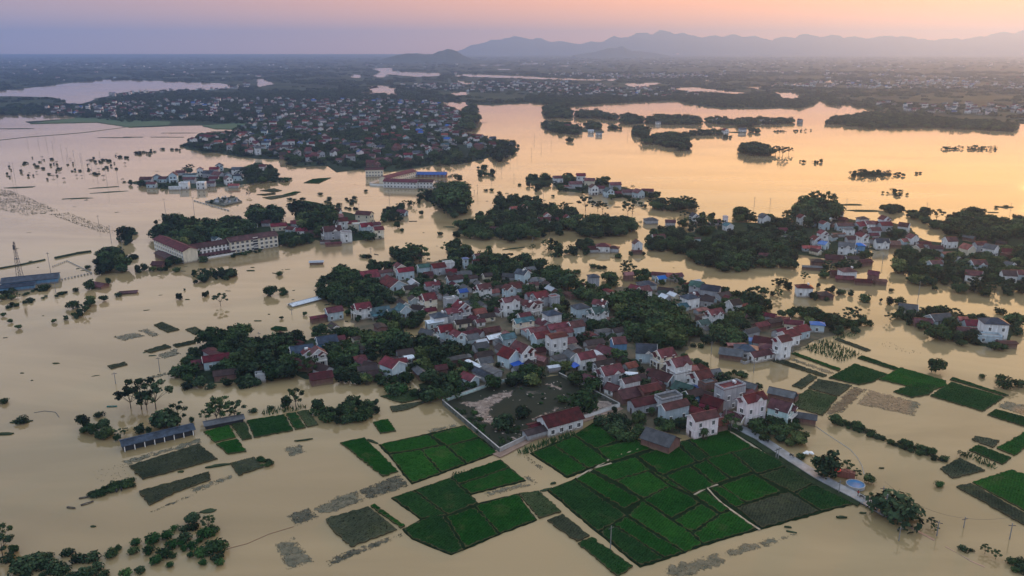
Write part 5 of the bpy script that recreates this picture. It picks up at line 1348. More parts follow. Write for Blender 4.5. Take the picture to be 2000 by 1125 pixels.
grove('P 730,612 790,610 830,612 800,640 760,640 735,625', 4.6, (5, 7), DENSE, Zt['m'])
grove('P 1000,575 1075,568 1100,585 1080,600 1030,590', 4.5, (4, 6), DENSE, Zt['m'])
grove('P 1085,595 1115,590 1118,612 1095,615', 4.5, (6, 8), DENSE, Zt['m'])
grove('P 985,610 1020,600 1025,620 1000,628', 4., (5, 6), DENSE, Zt['m'])
grove('P 1140,635 1185,625 1190,640 1160,645', 4., (4, 6), DENSE, Zt['m'])
grove(VILL, 5.6, (2.5, 6.5), MIX + ['bush', 'bush2', 'palm', 'round2', 'round3'], Zt['m'], keep=.72, house_r=.12)
grove('P 640,640 900,640 900,750 640,750', 7, (2.5, 6.5), MIX + ['bush', 'bush2', 'palm', 'round3'], Zt['g'], keep=.55, house_r=.12)
grove('P 1400,600 1500,600 1490,640 1420,665 1350,665 1340,650 1380,620', 5.5, (3, 6), MIX + ['bush'], 'on the walled spit beside the corn plots', keep=.7, house_r=.1)
# --- near corner by the road
grove('Z9 450,225 540,200 740,260 750,320 640,370 520,340 440,280', 4.2, (4, 6.5), DENSE, Zt['f'])
grove('Z9 640,390 690,350 770,340 775,390 720,430 660,430', 4.2, (4, 6), ['round', 'round2', 'paleround'], Zt['f'])
grove('A7 1700,480 1900,480 1900,650 1800,640', 4.5, (4, 6), ['paleround', 'round2'], Zt['f'])
single('Z9 890,570,425', 'round3', Zt['f']); single('Z9 1310,755,640', 'banana', Zt['f']); single('Z9 1285,790,640', 'bush2', Zt['f'])
single('Z9 1010,545,480 1065,580,530', 'sparse', Zt['f']); single('Z9 1130,605,550', 'paleround', Zt['f'])
grove('Z9 1090,630 1150,640 1190,690 1180,705 1110,670', 2.2, (1.2, 2), ['bush', 'bush2'], Zt['f']); grove('Z9 740,440 850,480 840,500 730,460', 2.2, (1.4, 2.4), ['bush'], Zt['f'])
grove('A7 30,800 200,740 340,770 400,900 260,980 80,900', 4.5, (4, 6), ['round', 'round2', 'paleround'], Zt['f'])
grove('A7 500,1000 620,960 660,990 560,1040', 3., (2, 3), ['bush2'], Zt['f'])
grove('A7 480,40 760,30 760,110 620,130', 4., (3.5, 5), DENSE, Zt['f']); grove('A7 880,170 1200,110 1200,230 1050,230 900,220', 4.2, (3.5, 5), ['round2', 'paleround', 'round'], Zt['f'])
grove('A7 1170,320 1400,310 1340,420 1200,400', 4., (4, 5.5), ['round', 'round2'], Zt['f']); grove('A7 420,480 540,520 530,640 420,600', 4., (4, 5), DENSE, Zt['f'])
grove('Z8 1460,260 1590,230 1760,260 1760,300 1640,380 1580,360', 3.6, (2, 3.6), ['bush', 'round2', 'bush2'], 'between the yard track and the dark barn')
single('A6 360,840,620 280,1120,800', 'round2', 'in the school yard'); single('Z8 960,300,205 1060,240,165 930,310,230', 'round', 'in the school yard'); single('Z8 795,305,260', 'tall', 'in the school yard')
single('Z8 1280,160,110', 'round2', 'in the school yard'); single('Z8 1420,200,90', 'airy', 'in the school yard')
grove('Z8 660,190 760,180 850,260 900,390 830,340', 2.6, (1.0, 2.0), ['bush', 'orchard', 'bush2'], 'in the school yard', keep=.7)
grove('Z8 1060,60 1300,60 1350,110 1240,160 1080,170 1000,150', 5., (.7, 1.3), ['bush', 'orchard', 'bush2'], 'in the school yard', keep=.6)
grove('Z8 960,300 1020,380 930,400 900,390', 2.4, (1., 2.), ['bush', 'bush2'], 'in the school yard')
grove('Z8 940,290 1030,270 1050,340 940,370', 3., (1.2, 2.5), ['bush', 'bush2'], 'in the school yard', keep=.7)
single('A5 410,1000,850 700,990,790 960,900,760 1140,850,650 1290,800,690', 'round2', 'along the back wall of the school yard'); single('A5 250,1060,1000 60,1040,900 1580,820,740 1690,860,780 1900,1080,960', 'round', 'along the back wall of the school yard')
# --- left foreground
single('Z7 790,195,30 870,195,45', 'airy', 'in open water behind the long shed'); single('Z7 820,200,95', 'sparse', 'in open water behind the long shed'); single('Z7 730,190,70', 'airy', 'in open water behind the long shed')
single('Z7 465,300,215', 'tall', 'beside the long farm shed'); grove('Z7 440,290 540,270 640,275 735,325 740,375 640,375 520,330 440,320', 4., (4, 6), DENSE, 'beside the long farm shed', zf=.45)
single('Z7 920,300,180 900,300,200 960,290,215', 'round', 'beside the long farm shed'); single('Z7 990,270,160', 'sparse', 'beside the long farm shed'); single('Z7 780,330,275 830,325,290', 'round3', 'beside the long farm shed')
single('Z7 1230,260,125 1150,260,195 1210,262,160', 'sparse', 'behind the bright rice plots'); single('Z7 1310,250,150 1290,240,185', 'airy', 'behind the bright rice plots')
single('Z7 1600,180,118', 'round3', 'in water near the reed row'); single('Z7 1650,180,80', 'sparse', 'in water near the reed row'); single('Z7 1775,215,125', 'tall', 'in water near the reed row'); single('Z7 1070,265,235', 'round3', 'in open water behind the long shed')
single('Z7 1047,75,35', 'bush2', Zt['n']); single('Z7 550,235,205 1415,210,185 1510,195,172', 'bush2', Zt['n'])
grove('Z8 0,170 120,140 240,130 255,215 50,282 -120,215 -70,190', 2.6, (2., 3.4), ['tall', 'bush', 'round3'], 'in the dense reed row')
grove('Z7 490,675 520,645 750,580 762,605 620,650 500,685', 1.25, (1.2, 1.9), ['bush2', 'bush'], 'in the flooded hedge row')
grove('Z7 1436,470 1490,458 1525,500 1470,515', 1.8, (1.2, 1.8), ['orchard', 'bush'], 'at the corner of a drowned plot')
grove('Z7 565,1000 700,910 800,900 900,835 1000,820 1110,850 1200,860 1265,990 1240,1050 1150,1070 1080,1120 620,1140 600,1060', 3.1, (1.5, 2.8), ['orchard', 'orchard', 'bush', 'orchard', 'bush2'], 'in the flooded orchard', keep=.72)
single('Z7 1080,830,765', 'round', 'in the flooded orchard'); single('Z7 1165,865,790', 'sparse', 'in the flooded orchard')
grove('Z7 0,870 50,868 135,935 110,1010 0,1025', 4., (4.5, 6.5), DENSE, 'at the near west corner')
single('Z7 380,1005,965 440,1040,995 515,1035,985 135,1090,1010 205,1065,995 260,1030,990 310,1095,1035 245,1080,1045 345,1110,1060 150,1125,1100 480,1130,1070 540,1090,1045 580,1125,1090 400,1135,1100 240,1125,1100 50,1040,1000', 'bush2', 'in a loose row on the near flood')
# --- school island
grove('P 312,448 330,428 360,430 400,432 450,430 480,434 488,445 470,455 450,455 430,462 390,460 370,470 345,475 315,465 302,458', 6., (9, 13), DENSE, 'behind the school wings', zf=.6)
grove('P 482,420 495,408 520,412 545,408 555,425 520,430 488,430', 7., (10, 13), ['round', 'tall', 'wide'], 'behind the school wings', zf=.6); grove('P 577,418 590,402 620,400 638,412 643,430 630,443 597,440', 7., (11, 15), DENSE, 'beside the school island red roofs', zf=.6)
grove('P 530,455 600,462 610,470 570,478 535,475', 5., (6, 8), DENSE, 'beside the school island red roofs'); grove('B3 840,500 910,500 920,580 840,590', 5., (8, 10), DENSE, Zt['s']); grove('B3 980,560 1140,560 1230,610 1230,640 1000,645', 5., (5, 7), DENSE, Zt['s'])
grove('B2 200,820 330,800 440,910 260,960 150,950', 5., (6, 8), DENSE, Zt['s']); single('B2 640,900,770', 'tall', Zt['s']); single('B2 720,940,860', 'bush', Zt['s']); grove('B2 1080,830 1460,770 1470,800 1090,865', 2.6, (1.5, 2.2), ['bush', 'bush2'], 'in the hedge before the long school block')
grove('B2 0,1000 60,960 180,1000 160,1030 0,1030', 4, (4, 5), DENSE, Zt['s']); grove('B2 530,1080 640,1050 900,1020 920,1060 720,1120', 4., (3.5, 5.5), ['round3', 'tall', 'sparse'], 'in open water before the school'); grove('B2 900,1080 1130,1060 1130,1110 950,1120', 4., (3.5, 5), ['round', 'bush'], 'in open water before the school')
grove('B3 1220,350 1280,260 1480,180 1620,150 1620,190 1480,260 1500,380 1230,385', 5., (5, 7), DENSE, 'on the thin strip beyond the school island'); single('B3 1440,500,420 1750,330,270 1500,550,515', 'round2', Zt['s']); grove('B3 1640,200 1750,130 1760,150 1650,205', 5, (4, 6), ['sparse', 'round3'], 'on the thin strip beyond the school island')
grove('C6 1290,480 1330,410 1630,410 1680,480 1670,600 1640,680 1500,700 1360,600', 8., (14, 17), ['big', 'wide', 'round'], 'beside the walled school', zf=.6); grove('C6 970,580 1050,530 1200,530 1330,600 1400,660 1380,690 1100,660', 6, (6, 9), DENSE, 'beside the walled school'); grove('C6 1480,700 1720,640 1720,820 1560,920 1440,900', 7, (8, 11), ['round', 'sparse', 'airy'], 'beside the walled school'); grove('C6 1400,280 1600,260 1740,260 1720,300 1560,360', 9, (6, 8), ['sparse', 'round3'], 'beside the walled school', keep=.8)
# --- islets and east hamlet
grove('B4 170,580 290,420 480,370 600,310 700,210 740,130 900,140 1040,90 1280,140 1380,170 1600,230 1700,240 1780,320 1780,370 1700,470 1560,490 1560,540 1280,570 850,640 600,610 400,590', 6.5, (7, 11), MIX, Zt['i'], keep=.85)
single('B4 1000,180,60', 'palm', Zt['i']); grove('B4 700,190 740,110 1200,110 1280,140 900,190', 7, (9, 12), ['palm', 'tall', 'round3'], Zt['i'])
grove('B5 -20,420 130,365 250,385 380,330 420,380 560,375 700,400 720,500 560,535 480,545 200,575 -20,535', 6.5, (8, 11), DENSE, Zt['l']); grove('B5 920,150 1090,120 1200,140 1400,140 1540,195 1560,250 1350,265 1000,230', 7, (7, 10), ['wide', 'airy', 'round'], Zt['l'])
grove('B5 1330,330 1400,320 1450,400 1560,400 1600,320 1790,345 1840,440 1700,550 1560,550 1400,480 1340,430', 6.5, (7, 10), MIX, Zt['l']); single('B5 90,280,90 250,290,150 310,300,170', 'airy', Zt['l']); single('B5 700,320,110 640,330,180', 'airy', Zt['l']); single('B5 855,230,190 515,890,830', 'bush', Zt['l'])
grove('B5 860,620 1000,535 1200,510 1400,560 1470,650 1990,610 1990,960 1700,950 1560,920 1350,790 900,755', 6.5, (7, 10), ['round2', 'round', 'round3', 'round'], 'in the dense belt before the east hamlet'); grove('B5 -20,680 120,660 180,720 100,790 -20,780', 5, (5, 7), DENSE, Zt['l']); grove('B5 640,820 880,790 890,850 720,880 640,870', 5, (3, 5), ['bush', 'round3'], Zt['l'])
grove('B4 1130,760 1240,690 1310,690 1350,640 1540,650 1530,720 1660,680 1750,690 1920,650 1990,690 1920,810 1560,810 1400,920 1380,860 1460,800', 6.5, (5, 8), ['round3', 'sparse', 'round', 'palm'], Zt['l'], keep=.85)
grove('B6 0,600 300,560 560,500 760,380 900,400 1000,460 1190,560 1190,690 1010,720 1080,850 1040,970 640,970 560,990 340,1010 120,1010 0,1000', 6.5, (7, 10), ['round', 'round2', 'round3', 'round'], 'in the dense belt before the east hamlet'); grove('B6 1010,280 1060,200 1200,160 1400,140 1530,160 1590,260 1500,310 1470,390 1300,395 1180,415 1150,330 1060,300', 8, (12, 16), DENSE, 'in the tall dome of trees behind the hamlet', zf=.6)
grove('B6 200,310 300,210 400,210 450,330 400,370 260,370', 7, (9, 12), DENSE, Zt['e'], zf=.6); grove('B6 880,340 920,290 1040,300 1040,450 900,430', 6, (8, 10), ['airy', 'sparse'], Zt['e']); grove('B6 500,330 700,340 720,410 480,420', 6, (6, 8), DENSE, Zt['e'])
grove('B6 1190,480 1990,480 1990,1000 1650,1000 1400,950 1100,850', 10, (4, 7), MIX, Zt['e'], keep=.6); grove('B6 1380,1000 1520,1000 1510,1100 1390,1120', 5, (5, 7), DENSE, Zt['e']); grove('B6 1520,960 1860,920 1860,1000 1640,1000', 5, (5, 7), DENSE, Zt['e'])
grove('B7 140,235 200,185 450,235 450,300 300,305 160,270', 6, (5, 8), ['round3', 'airy', 'round'], Zt['r']); grove('B7 460,260 700,270 740,250 800,400 950,440 970,490 800,470 690,410 470,300', 5.5, (5, 8), ['round', 'round2', 'tall'], Zt['r']); single('B7 735,340,215', 'tall', Zt['r']); single('B7 855,410,255', 'airy', Zt['r'])
grove('B7 960,400 990,330 1080,310 1230,250 1400,290 1500,350 1800,400 2000,360 2050,620 1700,600 1650,690 1500,640 1300,610 1100,590 970,480', 7, (8, 11), MIX + ['wide'], Zt['r']); grove('B7 400,690 480,690 640,750 900,850 1200,870 1340,850 1500,840 1600,790 1700,770 2050,710 2050,1130 400,1130 340,960 380,850', 7, (7, 10), MIX, Zt['r'], keep=.88)
grove('P 1757,520 1800,525 2010,535 2010,568 1930,570 1850,560 1800,553 1770,535', 6, (6, 9), DENSE, Zt['r']); grove('B7 140,460 420,540 380,640 250,620 140,520', 6, (5, 7), DENSE, Zt['e'])
grove('B8 0,290 120,260 300,280 400,330 470,370 470,410 280,410 210,470 350,530 480,530 300,520 0,480', 6, (5, 7), ['sparse', 'round3', 'round', 'airy'], Zt['l'], keep=.85); grove('B8 690,440 790,470 800,570 700,560', 4.5, (4, 6), DENSE, Zt['l']); grove('B8 780,340 840,345 850,400 780,400', 4.5, (5, 6), DENSE, Zt['l']); grove('B8 900,420 1010,410 1000,490 940,600 810,590 900,500', 4.5, (3.5, 5), DENSE, Zt['l'])
grove('B8 -20,540 60,560 220,640 220,670 100,660 -20,640', 5, (5, 7), DENSE, Zt['l']); grove('B8 250,720 320,690 500,680 510,740 330,770', 5, (6, 8), ['round2', 'round', 'tall'], 'in the dense grove on the spit'); single('B8 1180,800,670 1260,800,665', 'airy', 'in the dense grove on the spit'); single('B8 610,330,215', 'sparse', Zt['l'])
grove('B8 1040,450 1160,445 1400,505 1520,545 1500,590 1440,570 1220,520 1050,490', 3.4, (3, 4.4), ['tall', 'bush', 'round3'], 'in the drowned hedge row'); grove('B8 1560,545 1990,600 1990,620 1740,600 1720,640 1640,630 1560,575', 3.4, (3, 4), ['tall', 'bush', 'round3'], 'in the drowned hedge row')
grove('B8 1300,620 1780,640 1760,760 1500,790', 9, (2, 3), ['round3', 'sparse'], 'in the drowned orchard', keep=.5); single('B8 1720,860,740', 'airy', 'in the drowned orchard'); single('B8 1710,340,290', 'palm', Zt['e']); grove('B8 1570,420 1760,400 1760,450 1600,440', 5, (3, 4), ['bush'], Zt['e'])
grove('C1 340,420 340,380 560,410 700,385 880,400 1010,390 1040,445 1240,455 1340,485 1400,520 1100,560 1020,500 800,560 700,640 450,600 340,550', 5.5, (5, 8), MIX, Zt['c']); grove('C1 900,600 1080,580 1100,680 920,700', 5, (6, 8), ['round2', 'round'], Zt['c']); grove('C1 760,720 1000,720 1200,720 1380,700 1380,850 1200,860 1000,840 800,760', 5.5, (5, 8), DENSE + ['airy'], Zt['c']); single('C1 1440,560,465 1310,560,465', 'round', Zt['c'])
grove('C1 1790,570 1850,510 1930,610 1930,700 1800,690', 5.5, (7, 9), DENSE, Zt['c']); grove('C1 1440,880 1680,880 1850,800 1920,720 1900,780 1700,950 1440,930', 5, (3.5, 5.5), DENSE, Zt['c']); grove('C1 1470,690 1620,690 1620,740 1500,740', 4.5, (5, 6), DENSE, Zt['c']); single('C1 1690,490,410', 'bush', Zt['c']); single('C1 1960,600,530 1950,640,520', 'sparse', Zt['c'])
single('Z6 1505,1030,945', 'round2', 'alone in water beyond the rice terraces'); single('Z6 1765,1060,1040', 'bush', 'in open water beyond the rice terraces')
grove('Z6 1840,1090 1860,1050 1990,1090 2000,1130 1920,1110', 3., (2.4, 3.4), ['sparse', 'palm', 'bush'], 'in the row at the far right field edge')
single('Z9 950,280,220 1060,305,255 1090,310,270', 'round2', 'on the drowned dyke right of the road'); single('Z9 1345,410,355 1440,430,390 1480,450,405', 'round2', 'on the drowned dyke right of the road'); grove('Z9 900,235 930,230 1130,310 1300,370 1480,430 1570,470 1560,490 1300,400 1120,330 1000,290', 1.5, (.9, 1.7), ['bush', 'bush2'], 'on the drowned dyke right of the road')
grove('Z9 1440,630 1480,610 1580,590 1580,615 1480,625', 2.2, (1.2, 2), ['orchard', 'bush'], 'on the dyke corner'); single('Z9 1380,770,735 1420,800,775 1780,1000,950 1840,1030,980 1480,850,800 1500,880,840', 'sparse', 'along the submerged road'); grove('Z9 1890,1050 1950,1020 2010,1060 2010,1110 1930,1080', 2.2, (1.5, 2.2), ['bush2', 'bush'], 'along the submerged road'); grove('Z9 1650,960 1740,975 1760,1000 1680,990', 2, (1, 1.5), ['bush2'], 'along the submerged road')
single('Z9 1640,455,425 1665,460,435', 'sparse', 'on the dyke corner')
# --- west water
grove('P 185,513 192,492 225,487 248,502 253,517 225,523 192,521', 6.5, (8, 11), DENSE, 'in the big clump on the west flood', zf=.55); grove('Z4 440,430 520,430 510,450 450,445', 4, (2.5, 4), ['bush'], Zt['n']); single('Z4 740,400,365 760,390,372', 'bush2', Zt['n'])
single('Z4 500,570,510 605,535,500', 'round3', Zt['n']); grove('Z4 735,450 820,430 940,440 940,460 800,470', 5, (4, 6), ['round3', 'sparse'], Zt['n']); grove('Z4 1055,490 1120,470 1260,450 1320,470 1310,500 1220,500 1120,515 1070,520', 5, (4, 6), ['round3', 'sparse', 'round'], 'in open water before the school')
single('Z4 1510,605,540 1495,600,560', 'round2', 'in the small clump on open water'); grove('Z4 1530,570 1640,550 1630,560 1560,595', 4, (2.5, 4), ['bush'], 'in the small clump on open water'); single('Z4 1230,660,590', 'airy', 'bent over alone in open water'); single('Z4 1000,625,585 1140,610,580 1155,600,575 1030,575,565', 'round3', Zt['n'])
grove('Z4 335,735 350,685 400,690 405,650 480,640 520,610 500,670 480,690 410,720 370,740', 5, (4, 6), DENSE, Zt['n']); single('Z4 300,755,730 505,640,610 480,690,660 580,635,595 60,755,730 105,790,760 20,720,695 1700,715,690 1570,735,715', 'round2', Zt['n']); grove('Z4 600,610 660,590 660,605 610,620', 4, (2, 3), ['bush'], Zt['n'])
grove('Z4 30,650 150,625 280,595 440,560 440,572 290,610 150,640 40,665', 3.2, (1.6, 2.4), ['bush2', 'bush'], 'in the long drowned hedge'); grove('Z4 0,590 60,555 110,590 90,615 0,620', 4.5, (4, 6), DENSE, 'by the flooded station'); grove('Z4 110,585 260,540 270,560 130,600', 3.4, (2, 3), ['bush2', 'bush'], 'by the flooded station'); grove('Z4 0,510 30,510 25,545 0,550', 5, (5, 6), DENSE, 'by the flooded station')
single('Z4 700,300,210 740,260,220 720,310,260', 'round3', Zt['n']); grove('Z4 675,225 760,230 760,260 700,260 720,300 695,320 700,270', 4, (3, 4.5), ['bush', 'round3'], Zt['n'])
grove('Z4 940,170 1180,155 1180,185 950,190', 12, (3, 4.5), ['round3', 'sparse'], 'among the drowned treetops behind the school', keep=.9); single('Z4 870,205,180 920,215,185', 'round3', 'among the drowned treetops behind the school')
for k in range(70):
    q = random.random(); u = 10 + 240 * random.random(); v = 305 + 45 * random.random() + (u - 10) * .05; x, y = G(u, v); add(x, y, random.uniform(1.6, 3), random.choice(['bush2', 'round3', 'airy']), 'among the drowned treetops in the far west')
for k in range(34):
    u = 170 + 190 * random.random(); v = 318 - (u - 170) * .145 + random.uniform(-5, 5); x, y = G(u, v); add(x, y, random.uniform(1.8, 3.2), random.choice(['bush2', 'round3']), 'among the drowned treetops in the far west')
for k in range(36):
    u = random.uniform(560, 700); v = 388 + random.uniform(0, 22); x, y = G(u, v); add(x, y, random.uniform(1.5, 3), 'bush2', 'among scattered treetops by the school island')
for s in ['C5 1470,900 1560,850 1700,870 1700,910 1500,900', 'C5 1440,790 1650,800 1640,825 1480,820', 'C5 1880,650 1990,540 1980,590 1900,660', 'C2 130,365 340,345 330,390 200,390', 'C2 160,230 260,180 300,220 270,240', 'C2 340,210 400,185 500,190 490,235 360,240', 'C2 190,305 460,270 480,310 230,335']:
    grove(s, 7, (3, 6), ['round3', 'round', 'bush'], 'in the scattered clumps mid-flood', keep=.85)
# --- islands
grove('C3 130,300 260,280 400,300 620,330 600,365 380,340', 8, (4, 7), DENSE, 'on the crowded islet', keep=.8); grove('C3 700,150 790,135 800,175 720,175', 7, (8, 10), ['round', 'airy'], 'on the crowded islet'); grove('C3 1360,150 1450,110 1560,130 1690,180 1690,205 1540,270 1380,300 1340,200', 7.5, (8, 11), DENSE, 'on the crowded islet'); grove('C3 1580,250 1700,235 1860,255 1850,275 1600,285', 6, (2.5, 4), ['bush', 'round3'], 'on the crowded islet'); grove('C3 300,250 1340,170 1340,320 400,340', 13, (4, 7), MIX, 'on the crowded islet', keep=.6); grove('C3 940,480 1240,430 1330,460 1240,490 960,500', 8, (3, 5), ['round', 'tall', 'bush'], 'by the drowned cemetery'); single('C3 1400,440,390', 'airy', 'by the drowned cemetery')
grove('C2 600,260 700,190 760,240 700,290', 7, (7, 10), DENSE, 'on the long islet'); grove('C2 500,290 640,340 700,380 570,380 510,320', 7, (5, 7), DENSE, 'on the long islet'); grove('C2 800,330 930,330 940,400 800,400', 7, (5, 7), DENSE, 'on the long islet'); grove('C2 1050,230 1170,230 1180,290 1060,290', 8, (7, 9), DENSE, 'on the long islet'); grove('C2 1200,330 1480,330 1480,380 1250,460 1200,480', 9, (5, 7), DENSE, 'on the long islet', keep=.8); grove('C2 1580,440 1700,370 1790,390 1830,465 1700,470', 7.5, (5, 7), DENSE, 'on the long islet'); grove('C2 1250,440 1560,460 1540,480 1260,485', 6, (3, 4), ['bush'], 'on the long islet')
for s, hr in [('C7 210,210 255,180 420,170 535,215 590,290 535,322 400,300 262,330', (10, 15)), ('C7 630,295 700,230 760,255 900,245 980,265 1185,320 1100,340 900,315 645,318', (9, 14)), ('C7 170,400 190,380 380,385 570,415 640,420 700,455 715,495 640,530 420,520 240,465', (8, 11)), ('C7 745,420 785,385 935,405 940,455 760,455', (10, 13)), ('C7 490,615 505,600 595,605 580,630', (6, 9)), ('C7 1215,305 1250,290 1400,300 1515,345 1495,385 1300,395 1225,375', (9, 13)), ('C7 1545,345 1700,300 1990,310 1990,390 1560,395', (9, 13)), ('C8 0,400 200,380 430,395 485,440 440,465 0,460', (10, 13)), ('C8 520,410 680,395 900,435 1000,405 1160,405 1470,410 1640,410 1640,445 1450,465 1200,465 1100,500 960,490 900,465 560,455', (9, 12)),
              ('C7 1350,485 1400,450 1540,450 1585,510 1540,545 1400,545', (10, 14)), ('C7 1480,605 1560,580 1720,545 1820,535 1900,560 1990,605 1980,670 1850,675 1700,645 1550,635', (10, 15)), ('C8 0,620 60,600 280,600 305,640 295,710 120,750 0,760', (9, 12)), ('C8 315,575 560,555 735,565 735,595 560,605 330,615', (8, 11)), ('C8 150,730 300,720 295,780 155,790', (12, 16)), ('C8 1090,550 1215,540 1210,580 1100,580', (7, 10)), ('C8 1395,568 1550,560 1570,575 1405,585', (3, 5)), ('C8 1630,555 1910,555 1900,570 1640,570', (3, 5)), ('C8 680,630 870,630 850,655 700,650', (4, 6)), ('C7 1040,450 1120,420 1230,450 1220,490 1060,470', (5, 8)), ('P 1612,239 1622,230 1700,219 1985,246 1980,253 1800,245 1700,248 1640,240', (9, 12)), ('P 1780,226 1985,241 1985,248 1800,236', (8, 11)), ('P 1658,338 1680,331 1738,335 1740,342 1690,346 1665,343', (5, 7)), ('P 1740,341 1768,336 1765,343', (4, 6)), ('P 1722,374 1745,367 1780,378 1750,383', (3.5, 5)), ('P 1833,290 1852,287 1950,286 1945,292', (4, 6)), ('P 1462,346 1466,340 1462,337', (4, 6)), ('P 1560,312 1605,314 1600,318 1562,316', (4, 6))]:
    grove(s, 6.6, hr, ['round', 'round2', 'round3', 'round', 'wide', 'airy', 'sparse'], 'on the outer islets', keep=.92)
grove('C8 960,795 1040,735 1250,735 1300,790 1380,815 1300,845 1010,810', 9, (13, 17), ['wide', 'big', 'airy'], 'on the outer islets', zf=.6); single('C8 1430,860,760 1520,900,770 1600,870,775 1480,880,800', 'airy', 'on the outer islets')
grove('P 907,247 912,212 928,206 930,235 915,250', 10, (13, 17), ['round', 'wide', 'tall'], 'at the town tip'); grove('P 955,300 985,275 1010,280 1000,300 970,312', 9, (8, 12), ['round', 'airy', 'round3'], 'at the town tip'); grove('P 860,300 905,300 905,315 850,322', 9, (8, 11), DENSE, 'at the town tip')
# --- scattered debris-like treetops standing in the water everywhere
for s in 'Z7 235,1058|Z7 215,1055|Z4 985,470|Z5 855,20|Z5 930,35|Z5 495,140|Z5 360,205|Z5 385,240|Z5 600,265|Z5 480,75|Z5 885,20|Z6 1845,115|Z6 1900,110|P 1797,339|P 1790,340|B5 260,1025|B5 330,1030|B5 190,1020|A2 1750,430|Z4 1560,490|Z7 120,270|Z7 25,160|B3 1030,30|B3 440,70|Z5 1365,480|Z6 1130,770|C2 500,465|C2 90,325|A8 190,790|A8 90,780|B3 1000,885|B3 1060,890|A1 750,220'.split('|'):
    u, v = pts(s)[0]; x, y = G(u, v); add(x, y, random.uniform(1.6, 2.8), random.choice(['bush', 'bush2']), 'drifting singly on the flood')
# --- far shores and woods
FARW = []
def far_wood(s, n, hr, thr, k='clump'):
    g = gpoly(s); A = np.array(g); lo, hi = A.min(0), A.max(0); P = rng.uniform(lo, hi, (n, 2)); P = P[inside_np(P, g)]
    f = np.sin(P[:, 0] / 95 + 1.6 * np.sin(P[:, 1] / 210)) + np.sin(P[:, 1] / 120 + 1.4 * np.sin(P[:, 0] / 140)) + .7 * np.sin(P[:, 0] / 31 + P[:, 1] / 43) + rng.normal(0, .5, len(P)); P = P[f > thr]
    for q in poolg: P = P[~inside_np(P, q)] if len(P) else P
    for x, y in P:
        if any(inside((x * (1 + d / y), y + d), q) for d in (40, 100, 180, 280, 400) for q in poolg) and random.random() < .8: continue
        FARW.append((x, y, random.uniform(*hr), k, '', random.uniform(0, 6.28)))
SH = pts('P 2100,241 1995,239 1900,238 1780,226 1730,218 1690,210 1640,201 1600,194 1575,189 1592,201 1560,208 1480,211 1400,210 1345,201 1310,194 1240,195 1160,199 1105,205 1060,197 1000,201 960,204 925,202')
for a, b in zip(SH, SH[1:]):                                  # an unbroken belt of trees along the far shore
    A_, B_ = np.array(G(*a)), np.array(G(*b)); L_ = np.hypot(*(B_ - A_))
    for k in range(int(L_ / 5)):
        p = A_ + (B_ - A_) * random.random() + rng.normal(0, 7, 2); FARW.append((p[0], p[1] + 8, random.uniform(5, 8), random.choice(['round', 'round2', 'wide', 'round3']), '', random.uniform(0, 6.28)))
TS = pts('P 358,286 400,298 420,297 470,305 560,310 575,324 640,322 700,329 760,334 800,328 850,320 905,317 960,304 1005,294')
for a, b in zip(TS, TS[1:]):
    A_, B_ = np.array(G(*a)), np.array(G(*b)); L_ = np.hypot(*(B_ - A_))
    for k in range(int(L_ / 7)):
        p = A_ + (B_ - A_) * random.random() + rng.normal(0, 3, 2)
        if clear(p[0], p[1] + 3, .2): FARW.append((p[0], p[1] + 3, random.uniform(3, 8), random.choice(['round', 'round2', 'bush2', 'round3']), '', 0.))
far_wood('P -150,212 130,222 330,236 480,243 560,246 650,212 760,198 900,203 1000,201 1060,197 1160,199 1310,194 1400,210 1560,208 1592,201 1575,189 1640,201 1780,226 2100,240 2200,205 1500,150 900,150 300,180 -150,190', 7500, (4, 6), -.5)
for s in ('P -60,224 60,206 130,206 180,204 250,184 480,182 530,232 440,239 330,235 250,240 150,229', 'P 380,238 480,182 700,178 900,190 900,203 700,199 620,207 560,232 480,243', 'C8 60,45 300,90 400,75 900,110 1250,75 1470,115 1490,165 1640,170 1800,150 1930,235 1740,280 1500,255 1180,262 800,245 320,225 210,200', 'C7 -20,130 240,160 560,190 900,160 1400,130 1830,110 1990,110 1990,60 -20,60', 'C8 1330,60 1750,85 1990,160 2150,250 2300,250 2100,120 1750,50'):
    g = gpoly(s); A_ = np.array(g); lo, hi = A_.min(0), A_.max(0); n = int(min(3400, area(g) / 38))
    for p in rng.uniform(lo, hi, (n * 3, 2))[:n * 2]:
        if inside(p, g) and not any(inside(p, q) for q in poolg): FARW.append((p[0], p[1], random.uniform(4, 8), random.choice(['round', 'round2', 'wide', 'round3', 'airy']), '', 0.))
far_wood('P -250,190 -250,135 700,135 1000,140 1600,140 2300,140 2300,215 1500,152 900,152 400,180', 14000, (4.5, 7), -.3)
far_wood('P -300,137 2300,137 2300,112 -300,112', 12000, (5, 9), .1)
for p in rng.uniform(TA.min(0), TA.max(0), (9000, 2)):
    if inside(p, TOWN) and clear(p[0], p[1], .3) and not any(inside(p, h) for h in HOLES[2:3]) and random.random() < .85: FARW.append((p[0], p[1], random.uniform(6, 11), random.choice(['round', 'round2', 'round3', 'wide']), '', 0.))
for h in (HOLES[0], HOLES[1]):
    A_ = np.array(h)
    for p in rng.uniform(A_.min(0), A_.max(0), (420, 2)):
        if inside(p, h): FARW.append((p[0], p[1], random.uniform(8, 12), 'round', '', 0.))

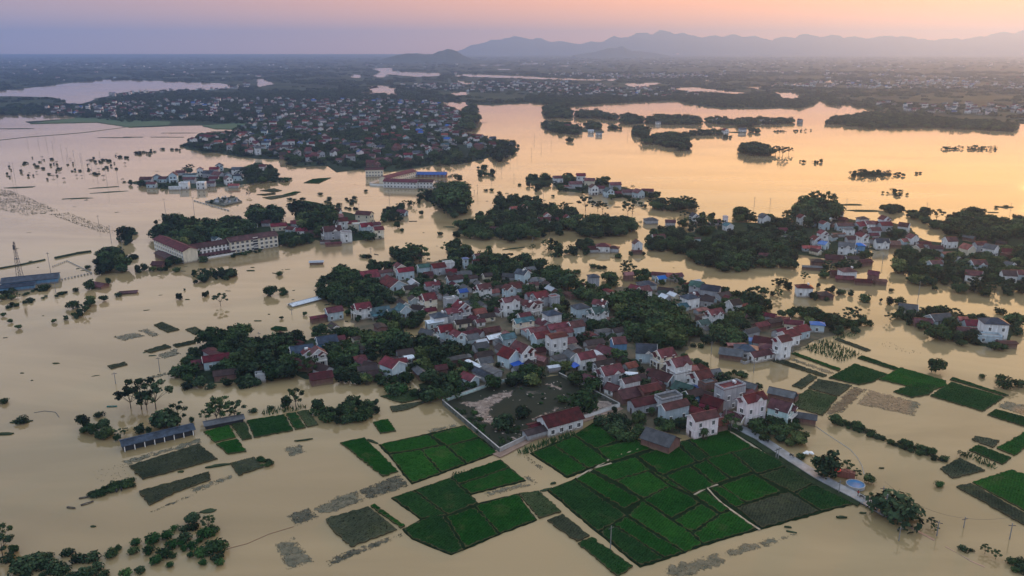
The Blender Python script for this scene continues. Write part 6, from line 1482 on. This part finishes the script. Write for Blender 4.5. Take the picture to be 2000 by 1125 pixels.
# the trees that show largest are things of their own; the rest are one wood
def vis(t):
    u, v, f = PX(t[0], t[1], t[2] * .5)
    return t[2] * RAD[t[3]] ** .5 / f if -30 < u < 2030 and -20 < v < 1150 else 0
BUSHK = ('bush', 'bush2', 'orchard')
tr = sorted([t for t in TREES if t[3] not in BUSHK], key=vis, reverse=True); bu = sorted([t for t in TREES if t[3] in BUSHK], key=vis, reverse=True)
NT, NB = 300, 200
SOLO = [t for t in tr[:NT] + bu[:NB] if vis(t) > 0]; REST = [t for t in tr[NT:] + bu[NB:]]
INFO = {}
TREC = []
for t in SOLO:
    x, y, h, k, zone, rz = t; nm = 'bush' if k in BUSHK else ('banana_clump' if k == 'banana' else 'palm_tree' if k == 'palm' else 'tree')
    root = thing(nm, (x, y, -h * SINK.get(k, .04)), rz, h); a = link('trunk', PROTO[k][0], root); b = link('crown', PROTO[k][1], root); INFO.setdefault(k, (a, b)); TREC.append((root, k, zone, PX(x, y)[0], nm, h))
def wood(name, items, label):
    P = np.array([(t[0], t[1], -t[2] * SINK.get(t[3], .04)) for t in items]); me = bpy.data.meshes.new(name); me.vertices.add(len(P)); me.vertices.foreach_set('co', P.ravel())
    for nm, ty, vals in (('sc', 'FLOAT', [t[2] for t in items]), ('rz', 'FLOAT', [random.uniform(0, 6.28) for t in items]), ('kd', 'INT', [KINDS.index(t[3]) for t in items])):
        a = me.attributes.new(nm, ty, 'POINT'); a.data.foreach_set('value', vals)
    me.update(); o = link(name, me); o['kind'] = 'stuff'; o['label'] = label
    ng = bpy.data.node_groups.new(name, 'GeometryNodeTree'); ng.interface.new_socket('Geometry', in_out='INPUT', socket_type='NodeSocketGeometry'); ng.interface.new_socket('Geometry', in_out='OUTPUT', socket_type='NodeSocketGeometry')
    gi = ng.nodes.new('NodeGroupInput'); go = ng.nodes.new('NodeGroupOutput'); jn = ng.nodes.new('GeometryNodeJoinGeometry'); ng.links.new(jn.outputs[0], go.inputs[0])
    def attr(nm, ty):
        n = ng.nodes.new('GeometryNodeInputNamedAttribute'); n.data_type = ty; n.inputs['Name'].default_value = nm; return n.outputs['Attribute']
    sc, rz, kd = attr('sc', 'FLOAT'), attr('rz', 'FLOAT'), attr('kd', 'INT')
    cx = ng.nodes.new('ShaderNodeCombineXYZ'); ng.links.new(rz, cx.inputs[2])
    for ki in sorted({KINDS.index(t[3]) for t in items}):
        k = KINDS[ki]
        eq = ng.nodes.new('FunctionNodeCompare'); eq.data_type = 'INT'; eq.operation = 'EQUAL'; eq.inputs[3].default_value = ki; ng.links.new(kd, eq.inputs[2])
        j2 = ng.nodes.new('GeometryNodeJoinGeometry')
        for ob in INFO[k]:
            oi = ng.nodes.new('GeometryNodeObjectInfo'); oi.inputs[0].default_value = ob; oi.transform_space = 'ORIGINAL'; ng.links.new(oi.outputs['Geometry'], j2.inputs[0])
        g2 = ng.nodes.new('GeometryNodeGeometryToInstance'); ng.links.new(j2.outputs[0], g2.inputs[0])
        ip = ng.nodes.new('GeometryNodeInstanceOnPoints'); ng.links.new(gi.outputs[0], ip.inputs['Points']); ng.links.new(eq.outputs[0], ip.inputs['Selection']); ng.links.new(g2.outputs[0], ip.inputs['Instance']); ng.links.new(cx.outputs[0], ip.inputs['Rotation']); ng.links.new(sc, ip.inputs['Scale']); ng.links.new(ip.outputs[0], jn.inputs[0])
    md = o.modifiers.new('trees', 'NODES'); md.node_group = ng
# kinds that have no single tree of their own yet are borrowed from the first of the wood
need = {t[3] for t in REST + FARW} - set(INFO)
for k in need:
    cl_ = [t for t in FARW + REST if t[3] == k]; t = min(cl_, key=lambda t: t[1]); x, y, h, _, zone, rz = t
    root = thing('tree_clump' if k == 'clump' else 'tree', (x, y, 0), rz, h); a = link('trunk', PROTO[k][0], root); b = link('crown', PROTO[k][1], root); INFO[k] = (a, b); TREC.append((root, k, 'nearest of the far woods' if k == 'clump' else zone, PX(x, y)[0], 'tree_clump' if k == 'clump' else 'tree', h))
KTXT['clump'] = 'dense clump of dark trees'
wood('woodland', REST, 'smaller trees and bushes filling the islets and village gardens')
wood('far_woodland', FARW, 'hazy dark woods and town trees spread over the far plain')
print('trees', len(SOLO), len(REST), len(FARW), 'houses', len(HREC))

# ---------------------------------------------------------------- poles, walls, boats, people and other small things
PREC = []
def pole(u, vb, vt, where, thick=.16, cross=True, hmax=14):
    x, y = G(u, vb); h = min(hmax, max(3, hgt(u, vb, vt))); root = thing('utility_pole', (x, y, 0), random.uniform(-.6, .6)); m = MB(); m.tube((0, 0, -.8), (0, 0, h), thick, thick * .65, 6); part('post', m, M['pole'], root)
    if cross: m = MB(); m.box(-.9, -.07, h - .75, .9, .07, h - .6); part('crossarm', m, M['dark'], root)
    PREC.append((root, u, where))
for s, where in [('Z1 153,795,745|215,800,740|262,815,760|295,830,785|345,860,805|378,880,825|413,885,835|452,910,855|462,930,850|512,950,885|540,975,900|312,965,870|65,985,895|82,990,895|600,1040,930|657,1010,955|375,912,870|560,890,845|775,860,815|485,745,735|300,770,735', 'in the drowned pole line far west'),
                 ('Z4 926,165,20|1085,155,50|553,220,155|622,310,210|682,345,275|287,500,340|1447,850,805|1628,710,680|892,1030,945|645,1095,1030|312,590,530', 'in the western flood'),
                 ('C5 1515,1110,1000|1480,1100,1060|1870,760,680|1945,690,460|1665,980,880|1775,860,780|1720,830,770|1910,940,880|1450,460,420', 'in the mid flood before the town'), ('C7 55,825,730|310,700,620|180,760,670|1303,590,490|1318,270,185|90,630,550', 'on the open flood by the outer islets'),
                 ('B6 485,225,100|693,210,110|1688,190,115', 'in the bright flood behind the hamlet'), ('B7 735,240,165|1820,280,175', 'on the bright flood by the east bank'), ('C1 615,310,60', 'rising from the channel by the bushy island'), ('B7 155,970,850', 'in the hamlet channel'),
                 ('A8 325,890,710|878,1115,930|1380,860,760', 'around the walled spit'), ('Z8 1548,980,845', 'alone in the big rice block'), ('Z9 627,475,405|615,470,410|965,665,590|1205,715,625|330,310,190', 'along the paved road'), ('Z9 1300,930,850|1512,900,815|1662,855,795|1918,920,830', 'along the submerged road'),
                 ('B3 1335,180,10|940,280,180|1095,830,760', 'around the school island'), ('B4 1338,130,20|1200,680,620', 'around the wooded islet')]:
    w = s.split(' ', 1); fr = w[0]
    for t in w[1].split('|'):
        a, b, c = map(float, t.split(',')); u, vb = fp(fr, (a, b)); _, vt = fp(fr, (a, c)); pole(u, vb, vt, where)
u, vb = fp('Z9', (1222, 785)); pole(u, vb, fp('Z9', (0, 670))[1], 'at the end of the paved road, thickest of them', .3)
def catenary(name, a, b, sag, r=.03):
    m = MB(); pr = None
    for i in range(9):
        q = i / 8; p = Vector(a).lerp(Vector(b), q) - Vector((0, 0, sag * 4 * q * (1 - q)))
        if pr is not None: m.tube(pr, p, r, r, 3, cap=False)
        pr = p
    return link(name, m.mesh(name, [M['wire']]))
RP = [G(*fp('Z9', p)) for p in ((1205, 715), (1300, 930), (1512, 900), (1918, 920))]
for (a, b), lab in zip(((RP[0], RP[2]), (RP[2], RP[3])), ('sagging black cable from the paved road end to the submerged road', 'sagging black cable over the submerged road near the frame edge')): tag(catenary('power_cable', (*a, 6.5), (*b, 6.5), 1.2), lab, 'cable')
# lattice mast at the flooded station
u, vb = 40, 546; x, y = G(u, vb); h = hgt(u, vb, 472); root = thing('lattice_mast', (x, y, 0)); w0 = 1.3
for sx, sy in ((-1, -1), (1, -1), (1, 1), (-1, 1)): m = MB(); m.tube((sx * w0, sy * w0, -.5), (sx * .25, sy * .25, h), .12, .08, 4); part('leg', m, M['dark'], root)
m = MB(); n = 12
for i in range(n):
    z0, z1 = h * i / n, h * (i + 1) / n; a = w0 + (.25 - w0) * i / n; b_ = w0 + (.25 - w0) * (i + 1) / n
    for (p, q) in (((-a, -a), (b_, -b_)), ((a, -a), (b_, b_)), ((a, a), (-b_, b_)), ((-a, a), (-b_, -b_))): m.tube((*p, z0), (*q, z1), .06, .06, 3, cap=False)
part('bracing', m, M['dark'], root)
m = MB(); m.box(-1, -1, h * .55, 1, 1, h * .55 + .15); m.box(-.5, -.9, h * .8, .5, -.6, h * .92); part('antenna_platform', m, M['dark'], root)
tag(root, 'dark steel lattice mast at the flooded blue station', 'mast')
# walls
def wall_line(name, s, h, th, m, label, cap=True, step=None, gap=.0):
    p = gpoly(s); root = thing(name, (*p[0], 0)); x0, y0 = p[0]
    for a, b in zip(p, p[1:]):
        d = np.array(b) - np.array(a); L = np.hypot(*d); d = d / L; nn = np.array([-d[1], d[0]]) * th / 2; k = max(1, int(L / (step or L)))
        for i in range(k):
            q0 = np.array(a) + d * L * (i + gap / 2) / k; q1 = np.array(a) + d * L * (i + 1 - gap / 2) / k
            mbx = MB(); mbx.prism([tuple(q - np.array([x0, y0])) for q in (q0 - nn, q1 - nn, q1 + nn, q0 + nn)], -.3, h); part('wall_panel', mbx, m, root)
        if cap:
            mbx = MB(); q0, q1 = np.array(a) - np.array([x0, y0]), np.array(b) - np.array([x0, y0]); mbx.prism([tuple(q) for q in (q0 - nn * 1.6, q1 - nn * 1.6, q1 + nn * 1.6, q0 + nn * 1.6)], h + .003, h + .13); part('coping', mbx, M['concrete'], root)
    return tag(root, label, 'wall')
wall_line('yard_wall', 'Z8 612,168 930,440', 1.7, .25, M['mosswall'], 'long mossy yard wall between the rice plots and the school yard', step=4)
wall_line('yard_wall', 'Z8 930,440 1090,362', 1.7, .25, M['concrete'], 'pale yard wall with gate beside the dirt track corner', step=3)
wall_line('yard_wall', 'Z8 1400,252 1600,187', 1.6, .25, M['white'], 'white yard wall along the track right of the yard hall', step=3)
wall_line('yard_wall', 'Z8 1600,185 1420,92 1262,12', 1.5, .25, M['mosswall'], 'back right wall of the school yard below the lane houses', step=4)
wall_line('yard_wall', 'Z8 612,165 870,75 1000,38 1150,5', 1.6, .25, WALL['c'], 'pale turquoise wall along the back of the school yard', step=3)
wall_line('perimeter_wall', 'C6 430,330 190,412 190,432 1275,490', 1.6, .5, M['white'], 'white perimeter wall standing in water round the walled school', step=8)
wall_line('house_wall', 'A7 480,980 620,945 890,900', 1.3, .2, M['brick'], 'low brick wall behind the big rice block, below the pinkish house', step=3)
wall_line('spit_wall', 'A8 500,850 620,940 760,1010 900,960', .9, .25, M['concrete'], 'low curved quay wall round the walled spit', step=3)
wall_line('drowned_fence', 'Z4 290,445 375,412 515,480 300,525', .7, .12, M['concrete'], 'drowned fence round the empty plot beside the flooded station', cap=False, step=1.6, gap=.45)
wall_line('drowned_fence', 'C3 830,485 1200,590', .8, .35, M['concrete'], 'drowned fence line running to the cemetery', cap=False, step=5, gap=.3)
# cemetery platform with tombs
g = gpoly('C3 950,500 1150,545 1330,500 1240,450'); root = thing('cemetery', (*g[0], 0)); mbx = MB(); mbx.prism([(p[0] - g[0][0], p[1] - g[0][1]) for p in g], -.3, 1.1); part('platform', mbx, M['mosswall'], root)
ga = np.array(g); n = 0
while n < 26:
    p = rng.uniform(ga.min(0), ga.max(0))
    if inside(p, inset(g, 2.)): mbx = MB(); mbx.box(-.8, -1.1, 1.1, .8, 1.1, 1.8); mbx.box(-.7, .8, 1.8, .7, 1.05, 3.0); part('tomb', mbx, random.choice([M['mosswall'], M['concrete'], WALL['g']]), root, (p[0] - g[0][0], p[1] - g[0][1], 0)); n += 1
tag(root, 'raised cemetery platform with small tombs, ringed by flood', 'cemetery')
# brick kiln stack, umbrella, round blue tank beside the road
x, y = G(*fp('Z9', (1005, 575))); root = thing('brick_stack', (x, y, .3), R(-25)); n = 0
for L_ in range(10):
    for i in range(6):
        for j in range(3):
            if L_ == 9 and (i + j) % 3 == 0: continue
            mbx = None
            if n == 0: bq = MB(); bq.box(-.38, -.33, 0, .38, .33, .19); BR = bq.mesh('brick', [M['brick']])
            o = link('brick', BR, root, ((i - 2.5) * .8 + random.uniform(-.03, .03), (j - 1) * .7 + random.uniform(-.03, .03), L_ * .2), random.uniform(-.04, .04)); n += 1
tag(root, 'square stack of dark red bricks beside the blue round tank', 'brick stack')
x, y = G(*fp('Z9', (945, 570))); root = thing('parasol', (x, y, .4)); m = MB(); m.tube((0, 0, -.3), (0, 0, 2.5), .04, .04, 6); part('post', m, M['steel'], root)
m = MB(); v = [(1.5 * math.cos(i * math.pi / 4), 1.5 * math.sin(i * math.pi / 4), 2.0) for i in range(8)] + [(0, 0, 2.6)] + [(1.5 * math.cos(i * math.pi / 4), 1.5 * math.sin(i * math.pi / 4), 1.85) for i in range(8)]
m.add(v, [(i, (i + 1) % 8, 8) for i in range(8)] + [(i, 9 + i, 9 + (i + 1) % 8, (i + 1) % 8) for i in range(8)]); part('canopy', m, M['umbrella'], root); tag(root, 'red parasol open beside the brick stack', 'parasol')
x, y = G(*fp('Z9', (1057, 628))); root = thing('round_tank', (x, y, .3), R(-20)); m = MB(); nn_ = 28
ring = [(2.6 * math.cos(i * 6.2832 / nn_), 2.6 * math.sin(i * 6.2832 / nn_)) for i in range(nn_)]; inn = [(2.4 * a / 2.6, 2.4 * b / 2.6) for a, b in ring]
m.add([(a, b, -.2) for a, b in ring] + [(a, b, .75) for a, b in ring] + [(a, b, .75) for a, b in inn] + [(a, b, .5) for a, b in inn], [(i, (i + 1) % nn_, nn_ + (i + 1) % nn_, nn_ + i) for i in range(nn_)] + [(nn_ + i, nn_ + (i + 1) % nn_, 2 * nn_ + (i + 1) % nn_, 2 * nn_ + i) for i in range(nn_)] + [(2 * nn_ + i, 2 * nn_ + (i + 1) % nn_, 3 * nn_ + (i + 1) % nn_, 3 * nn_ + i) for i in range(nn_)]); part('rim', m, M['concrete'], root)
m = MB(); m.add([(2.42 * a / 2.6, 2.42 * b / 2.6, .6) for a, b in ring], [tuple(range(nn_))]); part('cover', m, mat('tank_blue', (.03, .15, .33), .45, .25), root); tag(root, 'round tank under a bright blue cover beside the paved road', 'tank')
SACKS = []
# pile of pale sacks under the big tree
x, y = G(*fp('Z9', (790, 455)))
for i in range(7):
    m = MB(); a, b, c = random.uniform(.5, .9), random.uniform(.4, .6), random.uniform(.25, .5); nv = 8
    m.add([(a * math.cos(k * 6.283 / nv) * s_, b * math.sin(k * 6.283 / nv) * s_, z) for z, s_ in ((0, .85), (c * .5, 1.05), (c, .6)) for k in range(nv)], [(k, (k + 1) % nv, nv + (k + 1) % nv, nv + k) for k in range(nv)] + [(nv + k, nv + (k + 1) % nv, 2 * nv + (k + 1) % nv, 2 * nv + k) for k in range(nv)] + [tuple(range(2 * nv, 3 * nv))])
    o = link('sack', m.mesh('sack', [M['white']]), None, (x + random.uniform(-2.2, 2.2), y + random.uniform(-1.2, 1.2), .55), random.uniform(0, 3)); tag(o, 'pale sack in the heap under the big round tree by the road', 'sack', 'sacks under the big tree'); SACKS.append(o)
# boats
def boat(u, v, L, yaw, m, label):
    x, y = G(u, v); root = thing('rowing_boat', (x, y, 0), R(yaw)); b = MB(); st_ = [(-.5, .22, .35), (-.25, .42, .25), (.1, .46, .22), (.35, .3, .26), (.5, .03, .42)]; vs = []
    for t_, w_, z_ in st_: vs += [(t_ * L, -w_ * L * .32, z_), (t_ * L, -w_ * L * .2, -.12), (t_ * L, w_ * L * .2, -.12), (t_ * L, w_ * L * .32, z_)]
    fs = [(0, 1, 2, 3)] + [(4 * i + k, 4 * i + 4 + k, 4 * i + 5 + k, 4 * i + 1 + k) for i in range(4) for k in range(3)]
    b.add(vs, fs); part('hull', b, m, root)
    for q in (-.2, .12): b = MB(); b.box(q * L - .12, -.13 * L, .12, q * L + .12, .13 * L, .17); part('thwart', b, M['bark'], root)
    return tag(root, label, 'boat')
def px7(a, b): return fp('Z7', (a, b))
boat(*px7(487, 722), 3.2, 40, M['hull'], 'dark rowing boat below the flooded hedge row, nearer one'); boat(*px7(470, 690), 2.6, 20, M['hull'], 'small dark boat at the end of the flooded hedge row'); boat(*px7(398, 747), 2.6, -10, M['hull'], 'dark boat farthest out from the flooded hedge row')
boat(*px7(625, 181), 3.4, 5, M['teal'], 'teal boat alone on water left of the airy trees'); boat(*fp('B3', (1640, 415)), 6, 5, M['hull'], 'long dark boat gliding past the thin strip by the school'); boat(*fp('C7', (1220, 0)) if 0 else fp('A1', (900, 182)), 3.5, -35, M['hull'], 'small boat on the channel behind the red workshop'); boat(*fp('C5', (1590, 333)), 9, 0, M['hull'], 'distant boat on the pink flood beyond the town tip')
# people: one continuous body grown over a skeleton
def person(u, v, z, yaw, label, top, arms=0.):
    x, y = G(u, v, z); V = [(0, 0, .95), (0, 0, 1.2), (0, 0, 1.42), (0, 0, 1.55), (0, .02, 1.68), (.10, 0, .9), (.12, .03, .5), (.12, -.02, .06), (-.10, 0, .9), (-.12, -.05, .5), (-.12, .02, .06), (.2, 0, 1.4), (.27, .06 + arms, 1.15), (.25, .16 + arms, .93), (-.2, 0, 1.4), (-.27, .04, 1.15), (-.25, .14, .93), (.12, .10, .03), (-.12, .14, .03)]
    E = [(0, 1), (1, 2), (2, 3), (3, 4), (0, 5), (5, 6), (6, 7), (0, 8), (8, 9), (9, 10), (2, 11), (11, 12), (12, 13), (2, 14), (14, 15), (15, 16), (7, 17), (10, 18)]
    Rr = [.15, .13, .15, .06, .11, .10, .07, .05, .10, .07, .05, .07, .05, .04, .07, .05, .04, .04, .04]
    me = bpy.data.meshes.new('person'); me.from_pydata(V, E, []); me.materials.append(M['cloth']); o = link('person', me, None, (x, y, z), R(yaw))
    sk = o.modifiers.new('skin', 'SKIN'); sb = o.modifiers.new('sub', 'SUBSURF'); sb.levels = sb.render_levels = 1
    for i, d in enumerate(me.skin_vertices[0].data): d.radius = (Rr[i], Rr[i]); d.use_root = i == 0
    b = MB(); b.tube((0, 0, .98), (0, 0, 1.48), .20, .22, 10); part('shirt', b, top, o)
    b = MB(); 
    for i in range(3): pass
    b.add([(.13 * math.cos(k * .785) * s_, .02 + .13 * math.sin(k * .785) * s_, zz) for zz, s_ in ((1.66, 1.05), (1.76, .95), (1.83, .5)) for k in range(8)], [(k, (k + 1) % 8, 8 + (k + 1) % 8, 8 + k) for k in range(8)] + [(8 + k, 8 + (k + 1) % 8, 16 + (k + 1) % 8, 16 + k) for k in range(8)] + [tuple(range(16, 24))]); part('hair', b, M['tyre'], o)
    return tag(o, label, 'person')
a = fp('Z7', (653, 667)); person(*a, -.45, 60, 'person in dark clothes wading below the hedge row, nearer its tip', M['dark']); a = fp('Z7', (680, 660)); person(*a, -.45, 100, 'person in black wading below the hedge row, taller figure', M['cloth'])
a = fp('Z9', (1072, 678)); person(*a, .6, 30, 'person in a red top standing on the road by the round tank', M['red'], .1)
def motorbike(u, v, z, yaw, label):
    x, y = G(u, v, z); root = thing('motorbike', (x, y, z), R(yaw))
    for q in (-.62, .62):
        m = MB(); nn = 14; vs = []; 
        for r_, yy_ in ((.30, -.05), (.30, .05), (.20, .05), (.20, -.05)): vs += [(q + r_ * math.cos(i * 6.283 / nn), yy_, .30 + r_ * math.sin(i * 6.283 / nn)) for i in range(nn)]
        m.add(vs, [(a * nn + i, a * nn + (i + 1) % nn, ((a + 1) % 4) * nn + (i + 1) % nn, ((a + 1) % 4) * nn + i) for a in range(4) for i in range(nn)]); part('wheel', m, M['tyre'], root)
    m = MB(); m.box(-.55, -.12, .35, .25, .12, .62); m.add([(.2, -.14, .35), (.5, -.1, .95), (.5, .1, .95), (.2, .14, .35), (.35, -.1, .35), (.6, -.08, .9), (.6, .08, .9), (.35, .1, .35)], [(0, 1, 2, 3), (4, 5, 6, 7), (0, 1, 5, 4), (1, 2, 6, 5), (2, 3, 7, 6), (3, 0, 4, 7)]); part('body', m, M['dark'], root)
    m = MB(); m.box(-.6, -.13, .68, .15, .13, .80); part('saddle', m, M['tyre'], root); m = MB(); m.tube((.45, -.35, 1.02), (.45, .35, 1.02), .02, .02, 5); part('handlebar', m, M['steel'], root); return tag(root, label, 'motorbike')
motorbike(*fp('Z9', (1095, 690)), .62, -50, 'dark motorbike on the paved road nearest the person in red'); motorbike(*fp('Z9', (1133, 705)), .62, -40, 'dark motorbike farther down the flooded road end'); motorbike(*fp('Z9', (703, 458)), .62, -55, 'motorbike parked on the paved road under the big tree'); motorbike(*fp('Z9', (560, 375)), .62, -50, 'motorbike parked near dark shrubs beside the road')
# pipe or rope lying across the ponded field
def line_obj(name, s, r, z, m, label, cat):
    p = gpoly(s); mbx = MB()
    for a, b in zip(p, p[1:]): mbx.tube((*a, z), (*b, z), r, r, 5)
    return tag(link(name, mbx.mesh(name, [m])), label, cat)
line_obj('hose', 'Z9 830,285 900,335 970,380 1030,420 1070,465 1095,510 1108,560', .09, .05, M['concrete'], 'thin grey hose curving across the ponded field right of the road', 'hose')
line_obj('rope', 'Z7 1265,975 1380,945 1500,892 1640,850', .05, .05, M['brick'], 'thin red rope strung across open water right of the flooded orchard', 'rope')
line_obj('floating_boom', 'Z7 190,215 250,205 310,212 330,240', .1, .03, M['dark'], 'thin dark curved boom floating on the western flood', 'boom')
for s, r, lab in [('P 0,525 40,518 88,508', .9, 'long dark earth bank behind the flooded station'), ('P 108,505 150,496 178,492', 1.2, 'dark spindle-shaped bank left of the big tree clump'), ('Z1 0,782 150,765 350,750 480,738 700,710 900,690', .5, 'thin dark dyke crossing the far western flood')]:
    p = gpoly(s); mbx = MB()
    for a, b in zip(p, p[1:]): mbx.tube((*a, 0), (*b, 0), r, r * .9, 8)
    tag(link('earth_bank', mbx.mesh('earth_bank', [GM['grass']])), kind='structure')

# ---------------------------------------------------------------- floating weeds and drift: small flat ragged rafts
def raft(u, v, L, w, yaw):
    x, y = G(u, v); c, s = math.cos(R(yaw)), math.sin(R(yaw)); poly = []
    for i in range(14): a = i / 14 * 6.283; q = random.uniform(.6, 1.15); px_, py_ = math.cos(a) * L / 2 * q, math.sin(a) * w / 2 * q; poly.append((x + px_ * c - py_ * s, y + px_ * s + py_ * c))
    return poly
mbw = MB()
for s, L, w, yw in [('Z7 1215,512', 8, 1.6, 20), ('Z7 1160,765', 5, 2, 20), ('Z7 1690,370', 6, .8, 15), ('Z7 120,265', 7, 3, 0), ('Z7 20,335', 8, 2, 10), ('Z4 170,20', 0, 0, 0), ('Z5 400,615', 0, 0, 0), ('Z1 90,718', 60, 12, 5), ('Z1 640,768', 45, 5, 0), ('Z1 740,765', 30, 6, 0), ('Z1 1000,742', 50, 5, 2), ('Z1 930,765', 60, 4, -3), ('Z1 1255,733', 40, 4, 3), ('Z1 590,1045', 28, 5, 25), ('Z1 610,1072', 28, 5, 25), ('Z1 430,1107', 26, 5, 15), ('Z1 120,1045', 30, 7, 20), ('Z2 1860,710', 0, 0, 0), ('Z3 1000,95', 0, 0, 0), ('B7 1590,300', 9, 2.5, -10), ('B6 1700,200', 24, 6, 0), ('B6 1900,280', 28, 8, 0), ('B7 1760,230', 14, 6, 0), ('C2 1280,590', 5, 1.2, 0), ('A2 950,105', 16, 2, 28), ('Z7 1010,545', 2, 1, 0), ('B3 80,230', 14, 4, -15), ('Z9 700,880', 3, .8, -20), ('Z9 680,855', 2, .6, -10), ('Z9 980,800', 3, 1, 0), ('Z9 1100,775', 2, .8, 0), ('Z9 1205,525', 1.6, .5, 0), ('Z4 1440,745', 4, 1, 0), ('Z4 1395,465', 5, 1.5, 0), ('Z4 1540,480', 6, 1, -20), ('Z7 520,850', 1.5, .8, 0), ('Z8 1190,645', 4, 1.2, 25), ('Z8 1230,610', 2, .8, 20), ('Z8 220,375', 5, 1.2, -35), ('B4 120,490', 8, 3, 0), ('B5 495,230', 6, 1.5, 0), ('C2 710,545', 5, 1.2, 0)]:
    if L: u, v = pts(s)[0]; mbw.prism(raft(u, v, L, w, yw), -.1, random.uniform(.15, .4))
for k in range(150):
    u, v = random.uniform(0, 1400), random.uniform(290, 760)
    x, y = G(u, v)
    if not any(inside((x, y), l) for l in LAND[:3]): mbw.prism(raft(u, v, random.uniform(1, 4), random.uniform(.5, 1.2), random.uniform(-20, 40)), -.1, random.uniform(.05, .25))
tag(link('floating_weeds', mbw.mesh('floating_weeds', [GM['grass']])), 'scattered small rafts of floating weeds on the flood', kind='stuff')
mbw = MB()
YI = inset(YARD, 3)
for k in range(120):
    ya = np.array(YARD); p = rng.uniform(ya.min(0), ya.max(0))
    if inside(p, YI) and clear(p[0], p[1], .5):
        a, b, c = random.uniform(.1, .5), random.uniform(.06, .2), random.uniform(.02, .12); an = random.uniform(0, 3.14); cc, ss = math.cos(an), math.sin(an)
        mbw.prism([(p[0] + q * a * cc - r_ * b * ss, p[1] + q * a * ss + r_ * b * cc) for q, r_ in ((-1, -1), (1, -.7), (.9, 1), (-.8, .8))], .3, .45 + c)
tag(link('yard_rubble', mbw.mesh('yard_rubble', [mat('pale_rubble', (.42, .36, .32), .9, .4, 2)])), 'pale rubble and drift strewn over the school yard', kind='stuff')

# ---------------------------------------------------------------- labels that single each thing out
ORD = ['', 'second', 'third', 'fourth', 'fifth', 'sixth', 'seventh', 'eighth', 'ninth', 'tenth', 'eleventh', 'twelfth', 'thirteenth', 'fourteenth', 'fifteenth', 'sixteenth', 'seventeenth', 'eighteenth', 'nineteenth', 'twentieth']
TENS = {20: 'twenty', 30: 'thirty', 40: 'forty', 50: 'fifty', 60: 'sixty', 70: 'seventy', 80: 'eighty', 90: 'ninety'}
def ordinal(i):
    if i == 0: return 'leftmost'
    if i < 20: return ORD[i] + ' from left'
    n = i + 1; t_ = n // 10 * 10; r_ = n % 10
    if n >= 100: return 'number ' + str(n)
    one = ['', 'first'] + ORD[1:9]
    return (TENS[t_] + '-' + one[r_] if r_ else TENS[t_][:-1] + 'ieth') + ' from left'
def number_out(recs):
    """recs: (object, base text, place text, photo column): equal texts get their order from the left"""
    by = {}
    for r in recs: by.setdefault((r[1], r[2]), []).append(r)
    for (b, p), l in by.items():
        l.sort(key=lambda r: r[3])
        for i, r in enumerate(l): r[0]['label'] = f'{b} {p}' if len(l) == 1 else f'{b} {p}, {ordinal(i)}'
SHAPE = dict(g='gable', x='twin-gable', h='hipped', f='flat', l='low-pitched'); recs = []
for r in HREC:
    s_ = 'one-storey' if r['st'] < 1.6 else 'two-storey' if r['st'] < 2.5 else 'three-storey'
    rt = f"{RNAME.get(r['rf'], 'concrete')} {SHAPE[r['ty']]} roof"
    if r['nm'] == 'outbuilding': b = f"low shed under {rt}"; c = 'outbuilding'
    else: b = f"{s_} {WNAME.get(r['wl'], 'grey')} house" + (' with tank' if 't' in r['op'] else ' with awning' if 'b' in r['op'] else '') + f", {rt}"; c = 'house'
    r['o']['category'] = c; r['o']['group'] = ('sheds ' if c == 'outbuilding' else 'houses ') + r['zone']; recs.append((r['o'], b, r['zone'], r['u']))
for o, k, zone, u, nm, h in TREC:
    o['category'] = {'bush': 'bush', 'banana_clump': 'banana plant', 'palm_tree': 'palm'}.get(nm, 'tree'); o['group'] = ('bushes ' if nm == 'bush' else 'trees ') + zone; recs.append((o, KTXT[k], zone, u))
for o, u, where in PREC: o['category'] = 'utility pole'; o['group'] = 'utility poles standing in the flood'; recs.append((o, 'slim grey utility pole', where, u))
for o in SACKS: recs.append((o, 'pale sack', 'heaped under the round tree by the paved road', PX(o.location.x, o.location.y)[0]))
number_out(recs)
nf = 0
